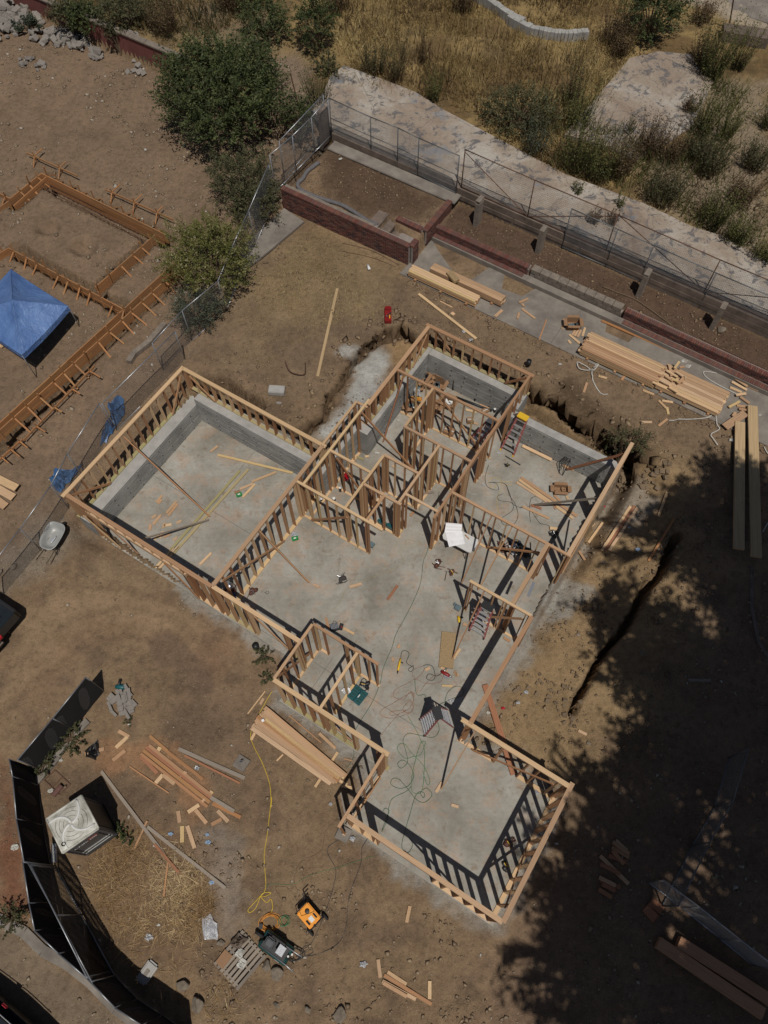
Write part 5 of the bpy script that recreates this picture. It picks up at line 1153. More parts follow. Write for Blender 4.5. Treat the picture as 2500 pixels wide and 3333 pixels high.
heap('rubble_heap', 'small broken blocks tumbling beside the big dark bush', 'rubble heap', [(*(-11.97,37.36), .6), (*(-11.8,38.02), .5), (*(-12.26,38.55), .3), (*(-17.81,37.98), .4), (*(-16.91,37.63), .3)], 34, .10, .28, CH, 'rubble on the neighbouring lot', .15)
heap('boulder_group', 'big grey stones beyond the planter side fence', 'stones', [(*(-2.79,31.53), .7), (*(-2.65,31.21), .5), (*(-2.93,31.92), .5)], 16, .3, .55, BO, None, .3, 'rock')
heap('clod_group', 'clods and roots on the bank east of the open room', 'clods', [(*(9.22,14.46), .5), (*(9.61,14.26), .6), (*(9.95,14.05), .5), (*(8.91,14.61), .4), (*(10.18,14.17), .4)], 90, .06, .18, RK, None, .12, 'clod')
heap('stone_group', 'small stones round the near end of the dark ditch', 'stones', [(*(6.23,5.66), .5), (*(5.78,6.11), .6), (*(4.96,6.29), .8), (*(6.76,8.7), .8), (*(7.57,9.27), .8)], 70, .05, .14, RK, None, .02, 'stone')
for i, (p, s, lab) in enumerate((((-6.02,-2.02), .75, 'upright pointed boulder at the bottom edge by the straw'), ((-5.51,-2.48), .8, 'largest boulder at the bottom edge beside the fence shadow'), ((-5,-0.92), .42, 'round boulder left of the wooden pallet'), ((-3.57,-1.54), .55, 'boulder directly below the green compressor'), ((-3.29,-1.79), .75, 'long flat boulder below the green compressor'), ((-3.26,-2.51), .35, 'small boulder near the bottom edge'), ((-2.34,-2.64), .4, 'pale boulder on the clay near the bottom edge'), ((-1.4,-2.77), .75, 'dark flat boulder cut by the bottom edge'), ((-13.46,11.07), .5, 'broken pale boulder left of the wheelbarrow'), ((-13.89,10.84), .45, 'white streaked rock at the left edge below the fence'), ((13.33,20.06), .65, 'jagged grey rock standing by the rightmost block pier'), ((6.57,4.65), .28, 'tan stone alone on the clay below the ditch'), ((8.69,7.52), .32, 'pale stone lying in the broken tree shade'), ((7.34,9.59), .26, 'flat round stone east of the slab'))):
    o = put(BO[i % 6], 'boulder', (p[0], p[1], gh(*p)+s*.16), (s*.72, s*.6, s*.4), parent=None, tilt=.25); tag(o, lab, 'boulder', 'boulders and single stones')
t = thing('concrete_block_piece', 'white sawn concrete block lying on the dirt by the garage', 'concrete block', (-4.1,17.86,1.5))
box('block', (-4.09,17.8,1.6), (.62, .36, .22), 'wall_top_concrete', t, rz=-.08, bev=.02)
tag(box('paver_stone', (-3.99,17.27,1.5), (.2, .1, .08), 'rubble_concrete', rz=-.2, bev=.01), 'single small paver on the bank behind the garage', 'paver')
for k, (p, l, r) in enumerate((((-4.74,4.19), 'concrete pier pad with metal bracket beyond the grey boards', .35), ((-1.39,2.02), 'concrete pier pad with metal bracket under the projecting plate', .45))):
    t = thing('pier_pad', l, 'footing', (p[0], p[1], gh(*p)), 'concrete pads with metal brackets')
    box('pad', (p[0], p[1], gh(*p)+.03), (.42, .42, .12), 'path_concrete', t, rz=r-.9, bev=.01)
    box('bracket', (p[0], p[1], gh(*p)+.18), (.09, .005, .2), 'galvanised', t, rz=r); box('bracket', (p[0]+.03, p[1]+.05, gh(*p)+.18), (.09, .005, .2), 'galvanised', t, rz=r)

plain('roof_white', (.66,.65,.62), .5, var=.12)
plain('grey_roof_line', (.22,.21,.19), .6)
plain('teal_dark', (.015, .07, .065), .35)
plain('barrow_steel', (.40, .40, .385), .5, metal=.3, var=.25, scale=4)
plain('brown_bag', (.20, .155, .12), .3, var=.4, bmp=.8)
plain('white_plastic_dull', (.60, .60, .58), .5, var=.15)
plain('dark_canvas', (.06, .052, .048), .9, var=.3)
plain('navy', (.02, .03, .06), .8)
plain('red_bright', (.5, .01, .03), .5)
plain('car_brown', (.05, .038, .03), .25)
plain('car_black', (.012, .012, .014), .2)
plain('cord_lgreen', (.08, .22, .09), .5, bmp=0)
plain('cord_faint', (.38, .30, .13), .6, bmp=0)
# ---------------- portable toilet ----------------
def toilet():
    c4 = [Vector((*p, 0)) for p in [(-9.33,1.47),(-8.46,2.1),(-9.05,2.97),(-9.93,2.37)]]
    c = sum(c4, Vector())/4; ex = ((c4[1]-c4[0])+(c4[2]-c4[3])).normalized(); rz = math.atan2(ex.y, ex.x); g = gh(c.x, c.y)
    t = thing('portable_toilet', 'grey portable toilet with a moulded off-white roof', 'portable toilet', (c.x, c.y, g))
    S = 1.12; ez = Vector((0, 0, 1)); ey = ez.cross(ex)
    def L(x, y, z): return c+ex*x+ey*y+Vector((0, 0, z))
    box('base', L(0, 0, g+.08), (S*.98, S*.98, .14), 'black_plastic', t, rz=rz, bev=.03)
    box('body', L(0, 0, (g+.15+1.86)/2), (S*.95, S*.95, 1.86-g-.15), 'grey_plastic', t, rz=rz, bev=.05)
    for s in (-1, 1):
        for q in (-1, 1): box('corner_trim', L(s*S*.465, q*S*.465, 1.0), (.07, .07, 1.75), 'grey_plastic', t, rz=rz, bev=.02)
    for y in (-1,):
        for x, w in ((-.4, .03), (.4, .03)): box('rib', L(x, y*S*.48, .85), (w, .02, 1.3), 'black_plastic', t, rz=rz)
        for z in (.55, .28): box('trim_line', L(0, y*S*.485, z), (S*.8, .02, .02), 'barrow_steel', t, rz=rz)
    box('door', L(S*.48, 0, .92), (.03, S*.72, 1.6), 'black_plastic', t, rz=rz, bev=.01)
    # roof: domed panel with swirl ribs
    n = 28; V = []; F = []
    for i in range(n+1):
        for j in range(n+1):
            x = (i/n-.5)*S; y = (j/n-.5)*S; r = math.hypot(x, y)/S; a = math.atan2(y, x)
            h = .10*(1-(2*x/S)**4)*(1-(2*y/S)**4)
            sw = 0
            for k in range(4):
                d = (a-(k*math.pi/2+.75-1.3*(.55-r)))
                d = (d+math.pi) % (2*math.pi)-math.pi; sw = max(sw, math.exp(-(d*r/.055)**2))
            ring = .006*(1 if math.sin(r*62) > .55 else 0) if .12 < r < .52 else 0
            h += .02*sw*(r < .62)
            V.append(tuple(L(x, y, 1.9+h)))
    for i in range(n):
        for j in range(n): q = i*(n+1)+j; F.append([q, q+n+1, q+n+2, q+1])
    rf = mesh_obj('roof', V, F, 'offwhite_roof', t, True)
    def rz_(x, y): return 1.905+.10*(1-(2*x/S)**4)*(1-(2*y/S)**4)
    for k in range(4):
        pts = []
        for i in range(13):
            r = .03+.56*i/12; a = k*math.pi/2+.75-1.3*(.55-r)+.5*(r-.3); x, y = r*S*math.cos(a), r*S*math.sin(a); x = max(-.5*S, min(.5*S, x)); y = max(-.5*S, min(.5*S, y)); pts.append(L(x, y, rz_(x, y)))
        MB().tube(pts, [.045-.0012*i for i in range(13)], 8).done('roof_rib', 'roof_white', rf, True)
        for j, r in enumerate((.20, .31, .41)):
            pts = []
            for i in range(9):
                a = k*math.pi/2+.85-1.3*(.55-r)+.5*(r-.3)+.12+(1.15)*i/8; x, y = r*S*math.cos(a), r*S*math.sin(a); pts.append(L(x, y, rz_(x, y)))
            MB().tube(pts, .007, 6).done('roof_ring', 'grey_roof_line', rf, True)
    for a, b in (((-.5, -.5), (.5, -.5)), ((.5, -.5), (.5, .5)), ((.5, .5), (-.5, .5)), ((-.5, .5), (-.5, -.5))):
        p, q = L(a[0]*S, a[1]*S, 1.90), L(b[0]*S, b[1]*S, 1.90); MB().tube([p, q], .035, 8).done('roof_rim', 'offwhite_roof', rf, True)
    mb = MB().lathe(L(-.42, -.38, 1.93), [(.055, 0), (.06, .09), (.045, .09), (.04, .02)], 16); mb.done('vent_pipe', 'black_plastic', rf, True)
    # phone number plate on the side that faces the house front
    for txt, x, mt in (('213-632-', -.17, 'white_plastic'), ('8888', .21, 'strap_white')):
        cu = bpy.data.curves.new('lettering', 'FONT'); cu.body = txt; cu.size = .12; cu.align_x = 'CENTER'; cu.extrude = .002
        o = link(bpy.data.objects.new('lettering', cu)); cu.materials.append(MATS[mt])
        me = bpy.data.meshes.new_from_object(o); bpy.data.objects.remove(o); o = link(bpy.data.objects.new('lettering', me)); attach(o, t)
        mm = Matrix((ex, ez, -ey)).transposed().to_4x4(); mm.translation = L(x, -S*.492, 1.35); o.matrix_basis = mm
    box('number_plate', L(.2, -S*.484, 1.40), (.30, .01, .12), 'red_paint', t, rz=rz)
toilet()

# ---------------- machines ----------------
def generator():
    P = [Vector((*p, 0)) for p in [(-2.75,-0.19),(-2.31,-0.64),(-1.97,-0.28),(-2.41,0.16)]]
    c = sum(P, Vector())/4; ex = (P[1]-P[0]).normalized(); ey = Vector((-ex.y, ex.x, 0)); g = gh(c.x, c.y); Lx = (P[1]-P[0]).length; Ly = (P[2]-P[1]).length; rz = math.atan2(ex.y, ex.x)
    t = thing('generator', 'orange portable generator on wheels beside the coiled cords', 'generator', (c.x, c.y, g))
    def L(x, y, z): return c+ex*x+ey*y+Vector((0, 0, z))
    box('tank', L(0, 0, g+.48), (Lx*.96, Ly*.90, .17), 'orange_paint', t, rz=rz, bev=.03)
    box('engine', L(0, 0, g+.25), (Lx*.8, Ly*.8, .32), 'dark_steel', t, rz=rz, bev=.03)
    for x in (-.5, .5):
        MB().tube([L(x*Lx, -Ly*.5, g+.05), L(x*Lx, -Ly*.5, g+.56), L(x*Lx, Ly*.5, g+.56), L(x*Lx, Ly*.5, g+.05)], .018, 8).done('frame_hoop', 'black_plastic', t, True)
    for y in (-.5, .5): MB().tube([L(-.5*Lx, y*Ly, g+.06), L(.5*Lx, y*Ly, g+.06)], .018, 8).done('frame_rail', 'black_plastic', t, True)
    MB().lathe(L(-.12, .05, g+.565), [(.07, 0), (.07, .03), (.05, .035)], 14).done('fuel_cap', 'black_plastic', t, True)
    box('label', L(.12, 0, g+.566), (.16, .12, .003), 'white_plastic', t, rz=rz); box('label', L(.12, .14, g+.566), (.16, .05, .003), 'glass_dark', t, rz=rz); box('label', L(.12, -.13, g+.566), (.16, .06, .003), 'glass_dark', t, rz=rz)
    box('gauge', L(.30, -.05, g+.566), (.05, .05, .01), 'glass_dark', t, rz=rz)
    MB().tube([L(-.3, -.1, g+.57), L(-.15, -.15, g+.575), L(.0, .12, g+.575), L(.02, .2, g+.57)], .006, 5).done('strap', 'black_plastic', t)
    for x in (.33,):
        for y in (-.58, .62):
            m = Matrix.Rotation(rz, 3, 'Z') @ Matrix.Rotation(math.pi/2, 3, 'X'); w = MB().lathe(L(x, y*Ly, g+.13), [(.03, -.03), (.13, -.03), (.14, 0), (.13, .03), (.03, .03)], 18, m).done('wheel', 'rubber', t, True)
    MB().tube([L(-.52*Lx, Ly*.35, g+.3), L(-.9*Lx, Ly*.5, g+.35), L(-.9*Lx, Ly*.95, g+.35)], .02, 8).done('handle', 'black_plastic', t, True)
generator()
def compressor():
    a, b = Vector((*(-3.65,-0.84), 0)), Vector((*(-3,-1.26), 0)); c = (a+b)/2; ex = (b-a).normalized(); ey = Vector((-ex.y, ex.x, 0)); g = gh(c.x, c.y); rz = math.atan2(ex.y, ex.x)
    t = thing('air_compressor', 'dark green wheelbarrow air compressor by the orange cord coil', 'air compressor', (c.x, c.y, g))
    def L(x, y, z): return c+ex*x+ey*y+Vector((0, 0, g+z))
    for y in (-.16, .16):
        m = Matrix((ey, Vector((0, 0, 1)), ex)).transposed()
        MB().lathe(L(0, y, .25), [(.05, -.5), (.12, -.46), (.125, 0), (.12, .46), (.05, .5)], 16, m).done('tank', 'teal_dark', t, True)
    box('deck', L(0, 0, .39), (.8, .36, .03), 'black_plastic', t, rz=rz)
    box('engine', L(-.2, .03, .52), (.3, .28, .24), 'dark_steel', t, rz=rz, bev=.04); box('engine_cover', L(-.2, .03, .66), (.2, .18, .05), 'grey_plastic', t, rz=rz, bev=.02)
    box('pump', L(.2, .05, .52), (.2, .24, .22), 'grey_plastic', t, rz=rz, bev=.03)
    for i in range(3): box('fin', L(.2, .05, .65+.02*i), (.22, .26, .006), 'galvanised', t, rz=rz)
    box('belt_guard', L(0, .22, .55), (.5, .04, .28), 'black_plastic', t, rz=rz, bev=.02)
    box('sticker', L(.22, -.27, .30), (.16, .005, .08), 'white_plastic', t, rz=rz)
    for q in (.45, .52): MB().lathe(L(q, .1*(q > .5)+.02, .45), [(.03, 0), (.03, .04)], 12).done('gauge', 'white_plastic', t)
    for y in (-.2, .2): MB().tube([L(-.4, y, .4), L(.5, y, .42), L(.8, y*1.1, .45)], .016, 8).done('handle', 'galvanised', t, True)
    m = Matrix.Rotation(rz, 3, 'Z') @ Matrix.Rotation(math.pi/2, 3, 'X'); MB().lathe(L(-.62, 0, .16), [(.03, -.04), (.15, -.04), (.16, 0), (.15, .04), (.03, .04)], 18, m).done('wheel', 'rubber', t, True)
compressor()
def wheelbarrow():
    a = Vector((*(-12.1,12.05), 0)); d = Vector((*(-11.94,12.51), 0))-Vector((*(-12.24,11.62), 0)); ex = d.normalized(); ey = Vector((-ex.y, ex.x, 0)); g = gh(a.x, a.y)
    t = thing('wheelbarrow', 'pale grey wheelbarrow parked on the gravel with a bottle inside', 'wheelbarrow', (a.x, a.y, g))
    def L(x, y, z): return a+ex*x+ey*y+Vector((0, 0, g+z))
    V = []; F = []; prof = [(0, .28, .20), (.5, .34, .22), (.85, .42, .30), (1, .50, .345), (1.0, .53, .37), (.97, .54, .375)]
    zs = [.30, .31, .42, .56, .565, .55]; n = 24
    for k, (s, rx, ry) in enumerate(prof):
        for i in range(n):
            q = 2*math.pi*i/n; cx, sx = math.cos(q), math.sin(q); f = .62; px_ = math.copysign(abs(cx)**f, cx)*rx; py = math.copysign(abs(sx)**f, sx)*ry*(1+.10*cx)
            V.append(tuple(L(px_+.06, py, zs[k]+(.06*cx if k > 2 else 0))))
    for k in range(len(prof)-1):
        for i in range(n): F.append([k*n+i, k*n+(i+1) % n, (k+1)*n+(i+1) % n, (k+1)*n+i])
    F.append(list(range(n))[::-1]); mesh_obj('tray', V, F, 'barrow_steel', t, True)
    for y in (-1, 1):
        MB().tube([L(.62, y*.06, .2), L(.1, y*.20, .28), L(-.55, y*.26, .34), L(-.95, y*.29, .42)], .018, 8).done('handle', 'bark', t, True)
        MB().tube([L(-.1, y*.22, .28), L(-.25, y*.24, 0), L(-.42, y*.24, 0), L(-.35, y*.24, .3)], .012, 6).done('leg', 'dark_steel', t)
    m = Matrix((ex, Vector((0, 0, 1)), ey)).transposed(); MB().lathe(L(.66, 0, .18), [(.03, -.04), (.16, -.04), (.18, 0), (.16, .04), (.03, .04)], 18, m).done('wheel', 'rubber', t, True)
    b = thing('bottle', 'crushed clear bottle with blue label inside the wheelbarrow', 'bottle', L(-.05, -.05, .33))
    MB().tube([L(-.22, .0, .345), L(-.15, .0, .345), L(-.12, 0, .345), L(.10, -.03, .345), L(.16, -.03, .345)], [.012, .012, .032, .032, .02], 10).done('shell', 'plastic_film', b, True)
    MB().tube([L(-.06, -.005, .345), L(.03, -.015, .345)], .034, 10).done('label_band', 'blue_print', b, True)
wheelbarrow()
def pallet():
    P = [Vector((*p, 0)) for p in [(-5.03,-1.43),(-4.4,-2.02),(-3.74,-1.3),(-4.35,-0.71)]]
    c = sum(P, Vector())/4; ex = (P[2]-P[1]).normalized(); ey = Vector((-ex.y, ex.x, 0)); g = gh(c.x, c.y)
    t = thing('pallet', 'worn wooden pallet with litter on it near the bottom edge', 'pallet', (c.x, c.y, g))
    for s in (-.55, 0, .55): beam('runner', c+ey*-.5+ex*s*.9+Vector((0, 0, g+.05)), c+ey*.5+ex*s*.9+Vector((0, 0, g+.05)), .05, .09, 'grey_lumber', t)
    for i in range(8):
        y = -.47+i*.134; beam('slat', c+ex*-.58+ey*y+Vector((0, 0, g+.105)), c+ex*(.58)+ey*y+Vector((0, 0, g+.105)), .09, .02, 'grey_lumber', t)
    p = (-4.85,-1.34,-0.1); b = box('carton_piece', (p[0], p[1], g+.13), (.42, .3, .02), 'cardboard', None, rz=.9); tag(b, 'flat brown cardboard piece lying on the pallet', 'cardboard')
    for q, l, s in (((-4.4,-1.19,0), 'crumpled white sack on the pallet, upper one', 3), ((-4.33,-1.47,0), 'crumpled white sack on the pallet, lower one', 5)):
        rag('paper_sack', l, [(q[0]-.16, q[1]-.05, g+.13), (q[0]+.05, q[1]-.16, g+.13), (q[0]+.17, q[1]+.06, g+.13), (q[0]-.02, q[1]+.16, g+.13)], 'strap_white', 'sack', .07, s, 'litter on the pallet')
    q = (-4.45,-0.89,0); rag('plastic_bag', 'brown crumpled plastic bag heaped at the pallet corner', [(q[0]-.3, q[1]-.05, g+.12), (q[0]+.05, q[1]-.2, g+.12), (q[0]+.28, q[1]+.05, g+.12), (q[0]-.02, q[1]+.2, g+.12)], 'brown_bag', 'bag', .2, 8)
pallet()

# ---------------- ladders ----------------
def ladder(label, foot, top, z, grp='step ladders', yaw=0, n=6, spread=.8, wb=.58, wt=.36, rear=None, topmat='yellow_paint', tray=False):
    """foot = ((x,y),(x,y)) front feet; top = centre of the cap at height z; rear = the two rear feet"""
    f0, f1 = [Vector((p[0], p[1], gh(*p) if not _onslab(p) else 0.0)) for p in foot]; tc = Vector((top[0], top[1], z))
    r0, r1 = [Vector((p[0], p[1], 0.0 if _onslab(p) else gh(*p))) for p in rear]
    c = (f0+f1+r0+r1)/4; t = thing('step_ladder', label, 'ladder', (c.x, c.y, 0), grp)
    s = (f1-f0).normalized(); a, b = tc-s*wt/2, tc+s*wt/2
    beam('rail', f0, a, .03, .075, 'fibreglass_red', t, up=s); beam('rail', f1, b, .03, .075, 'fibreglass_red', t, up=s)
    bk = ((r0+r1)/2-(f0+f1)/2).normalized()*.08
    sr = (r1-r0).normalized()
    beam('rear_rail', r0, a+bk, .025, .05, 'fibreglass_red', t, up=sr); beam('rear_rail', r1, b+bk, .025, .05, 'fibreglass_red', t, up=sr)
    for i in range(n):
        f = (i+.7)/(n+.2); p, q = f0.lerp(a, f), f1.lerp(b, f); beam('step', p, q, .085, .022, 'aluminium', t)
    for i in range(n-1):
        f = (i+.7)/(n+.2); p, q = r0.lerp(a+bk, f), r1.lerp(b+bk, f); beam('rear_bar', p, q, .03, .03, 'aluminium', t)
    m, L = frame(a, b)
    box('cap', tc+bk*.5+Vector((0, 0, .02)), (wt+.06, .26, .06), topmat, t, rz=math.atan2(s.y, s.x), bev=.015)
    for p in (f0, f1): box('foot', p+Vector((0, 0, .02)), (.06, .1, .05), topmat, t, rz=math.atan2(s.y, s.x))
    return t
_SL = [Q(*c) for c in SLAB]
def _onslab(p): return sdist(np.array([p[0]]), np.array([p[1]]), _SL)[0] < 0
ladder('step ladder with yellow top standing by the east room stem wall', ((4.64,16), (5.1,15.68)), (5.26,16.3), 1.75, rear=((5,16.78), (5.41,16.47)), n=6)
ladder('red railed step ladder with black tool tray under the stud wall', ((2.95,8.59), (3.43,8.27)), (3.4,8.79), 1.75, rear=((3.14,9.15), (3.62,8.91)), topmat='black_plastic', n=6)
ladder('open step ladder straddling cords in the middle of the slab', ((1.12,5.51), (1.25,4.98)), (1.57,5.34), 1.65, rear=((2.06,5.81), (2.21,5.24)), topmat='black_plastic', n=7)
ladder('dark folded step ladder behind the closet studs of the box room', ((3.34,16.3), (3.59,16.1)), (4.05,16.1), 1.7, rear=((3.8,16.49), (4.04,16.31)), topmat='grey_plastic', n=5)

# ---------------- table, plans, tool bags and the like ----------------
def slabbox(name, label, cat, p, d, mat, rz=0, z=0, bev=.01, grp=None):
    return tag(box(name, (p[0], p[1], z+d[2]/2+.004), d, mat, rz=rz, bev=bev), label, cat, grp)
t = thing('folding_table', 'grey folding table carrying the white building plans', 'table', (*(2.86,11.66), 0))
P = [(2.09,11.86),(2.22,12.12),(2.82,12.09),(3.4,11.73),(3.21,11.37),(3.07,11.22),(2.94,11.24)]
P = [(2.11,11.93),(2.27,12.21),(2.72,12.16),(3.4,11.73),(3.36,11.58),(3.21,11.37),(3.09,11.22),(2.97,11.26),(2.13,11.79)]
MB().prism(P, .71, .75).done('table_top', 'white_plastic_dull', t)
for q in [(2.26,11.91),(2.53,12.2),(2.95,11.31),(3.3,11.6)]: MB().tube([(q[0], q[1], .72), (q[0]*.999, q[1], 0.0)], .014, 6).done('leg', 'dark_steel', t)
def sheet(name, label, P, z, mat='paper', curl=.03):
    A, B, C_, D = [Vector((p[0], p[1], z)) for p in P]; V = []; F = []; n = 14
    for i in range(n+1):
        for j in range(5):
            p = A.lerp(B, j/4).lerp(D.lerp(C_, j/4), i/n); V.append((p.x, p.y, z+.004+curl*abs(math.sin(i/n*math.pi*3))*.5))
    for i in range(n):
        for j in range(4): q = i*5+j; F.append([q, q+1, q+6, q+5])
    return tag(mesh_obj(name, V, F, mat, None, True), label, 'paper plans', 'building plans on the table')
m_, t_, b_ = newmat('plan_print'); tcn = t_.nodes.new('ShaderNodeNewGeometry').outputs['Position']
vv = t_.nodes.new('ShaderNodeTexBrick'); vv.inputs['Scale'].default_value = 7; vv.inputs['Color1'].default_value = vv.inputs['Color2'].default_value = (.8, .8, .82, 1); vv.inputs['Mortar'].default_value = (.3, .3, .33, 1); vv.inputs['Mortar Size'].default_value = .012
t_.links.new(tcn, vv.inputs[0]); t_.links.new(mixc(t_, ramp(t_, noise(t_, tcn, 3, 2), [(.45, 0.0), (.55, 1.0)]), (.8, .8, .82), vv.outputs[0]), b_.inputs['Base Color']); b_.inputs['Roughness'].default_value = .7
sheet('plan_sheet', 'lower sheets of the building plans covered with faint drawings', [(2.2,12.08),(2.82,12.09),(2.89,11.57),(2.32,11.45)], .765, 'plan_print', .015)
sheet('plan_sheet', 'top white plan sheet folded back over the drawings', [(2.26,12.41),(2.84,12.35),(2.79,11.99),(2.18,12.02)], .80, 'paper', .03)
tag(box('offcut_on_table', (*(2.99,11.84), .775), (.22, .05, .02), 'fir_lumber', rz=-.9), 'small orange stick lying on the folding table', 'offcut')
def bag(label, p, mat, s, seed, cat='tool belt', z=0, grp='tool bags and belts', straps=2, smat=None):
    x, y = p; rr = random.Random(seed); t = thing('tool_bag', label, cat, (x, y, z), grp)
    for k in range(3):
        q = rr.uniform(0, 6.28); r = s*.35; c = (x+r*math.cos(q), y+r*math.sin(q), z+.05)
        bm = bmesh.new(); bmesh.ops.create_icosphere(bm, subdivisions=2, radius=1)
        for v in bm.verts: v.co = Vector((v.co.x*s*.42, v.co.y*s*.3, max(v.co.z, -.3)*s*.35))*(1+rr.uniform(-.12, .12))
        bmesh.ops.rotate(bm, cent=(0, 0, 0), matrix=Matrix.Rotation(q, 3, 'Z'), verts=bm.verts); bmesh.ops.translate(bm, vec=c, verts=bm.verts)
        me = bpy.data.meshes.new('pouch'); bm.to_mesh(me); bm.free(); me.materials.append(MATS[mat]); attach(link(bpy.data.objects.new('pouch', me)), t)
    for k in range(straps):
        pts = [(x+s*rr.uniform(-.9, .9), y+s*rr.uniform(-.9, .9), z+.02+.08*rr.random()) for _ in range(4)]
        MB().tube(spline(pts, 5), .014, 5).done('strap', smat or mat, t)
    for k in range(3):
        q = rr.uniform(0, 6.28); MB().tube([(x, y, z+.12), (x+s*.5*math.cos(q), y+s*.5*math.sin(q), z+.16)], .012, 5).done('hand_tool', rr.choice(['galvanised', 'yellow_paint', 'dark_steel']), t)
    return t
bag('brown leather tool belt on the slab, the one nearer the garage with red lining', (-4.71,10.09), 'brown_leather', .26, 1)
bag('dark grey tool bag touching the red-brown belt on the slab', (-1.59,10.61), 'dark_canvas', .28, 2)
bag('brown leather pouches with a hammer below the folding table', (1.98,11.09), 'brown_leather', .28, 3)
bag('single brown pouch at the end of the strap by the hammer', (2.47,10.74), 'brown_leather', .2, 4, straps=1)
t = thing('hammer', 'hammer lying across the brown tool pouches', 'hammer', (*(2.22,10.69), 0)); MB().tube([(*(2.25,10.8), .03), (*(2.17,10.46), .03)], .013, 6).done('shaft', 'black_plastic', t); MB().tube([(*(2.19,10.81), .04), (*(2.33,10.81), .04)], .018, 6).done('head', 'galvanised', t)
bag('pile of dark bags behind the studs of the table wall, right part', (5.11,11.61), 'black_plastic', .40, 6, 'bag', straps=3)
bag('reddish tool bags under the horizontal brace behind the table wall', (4.41,11.77), 'brown_leather', .34, 7, 'bag', straps=3)
bag('navy bag between the black and the reddish bags', (4.85,11.8), 'navy', .34, 9, 'bag')
rag('grey_cloth', 'light grey garment dropped between the bags', [(*q, .12) for q in [(4.56,11.76),(4.73,11.72),(4.8,11.38),(4.63,11.38)]], 'plastic_film', 'garment', .1, 5)
bag('dark bag with blue cloth at the garage and front room corner', (-5.66,10.14), 'brown_leather', .38, 10, 'bag', straps=3)
t = thing('metal_bucket', 'shiny metal bucket lying at the garage and front room corner', 'bucket', (*(-5.61,10.35), 0))
MB().tube([(*(-5.7,10.42), .16), (*(-5.47,10.19), .16)], [.12, .15], 16).done('bucket_shell', 'aluminium', t, True)
rag('blue_cloth', 'blue cloth dropped beside the shiny bucket', [(*q, .1) for q in [(-5.53,10.07),(-5.37,10.05),(-5.32,9.89),(-5.49,9.89)]], 'blue_tarp', 'cloth', .08, 6)
bag('black tool with cord standing by the near closet corner of the slab', (-0.71,6.68), 'black_plastic', .26, 11, 'power tool')
bag('black jacket heap by the east wall of the near room', (3.76,1.64), 'brown_leather', .26, 12, 'bag')
bag('small black box with strap on the near room slab', (3.59,1.05), 'black_plastic', .2, 13, 'bag', straps=1)
bag('black coil and tool on the slab near the far east wall', (6.32,12.22), 'black_plastic', .24, 14, 'power tool', straps=3)
bag('small black clamps on the east room slab', (4.82,15.26), 'black_plastic', .13, 15, 'clamps')
# open teal case with white cloth
t = thing('tool_case', 'open teal plastic power tool case beside the closet studs', 'tool case', (*(-0.95,6.33), 0))
A, B, C_, D = [Vector((*p, .05)) for p in [(-0.97,6.74),(-0.61,6.34),(-0.97,5.93),(-1.3,6.33)]]
c = (A+B+C_+D)/4; ex = (D-A).normalized(); rz = math.atan2(ex.y, ex.x); ey = Vector((-ex.y, ex.x, 0)); w = (D-A).length; l = (B-A).length
for s, nm in ((-.25, 'lid'), (.25, 'tray')):
    k = c+ey*l*s
    box(nm, (k.x, k.y, .03), (w*.98, l*.47, .05), 'teal_plastic', t, rz=rz, bev=.02)
    for e in (-1, 1): box('rim', (k.x+ey.x*e*l*.22, k.y+ey.y*e*l*.22, .07), (w*.96, .015, .04), 'teal_plastic', t, rz=rz); box('rim', (k.x+ex.x*e*w*.47, k.y+ex.y*e*w*.47, .07), (.015, l*.45, .04), 'teal_plastic', t, rz=rz)
    for i in range(4): box('recess', (k.x+ex.x*(i-1.5)*w*.2, k.y+ex.y*(i-1.5)*w*.2, .058), (w*.14, l*.3, .02), 'teal_dark', t, rz=rz, bev=.008)
box('label', (c.x+ey.x*l*.1, c.y+ey.y*l*.1, .075), (.12, .03, .003), 'white_plastic', t, rz=rz)
rag('white_cloth', 'white cloth draped at the corner of the open teal case', [(*q, .05) for q in [(-1.52,6.51),(-1.25,6.59),(-1.19,6.44),(-1.31,6.32),(-1.47,6.42)]], 'paper', 'cloth', .12, 7)
slabbox('tool_case', 'closed teal case standing by the bathroom studs, left one', 'tool case', (-0.07,12.77), (.36, .14, .26), 'teal_plastic', YAW, 0, .04, 'closed teal cases')
slabbox('tool_case', 'closed teal case standing by the tall post, right one', 'tool case', (0.23,12.6), (.34, .14, .26), 'teal_plastic', YAW, 0, .04, 'closed teal cases')
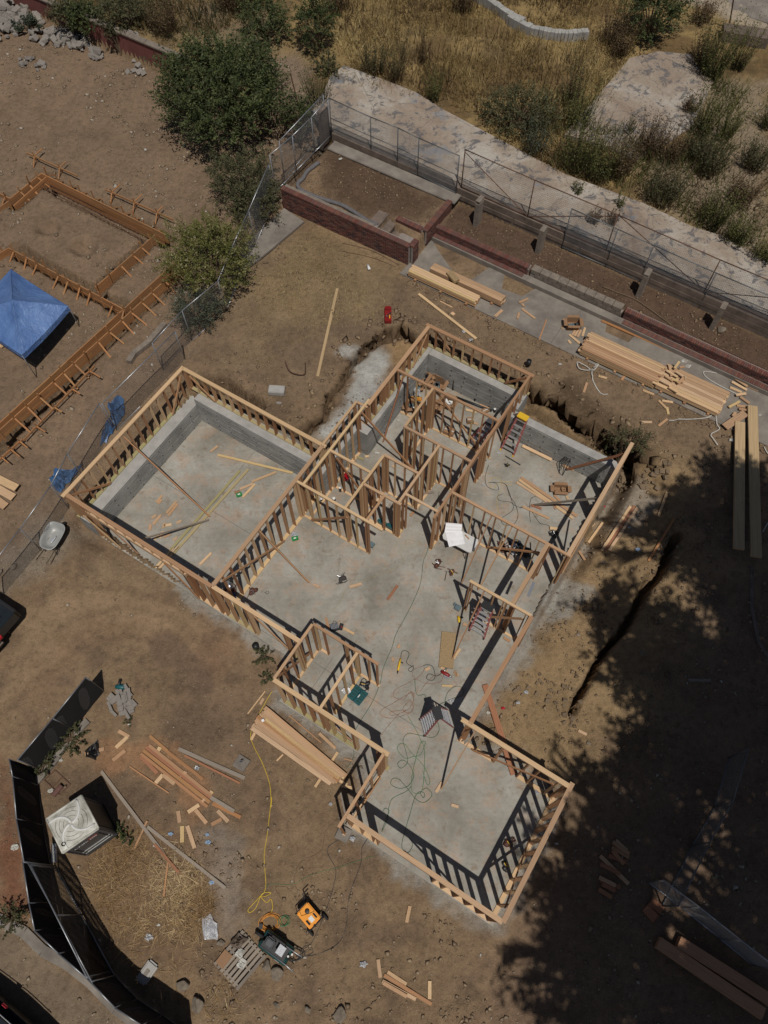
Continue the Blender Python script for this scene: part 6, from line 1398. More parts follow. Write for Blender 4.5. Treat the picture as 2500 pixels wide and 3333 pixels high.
# heater / lights by the closet
t = thing('work_light', 'work light with shiny reflector slats behind the closet wall', 'work light', (*(-1.79,8.77), 0))
box('housing', (*(-1.79,8.73), .06), (.30, .26, .1), 'black_plastic', t, rz=.25)
for i in range(6): q = (-1.9,8.73); box('reflector', (q[0]+i*.045, q[1]+i*.011, .115), (.028, .2, .01), 'aluminium', t, rz=.25)
MB().tube([(*q, .2) for q in [(-1.84,8.8),(-1.82,8.9),(-1.72,8.9),(-1.72,8.81)]], .006, 5).done('handle', 'dark_steel', t)
slabbox('card_packet', 'black printed packet lying by the work light', 'packet', (-1.56,8.76), (.14, .26, .03), 'black_plastic', -.25)
tag(box('packet_print', (*(-1.54,8.75), .037), (.05, .06, .002), 'red_paint'), 'red round print on the black packet', 'print')
for l, p, s in (('green and white box of fixings by the front room brace', (-3.32,12.2), (.24, .17, .07)), ('green box of tools with cardboard lid on the garage slab', (-5.54,14.08), (.22, .17, .08))):
    t = thing('fixings_box', l, 'box', (p[0], p[1], 0), 'green boxes'); box('box', (p[0], p[1], .045), s, 'green_plastic', t, rz=.3, bev=.01); box('insert', (p[0], p[1], .083), (.1, .05, .012), 'white_plastic', t, rz=.3)
tag(box('carton_flap', (*(-5.61,14.18), .09), (.22, .1, .02), 'cardboard', rz=.35), 'brown cardboard flap behind the green tool box in the garage', 'cardboard')
rag('clear_bag', 'crumpled clear bag by the green and white box', [(*q, .03) for q in [(-3.49,12.45),(-3.23,12.45),(-3.19,12.3),(-3.48,12.28)]], 'plastic_film', 'plastic bag', .1, 9)
for k, (l, p) in enumerate((('slate grey metal box near the yellow drill', (2.58,9.4)), ('slate grey metal box by the end of the hall wall sill', (-0.47,11.9)))):
    t = thing('nail_box', l, 'metal box', (p[0], p[1], 0), 'slate grey metal boxes'); box('body', (p[0], p[1], .06), (.20, .2, .11), 'steel_blue_grey', t, rz=-.6, bev=.01); box('flap', (p[0]-.1, p[1]+.12, .1), (.06, .12, .02), 'steel_blue_grey', t, rz=-.4)
def tool(label, p, q, mat, cat, grip='black_plastic', w=.07):
    P, Q_ = Vector((*p, .06)), Vector((*q, .06)); t = thing('power_tool', label, cat, (p[0], p[1], 0), 'hand power tools on the slab')
    MB().tube([P, P.lerp(Q_, .3), P.lerp(Q_, .6), P.lerp(Q_, .8)], [w*.4, w*.55, w*.6, w*.4], 10).done('body', mat, t, True)
    MB().tube([P.lerp(Q_, .72), Q_], [w*.45, w*.2], 8).done('nose', grip, t, True); d = (Q_-P).normalized(); n = Vector((-d.y, d.x, 0))
    MB().tube([P.lerp(Q_, .2), P.lerp(Q_, .25)+n*w*1.6], w*.3, 8).done('grip', grip, t, True)
tool('yellow reciprocating saw lying with its cord on the slab', (0.51,7.57), (0.39,7.05), 'yellow_paint', 'reciprocating saw')
tool('yellow cordless drill by the foot of the ladder wall', (2.58,9.09), (2.63,8.78), 'yellow_paint', 'drill', w=.1)
tool('red and grey circular saw lying near the strand board', (1.89,7.12), (2.24,6.9), 'red_paint', 'circular saw', 'galvanised', w=.12)
p = (2.07,6.95); tag(MB().lathe((p[0], p[1], .07), [(.10, 0), (.10, .01)], 20).done('saw_blade', 'galvanised'), 'round steel saw blade guard under the circular saw', 'saw blade')
tool('teal power saw lying on the grey paver heap', (-9.18,6.72), (-8.75,6.69), 'teal_plastic', 'power saw', 'dark_steel', w=.16)
tool('teal drill hanging on the hall studs near the yellow ladder', (4.01,15.61), (3.75,15.49), 'teal_plastic', 'drill', w=.09)
# cartons in the box room
def carton(label, p, s, rz, z=0, open_=True, mat='cardboard'):
    t = thing('carton', label, 'cardboard box', (p[0], p[1], z), 'cardboard boxes'); w, d, h = s; c = Vector((p[0], p[1], z)); R_ = Matrix.Rotation(rz, 3, 'Z')
    def at_(x, y, zz): v = R_ @ Vector((x, y, 0)); return (c.x+v.x, c.y+v.y, z+zz)
    box('bottom', at_(0, 0, .01), (w, d, .01), mat, t, rz=rz)
    for x in (-1, 1): box('side', at_(x*w/2, 0, h/2), (.008, d, h), mat, t, rz=rz)
    for y in (-1, 1): box('side', at_(0, y*d/2, h/2), (w, .008, h), mat, t, rz=rz)
    if open_:
        for x in (-1, 1): box('flap', at_(x*(w/2+.07), 0, h-.02), (.14, d*.96, .006), mat, t, rz=rz)
        for y in (-1, 1): box('flap', at_(0, y*(d/2+.06), h+.01), (w*.96, .12, .006), mat, t, rz=rz)
        for i in range(3): q = at_(random.uniform(-.25, .25)*w, random.uniform(-.25, .25)*d, h*.45); box('content', q, (w*.3, d*.3, .1), random.choice(['white_plastic', 'grey_plastic', 'steel_blue_grey', 'cardboard']), t, rz=rz+random.uniform(-.6, .6))
    else: box('lid', at_(0, 0, h), (w, d, .008), mat, t, rz=rz); box('tape', at_(0, 0, h+.006), (w*.98, .05, .003), 'strap_white', t, rz=rz)
    return t
carton('large open cardboard box in the box room corner, right one', (2.23,19), (.62, .5, .45), -.5)
carton('open cardboard box in the box room corner, left one with white label', (1.75,19.21), (.5, .42, .38), .5)
carton('cardboard box half hidden by studs below the corner boxes', (1.4,18.94), (.42, .4, .3), .3)
carton('open cardboard box near the middle of the box room', (2.65,18.14), (.5, .4, .32), -.55)
carton('brown box leaning at the west wall of the box room', (1.11,17.97), (.4, .36, .3), .1)
carton('brown box beside the built-up closet post', (2.12,17.95), (.36, .36, .25), -.5)
carton('small closed printed carton on the closet floor', (3.51,17.3), (.26, .2, .2), -.05, open_=False)
carton('red brown box seen between the box room cross wall studs', (2.63,16.79), (.4, .3, .22), -.45, open_=False)
carton('small carton lying on the floor by the white capped pipe', (4.16,17.81), (.26, .2, .1), .5, open_=False)
carton('open carton with fixings on the east room slab', (6.76,14.09), (.52, .30, .22), -.08)
carton('open cardboard carton on the walkway behind wood offcuts', (7.67,20.7), (.50, .42, .3), -.05, z=1.70)
rag('clear_bag', 'grey plastic bag on coiled cords in the box room', [(*q, .3) for q in [(1.26,18.76),(1.51,18.71),(1.54,18.39),(1.31,18.34)]], 'plastic_film', 'plastic bag', .15, 12)
bag('coiled orange cords and rope under the grey bag in the box room', (1.39,18.44), 'cord_orange', .3, 17, 'cord coil', straps=4, smat='cord_orange')
slabbox('printed_box', 'black printed box against the back wall of the box room', 'box', (1.95,19.49), (.34, .2, .3), 'black_plastic', -.4)
# pipes
def pipe(label, p, z0, z1, r=.05, mat='black_plastic', cap=None, grp='upright pipes through the slab', lean=(0, 0)):
    t = thing('pipe', label, 'pipe', (p[0], p[1], z0), grp); MB().tube([(p[0], p[1], z0), (p[0]+lean[0], p[1]+lean[1], z1)], r, 12).done('pipe_wall', mat, t, True)
    if cap: MB().lathe((p[0]+lean[0], p[1]+lean[1], z1), [(r*.92, 0), (r*.92, .012), (.001, .014)], 12).done('cap', cap, t)
pipe('tall black drain pipe standing against the box room back wall', (2.9,18.91), 0, 1.3, .05, lean=(0, .06))
pipe('white capped pipe stub in the utility room, near the red bag', (-1.8,14.6), 0, .28, .05, cap='white_plastic')
pipe('white capped pipe stub in the utility room, second one down', (-1.67,14.21), 0, .25, .05, cap='white_plastic')
pipe('white capped pipe stub in the small bathroom, biggest one', (-1.9,13.81), 0, .16, .065, cap='white_plastic')
pipe('white capped pipe stub in the small bathroom, left one', (-2.38,13.8), 0, .14, .045, cap='white_plastic')
pipe('white capped pipe stub nearest the garage stud wall', (-2.75,13.29), 0, .12, .045, cap='white_plastic')
pipe('small capped pipe stub beside the utility room plate', (-1.16,14.13), 0, .12, .03, cap='white_plastic')
pipe('black pipe stub under the box room back wall', (3.76,18.34), 0, .2, .04, cap='galvanised')
pipe('white capped pipe by the right end of the box room wall', (4.52,17.78), 0, .2, .055, cap='white_plastic')
tag(MB().tube([(*(2.99,18.49), .06), (*(4.41,17.79), .06)], .05, 10).done('drain_pipe', 'black_plastic', smooth=True), 'long black pipe lying on the floor of the box room', 'pipe')
tag(MB().tube([(*(4.79,15.68), .03), (*(5.34,15.26), .03)], .022, 8).done('pipe_length', 'black_plastic'), 'thin black pipe lying on the east room slab', 'pipe')
rag('red_bag', 'red bag lying on the floor between utility room studs', [(*q, .15) for q in [(-1.54,14.88),(-1.34,14.84),(-1.34,14.55),(-1.5,14.57)]], 'red_bright', 'bag', .25, 15)
# black rack leaning on stem wall
t = thing('wire_rack', 'black wire rack leaning on the east room stem wall', 'rack', (*(6.95,14.95), 0))
A, B, C_, D = Vector((*(6.79,15.17), .35)), Vector((*(7.2,15.4), .85)), Vector((*(7.25,15.29), .8)), Vector((*(6.93,14.77), .03)); E_ = Vector((*(6.82,14.87), .03))
MB().tube([A, B, C_, D, E_, A], .016, 6).done('frame', 'black_plastic', t)
for i in range(1, 7): MB().tube([A.lerp(B, i/7), E_.lerp(C_, i/7)], .008, 5).done('bar', 'black_plastic', t)
for i in range(1, 4): MB().tube([A.lerp(E_, i/4), B.lerp(C_, i/4)], .008, 5).done('bar', 'black_plastic', t)
# red tool box north of the box room
A = (0.26,21.41,1.66)
t = thing('tool_box', 'red tool box on the bare dirt north of the box room', 'tool box', (A[0], A[1], gh(A[0], A[1]))); g = gh(A[0], A[1])
box('body', (A[0], A[1], g+.1), (.28, .74, .2), 'red_paint', t, bev=.02); box('lid', (A[0], A[1]+.26, g+.24), (.26, .18, .08), 'red_paint', t, bev=.03)
for i in range(5): MB().tube([(A[0]+random.uniform(-.08, .1), A[1]-.3+random.uniform(0, .25), g+.22), (A[0]+random.uniform(-.1, .14), A[1]-.1+random.uniform(-.1, .1), g+.26)], .03, 6).done('hand_tool', random.choice(['black_plastic', 'brown_leather', 'orange_paint']), t)
# small litter: cup, buckets, tubes, labels, cans
t = thing('cup', 'white foam cup lying in the dry grass by the planter wall', 'cup', (-0.53,24.06,1.68)); A = Vector((-0.56,24.15,1.72)); B = Vector((-0.49,23.89,1.72)); MB().tube([A, B], [.045, .065], 12).done('cup_wall', 'white_plastic', t, True)
pipe('black jug standing on the dirt right of the box room', (5.73,18.86), 1.66, 1.9, .10, grp=None)
pipe('black bucket by the small plant at the front room wall', (-4.52,8.09), -.12, .12, .12, grp=None)
tag(MB().tube([(*(-4.34,10.08), .012)]+[((-4.23,10.08)[0]+.055*math.cos(i), (-4.23,10.08)[1]+.055*math.sin(i), .012) for i in np.linspace(3.3, 9.5, 14)], .008, 5).done('rubber_ring', 'black_plastic'), 'small black ring lying on the front room slab', 'ring')
LIT = [('white', 'strap_white'), ('clear', 'plastic_film'), ('blue', 'blue_print'), ('silver', 'aluminium'), ('pink', 'red_bright')]
def litter(place, items):
    for k, (p, c, s) in enumerate(items):
        cn, m = LIT[c]; z = gh(*p) if not _onslab(p) else 0.0
        if 1.6 < z < 1.75 and False: z = 1.7
        s *= .75; r = [(p[0]+s*math.cos(q+k), p[1]+s*.7*math.sin(q+k), max(z, .0 if _onslab(p) else z)+.02) for q in (0, 1.3, 2.6, 3.9, 5.2)]
        rag('litter', '%s scrap of litter %s%s' % (cn, place, ', %s of %d named left to right' % (ORD[k], len(items)) if len(items) > 1 else ''), r, m, 'litter', s*.4, int(p[0]*10) % 97, 'litter '+place)
litter('on the house slab', [((-2.54,15.82), 1, .06), ((-0.25,15.88), 0, .11), ((0.62,17.39), 0, .1), ((3.84,14.39), 1, .1), ((4.55,15.81), 1, .1), ((2.19,6.1), 1, .14), ((4.74,3.16), 1, .14)])
litter('on the east clay', [((8.34,13.43), 4, .08), ((9.1,11.3), 2, .14), ((8.93,12.18), 0, .11), ((6.71,8.3), 1, .06), ((4.72,6.37), 1, .12), ((4.43,6.02), 1, .1), ((3.91,5.85), 4, .09), ((3.4,5.71), 0, .1)])
litter('around the toilet and straw', [((-6.81,2.08), 2, .13), ((-5.61,1.82), 2, .13), ((-5.66,2.04), 2, .1), ((-5.4,0.69), 2, .12), ((-6.17,4.05), 3, .16), ((-10.82,3.4), 0, .13), ((-10.64,4.34), 0, .1), ((-7.15,-0.76), 1, .2), ((-6.89,-0.44), 0, .08), ((-8.56,5.47), 0, .08), ((-7.26,1.74), 0, .07), ((-11.65,1.75), 0, .2)])
litter('on the dirt below the slab', [((-0.77,-1.52), 1, .16), ((-1.11,1.89), 1, .15), ((-1.81,2.9), 1, .1), ((5.23,1.66), 0, .08)])
litter('around the lumber on the walkway', [((11.84,18.92), 0, .2), ((11.96,18.67), 0, .2), ((12.93,15.24), 0, .16), ((14.22,16.33), 0, .08), ((15.92,23.21), 0, .05), ((6.6,15.92), 3, .16), ((6.98,18.87), 0, .1), ((3.31,20.59), 1, .12), ((3.56,20.16), 1, .14)])
litter('on the planter soil', [((-1.75,29.68), 0, .12)])
rag('trash_bag', 'black rubbish bag crossed by an orange plank', [(*q, -.05) for q in [(-9.9,4.58),(-9.53,5.01),(-9.4,4.53),(-9.51,4.34),(-9.82,4.43)]], 'black_plastic', 'rubbish bag', .22, 21)
rag('plastic_sheet', 'pale clear plastic sheet lying on the straw edge', [(*q, -.12) for q in [(-5.59,-0.23),(-5.37,-0.17),(-5.15,-0.43),(-5.09,-0.83),(-5.48,-0.86)]], 'plastic_film', 'plastic sheet', .05, 22)
rag('grey_bag', 'two cement bags by the shaded fence end', [(*q, -.05) for q in [(-5.2,5.58),(-5.16,5.53),(-5.1,5.42)]], 'rock', 'bag', .02, 23) if False else None
t = thing('concrete_tub', 'beige cast tub lying in the fence shadow below the straw', 'tub', (*(-7.1,-1.67), gh(*(-7.1,-1.67))))
g = gh(*(-7.1,-1.67)); p = (-7.09,-1.66); box('shell', (p[0], p[1], g+.1), (.36, .62, .2), 'wall_top_concrete', t, rz=-.6, bev=.05); box('lid', (p[0], p[1], g+.205), (.12, .2, .01), 'path_concrete', t, rz=-.6)
t = thing('window_grille', 'rusty rectangular metal frame lying on leaf litter by the toilet', 'metal frame', (-10.66,3.71,-0.1))
for a, b in zip([(-10.78,4.04,-0.05),(-10.21,3.59,-0.05),(-10.51,3.28,-0.05),(-11.08,3.74,-0.05),(-10.5,3.83,-0.05)], [(-10.21,3.59,-0.05),(-10.51,3.28,-0.05),(-11.08,3.74,-0.05),(-10.78,4.04,-0.05),(-10.79,3.51,-0.05)]): MB().bar(a, b, .03, .03).done('bar', 'rusty_steel', t)
tag(MB().tube([(-10.68,3.26,0), (-10.46,3.56,0)], .09, 10).done('clay_pipe', 'brick_brown'), 'reddish clay pipe under the rusty metal frame', 'pipe')
tag(box('white_post', (*(-10.34,1.57), -.02), (.14, .55, .12), 'white_plastic', rz=.2), 'white plastic block between fence and toilet', 'block')
# vehicles cut by the left edge
def truck(label, P, h, mat, cab=True, nm='parked_truck', bedz=.9):
    A, B, C_ = [Vector((*p, 0)) for p in P]; ex = (B-A).normalized(); rz = math.atan2(ex.y, ex.x); W = (B-A).length; ey = Vector((-ex.y, ex.x, 0)); g = gh(A.x, A.y)
    c = (A+B)/2; t = thing(nm, label, 'vehicle', (c.x, c.y, g)); L_ = 5.2
    def L(x, y, z): return c+ex*x-ey*y+Vector((0, 0, g+z))
    return t, L, W, rz, L_, g
t = thing('pickup_truck', 'dark pickup truck with its tailgate end at the left edge', 'pickup truck', (*(-13.19,8.69), 0))
P0 = Vector((*(-12.73,8.9), 0)); P1 = Vector((*(-12.93,8.6), 0)); P3 = Vector((*(-12.88,8.51), 0)); ex = Vector((-BX[0]*0-AX[0], -AX[1], 0)); ey = Vector((BX[0], BX[1], 0)); rz = YAW
def TL(a, b, z): return P0+ex*a-ey*b+Vector((0, 0, z))
box('bed_floor', TL(1.3, .5, .72), (2.4, 1.5, .06), 'glass_dark', t, rz=rz)
box('tailgate', TL(.03, .25, .86), (.08, .8, .5), 'glass_dark', t, rz=rz, bev=.02); box('side_panel', TL(1.3, -.2, .82), (2.5, .12, .55), 'black_plastic', t, rz=rz, bev=.03); box('side_panel', TL(1.3, 1.5, .82), (2.5, .12, .55), 'black_plastic', t, rz=rz, bev=.03)
box('cab', TL(3.6, .65, 1.0), (1.9, 1.7, 1.3), 'black_plastic', t, rz=rz, bev=.15)
for a in (.8, 3.9):
    for b in (-.15, 1.45):
        m = Matrix.Rotation(rz, 3, 'Z') @ Matrix.Rotation(math.pi/2, 3, 'X'); MB().lathe(TL(a, b, .36), [(.1, -.12), (.34, -.12), (.37, 0), (.34, .12), (.1, .12)], 20, m).done('wheel', 'rubber', t, True)
MB().tube([TL(.5, .2, .8), TL(1.0, .4, 1.0), TL(1.4, .2, .8)], .03, 6).done('bed_strap', 'rubber', t)
t2 = thing('parked_car', 'dark brown car corner with red tail light at the left edge', 'car', (*(-13.07,8.37), 0))
c = Vector((*(-13.03,8.32), 0)); 
def CL(a, b, z): return c+ex*a-ey*b+Vector((0, 0, z))
box('body', CL(2.1, .85, .62), (4.3, 1.7, .6), 'car_brown', t2, rz=rz, bev=.16); box('cabin', CL(2.2, .85, 1.1), (2.3, 1.45, .5), 'glass_dark', t2, rz=rz, bev=.2)
box('tail_light', CL(.02, .12, .82), (.12, .2, .14), 'red_bright', t2, rz=rz, bev=.02); box('tail_light', CL(.02, 1.55, .82), (.12, .2, .14), 'red_bright', t2, rz=rz, bev=.02); box('rear_trim', CL(-.04, .8, .6), (.03, 1.3, .06), 'aluminium', t2, rz=rz)
for a in (.8, 3.5):
    for b in (.1, 1.6): MB().lathe(CL(a, b, .33), [(.1, -.1), (.31, -.1), (.33, 0), (.31, .1), (.1, .1)], 18, Matrix.Rotation(rz, 3, 'Z') @ Matrix.Rotation(math.pi/2, 3, 'X')).done('wheel', 'rubber', t2, True)
t3 = thing('parked_van', 'black car parked on the road in the bottom left corner', 'car', (*(-11.06,-2.84), -.4))
c = Vector((*(-11,-2.71), 0)); ex2 = Vector((BX[1]*0+AX[0], AX[1], 0)); rz = YAW
def VL(a, b, z): return c+ex*a-ey*b+Vector((0, 0, z))
box('body', VL(0, .5, .25), (4.6, 1.8, .75), 'car_black', t3, rz=rz, bev=.18); box('cabin', VL(.1, .5, .85), (2.7, 1.5, .6), 'glass_dark', t3, rz=rz, bev=.2)
box('marker_light', VL(.0, -.4, .55), (.2, .06, .1), 'red_bright', t3, rz=rz, bev=.02); MB().tube([VL(-1.4, -.3, .95), VL(1.4, -.3, .95)], .015, 6).done('roof_rail', 'aluminium', t3)
for a in (-1.5, 1.5):
    for b in (-.35, 1.35): MB().lathe(VL(a, b, -.05), [(.1, -.1), (.31, -.1), (.33, 0), (.31, .1), (.1, .1)], 18, Matrix.Rotation(rz, 3, 'Z') @ Matrix.Rotation(math.pi/2, 3, 'X')).done('wheel', 'rubber', t3, True)

# ---------------- cords, hoses and straps ----------------
def cord(label, pts, mat, cat='cord', grp='cords and hoses on the ground', r=.0085, z=None, k=7):
    P = spline([(p[0], p[1]) for p in pts], k); out = []
    for i, p in enumerate(P):
        zz = 0.0 if _onslab(p) else gh(*p)
        out.append((p[0], p[1], (zz if z is None else z)+r+.004+.006*math.sin(i*.9)))
    return tag(MB().tube(out, r, 5).done('cord', mat, smooth=True), label, cat, grp)
cord('dark green cord running the length of the front room slab', [(2.13,14.14),(1.63,11.82),(1.42,11.22),(1.27,10.31),(0.82,9.3),(0.39,8.51),(0.21,7.97),(-0.09,7.26),(-0.2,6.75),(-0.49,6.07),(-0.94,5.36),(-1.1,4.93),(-1.09,4.36),(-1.31,4)], 'cord_green')
cord('yellow extension cord from the plank stack down to the generator', [(-3.88,6.54),(-4.09,6.15),(-4.5,5.21),(-4.39,4.75),(-4.06,4.18),(-3.78,3.49),(-3.71,2.83)] + [(-3.71,3.13),(-3.78,2.04),(-3.84,1.42),(-3.75,0.54),(-3.93,0.27),(-4.23,-0.04),(-4.18,-0.13),(-4.01,-0),(-3.85,0.36),(-3.6,0.4),(-3.63,0.35),(-3.77,0.29),(-3.88,0.31),(-3.82,0.22),(-3.69,0.13),(-3.57,0.22),(-3.51,-0.01),(-3.55,-0.14)], 'cord_yellow', r=.011)
cord('green hose looping over the middle of the near room slab', [(1.66,5.53),(1.74,5.17),(1.55,4.93),(1.18,4.97),(0.73,5.06),(0.54,4.85),(0.62,4.5),(0.67,4.15),(0.46,3.96),(0.34,4.09),(0.49,4.21),(0.7,4.09),(0.86,3.74),(0.69,3.43),(0.39,3.34),(0.12,3.47),(0.18,3.64),(0.39,3.61),(0.68,3.29),(0.94,2.98),(1.2,2.92),(1.42,3.14),(1.25,3.34),(1.06,3.2),(1.15,3.05),(1.18,3.18),(1.04,3.23),(0.88,3.07),(0.69,2.52),(0.47,1.87),(0.44,1.58),(0.61,1.45),(0.76,1.66),(0.68,1.87)], 'cord_green')
cord('lighter green hose tangled in the middle of the near room slab', [(0.71,5.64),(0.95,5.21),(1.12,4.85),(1.23,4.49),(1.17,3.57),(1.06,3.2),(0.8,3.24),(0.78,3.57),(0.91,4.15),(1.11,4.73),(1.27,4.76),(1.1,4.38),(0.86,4.32),(0.59,4.27),(0.35,4.53),(0.41,4.71),(0.6,4.71),(0.8,4.44),(1.18,4.03),(1.37,3.57),(1.28,3.45),(1.15,3.85)], 'cord_lgreen')
cord('green hose trailing from the near room over the sill to the yard', [(0.77,3.4),(0.59,3.24),(0.18,3.05),(0.05,2.8),(-0.01,2.42),(-0.19,2.07),(-0.04,2.47),(0.05,2.66),(-0.06,2.75),(-0.15,2.66)] , 'cord_green')
cord('dark hose from the near room corner to the generator', [(-1.3,2.36),(-1.32,2.01),(-1.83,1.68),(-1.86,1.45),(-1.61,0.98),(-1.71,0.42),(-1.9,-0.11),(-2.13,-0.64),(-2.41,-1.11),(-2.75,-1.32)], 'cord_dark')
cord('second dark hose curving from the sill to the compressor', [(-0.61,1.89),(-0.8,1.63),(-0.85,1.15),(-1.2,0.24),(-1.29,-0.56),(-1.58,-1.03),(-2.26,-1.28),(-2.51,-1.24),(-2.54,-1.07),(-2.37,-1.03),(-2.26,-1.2),(-2.6,-1.32),(-2.8,-1.24)], 'cord_dark')
cord('thin pale green cord from the sill coil to the yellow cord', [(-0.38,1.38),(-0.8,1.29),(-1.51,1.07),(-2.33,0.89),(-2.93,0.62),(-3.59,0.63),(-3.74,0.54)], 'cord_lgreen', r=.006)
cord('thin tan cord looping above the generator', [(-1.54,2.5),(-1.95,2.12),(-2.09,1.54),(-2.7,1.22),(-2.88,0.71),(-2.72,0.39)], 'twig', r=.006)
cord('thin tan cord drooping left of the generator', [(-2.78,0.16),(-2.98,0.44),(-3.16,0.55),(-3.41,0.55),(-3.44,0.48),(-3.27,0.24),(-3.24,0.04),(-3.35,-0.19)], 'twig', r=.006)
cord('red brown air hose in loops around the yellow saw', [(0.98,6.89),(0.79,6.76),(0.31,6.51),(0.28,6.26),(0.59,6.2),(0.84,6.44),(0.93,5.98),(0.73,5.73),(0.55,5.86),(0.81,6.13),(0.89,5.82),(0.64,5.67),(0.14,5.56),(-0.2,5.68),(-0.13,5.86),(0.21,6.05),(0.91,6.41),(0.77,5.88),(0.21,5.65),(0.15,5.77),(0.64,5.82),(0.39,5.67),(0.08,5.34),(-0.2,4.99)], 'hose_red', r=.006)
cord('second red brown hose loop beside the circular saw', [(0.98,6.82),(1.24,7.08),(1.31,7.3),(0.99,7.21),(0.92,6.98),(1.35,6.72),(1.79,6.75),(1.93,6.91),(1.74,7.04),(1.39,6.75),(1.15,6.44)], 'hose_red', r=.006)
cord('black cord of the yellow reciprocating saw', [(0.52,7.6),(0.56,7.83),(0.72,7.86),(0.81,7.73),(0.71,7.47),(0.84,7.34),(0.96,7.27),(0.86,7.13),(0.77,7.21),(0.96,7.35)], 'cord_dark', r=.01)
cord('black cord of the circular saw', [(1.29,7.33),(1.41,7.36),(1.6,7.3),(1.68,6.97),(1.58,6.82),(1.39,6.88),(1.46,7.04),(1.74,6.97),(1.9,7.07)], 'cord_dark', r=.01)
cord('green cord crossing behind the middle ladder', [(0.98,6.89),(1.03,6.35),(1.28,6.34),(1.34,6.25)], 'cord_green')
cord('green cord looping right of the middle ladder', [(1.79,6),(2.21,6.18),(2.56,6.3),(2.6,6.52),(2.39,6.61),(2.13,6.46),(1.99,6.18),(1.99,5.87)], 'cord_green')
cord('black cord across the open east room slab', [(4.11,15.29),(3.93,14.71),(4.01,14.3),(4.39,14.17),(4.34,14.46),(4.06,14.5),(4.63,14.46),(4.81,14.05),(4.91,13.57),(5.17,13.4),(5.49,13.44),(6.04,13.63),(5.99,13.87),(5.63,13.79),(5.51,13.24),(5.5,12.78)], 'cord_dark')
cord('second black cord looping in the open east room', [(4.74,14.37),(4.81,13.92),(4.99,13.56),(5.06,13.08),(4.89,12.73),(4.53,12.66),(4.42,12.93),(4.86,13.28),(4.86,13.6),(4.41,13.72),(4.35,13.89),(4.57,14)], 'cord_dark')
cord('black cord reaching the black coil near the far east wall', [(5.16,13.42),(5.5,13.35),(5.68,13.04),(5.86,12.72),(6.13,12.64),(6.31,12.41)], 'cord_dark')
cord('thin yellow cord curled on the east room slab', [(4.34,13.14),(4.3,13.49),(4.33,13.81),(4.54,14.25),(4.5,14.62),(4.18,14.71),(4.06,14.5),(4.18,14.26),(4.49,14.5),(4.88,14.53),(4.87,14.37),(4.62,14.42)], 'cord_yellow', r=.005)
cord('faint yellow chalk cord across the front room slab', [(-2.13,9.15),(-1.78,9.46),(-1.55,9.83),(-1.32,10.28),(-0.72,10.53),(0.38,10.97),(0.69,11.23),(0.58,11.7),(1.38,11.9),(1.14,12.04),(0.83,12.11),(0.76,11.84)], 'cord_faint', r=.005)
def coil(label, p, rx, ry, n, mat, r=.011, h=.10):
    g = gh(*p); pts = []
    for i in range(n*20):
        q = i/20*2*math.pi; s = 1+.16*math.sin(i*.37)+.08*math.sin(i*.11); pts.append((p[0]+rx*s*math.cos(q)+.03*math.sin(i*.07), p[1]+ry*s*math.sin(q), g+r+h*(i/(n*20))*abs(math.sin(i*.21))+.01))
    return tag(MB().tube(pts, r, 5).done('cord_coil', mat, smooth=True), label, 'cord coil', 'coiled cords by the compressor')
coil('thick coil of orange extension cord beside the generator', (-3.56,-0.4), .27, .21, 9, 'cord_orange')
coil('small coil of pale green cord between generator and orange coil', (-3.14,-0.37), .12, .13, 4, 'cord_lgreen', .008)
coil('tangle of black hose at the compressor outlet end', (-2.8,-1.24), .22, .16, 4, 'cord_dark', .008)
tag(box('plug_box', (*(-3.82,-0.5), gh(*(-3.82,-0.5))+.14), (.11, .15, .07), 'black_plastic', rz=-.1, bev=.015), 'black plug box sitting on the orange cord coil', 'plug box')
for k, (l, P) in enumerate((('white strap looping left of the tallest lumber stack', [(8.55,18.97),(8.16,18.53),(7.71,18.57),(7.65,18.9),(7.93,18.73),(8.22,18.49),(8.53,18.89)]), ('white strap trailing down from the tallest lumber stack', [(8.47,18.89),(8.16,18.44),(8.21,18),(8.44,17.53),(8.69,17.48)]), ('white strap hanging off the lower lumber stack towards the soil', [(12.48,16.43),(12.21,16.23),(11.51,16.16),(10.79,16.2)]), ('wavy white strap below the lower lumber stack', [(12.56,16.43),(12.51,15.94),(12.55,15.71),(12.2,15.49),(12.25,15.27),(12.35,15.01)]), ('white strap bent beside the crumbling brick wall', [(12.98,18.28),(12.51,18.37),(12.55,18.09),(12.98,17.69),(13.54,17.29)]), ('white strap in the shade at the right picture edge', [(15.92,23.21),(14.04,14.92),(14.1,14.63),(14.3,14.48)][1:]), ('white strap right of the two long beams', [(13.34,11.59),(13.7,12.07),(13.86,12.33)]))):
    Z = [(p[0], p[1], max(gh(*p), 1.7 if gh(*p) > 1.6 else -9)+.03) for p in spline(P, 6)]
    mb = MB()
    for i in range(len(Z)-1): mb.bar(Z[i], Z[i+1], .035, .004)
    tag(mb.done('packing_strap', 'strap_white'), l, 'strap', 'white packing straps')
cord('rusty rod lying in the dry grass by the planter, upper one', [(-1.65,25.5),(-0.43,25.05),(0.76,24.16)], 'rusty_steel', 'rod', None, .012)
cord('rusty rod lying in the dry grass by the planter, lower one', [(-1.68,25.02),(-0.43,24.66),(0.62,24.07)], 'rusty_steel', 'rod', None, .012)
cord('thin branch lying on the terrace soil behind the block wall', [(9.03,22.38),(9.71,21.97),(10.39,21.56),(11.44,20.34)], 'twig', 'branch', None, .03)
cord('long rusty bar along the terrace behind the low brick wall', [(12.44,19.7),(13.57,18.9),(14.72,18.09)], 'rusty_steel', 'rod', None, .02)
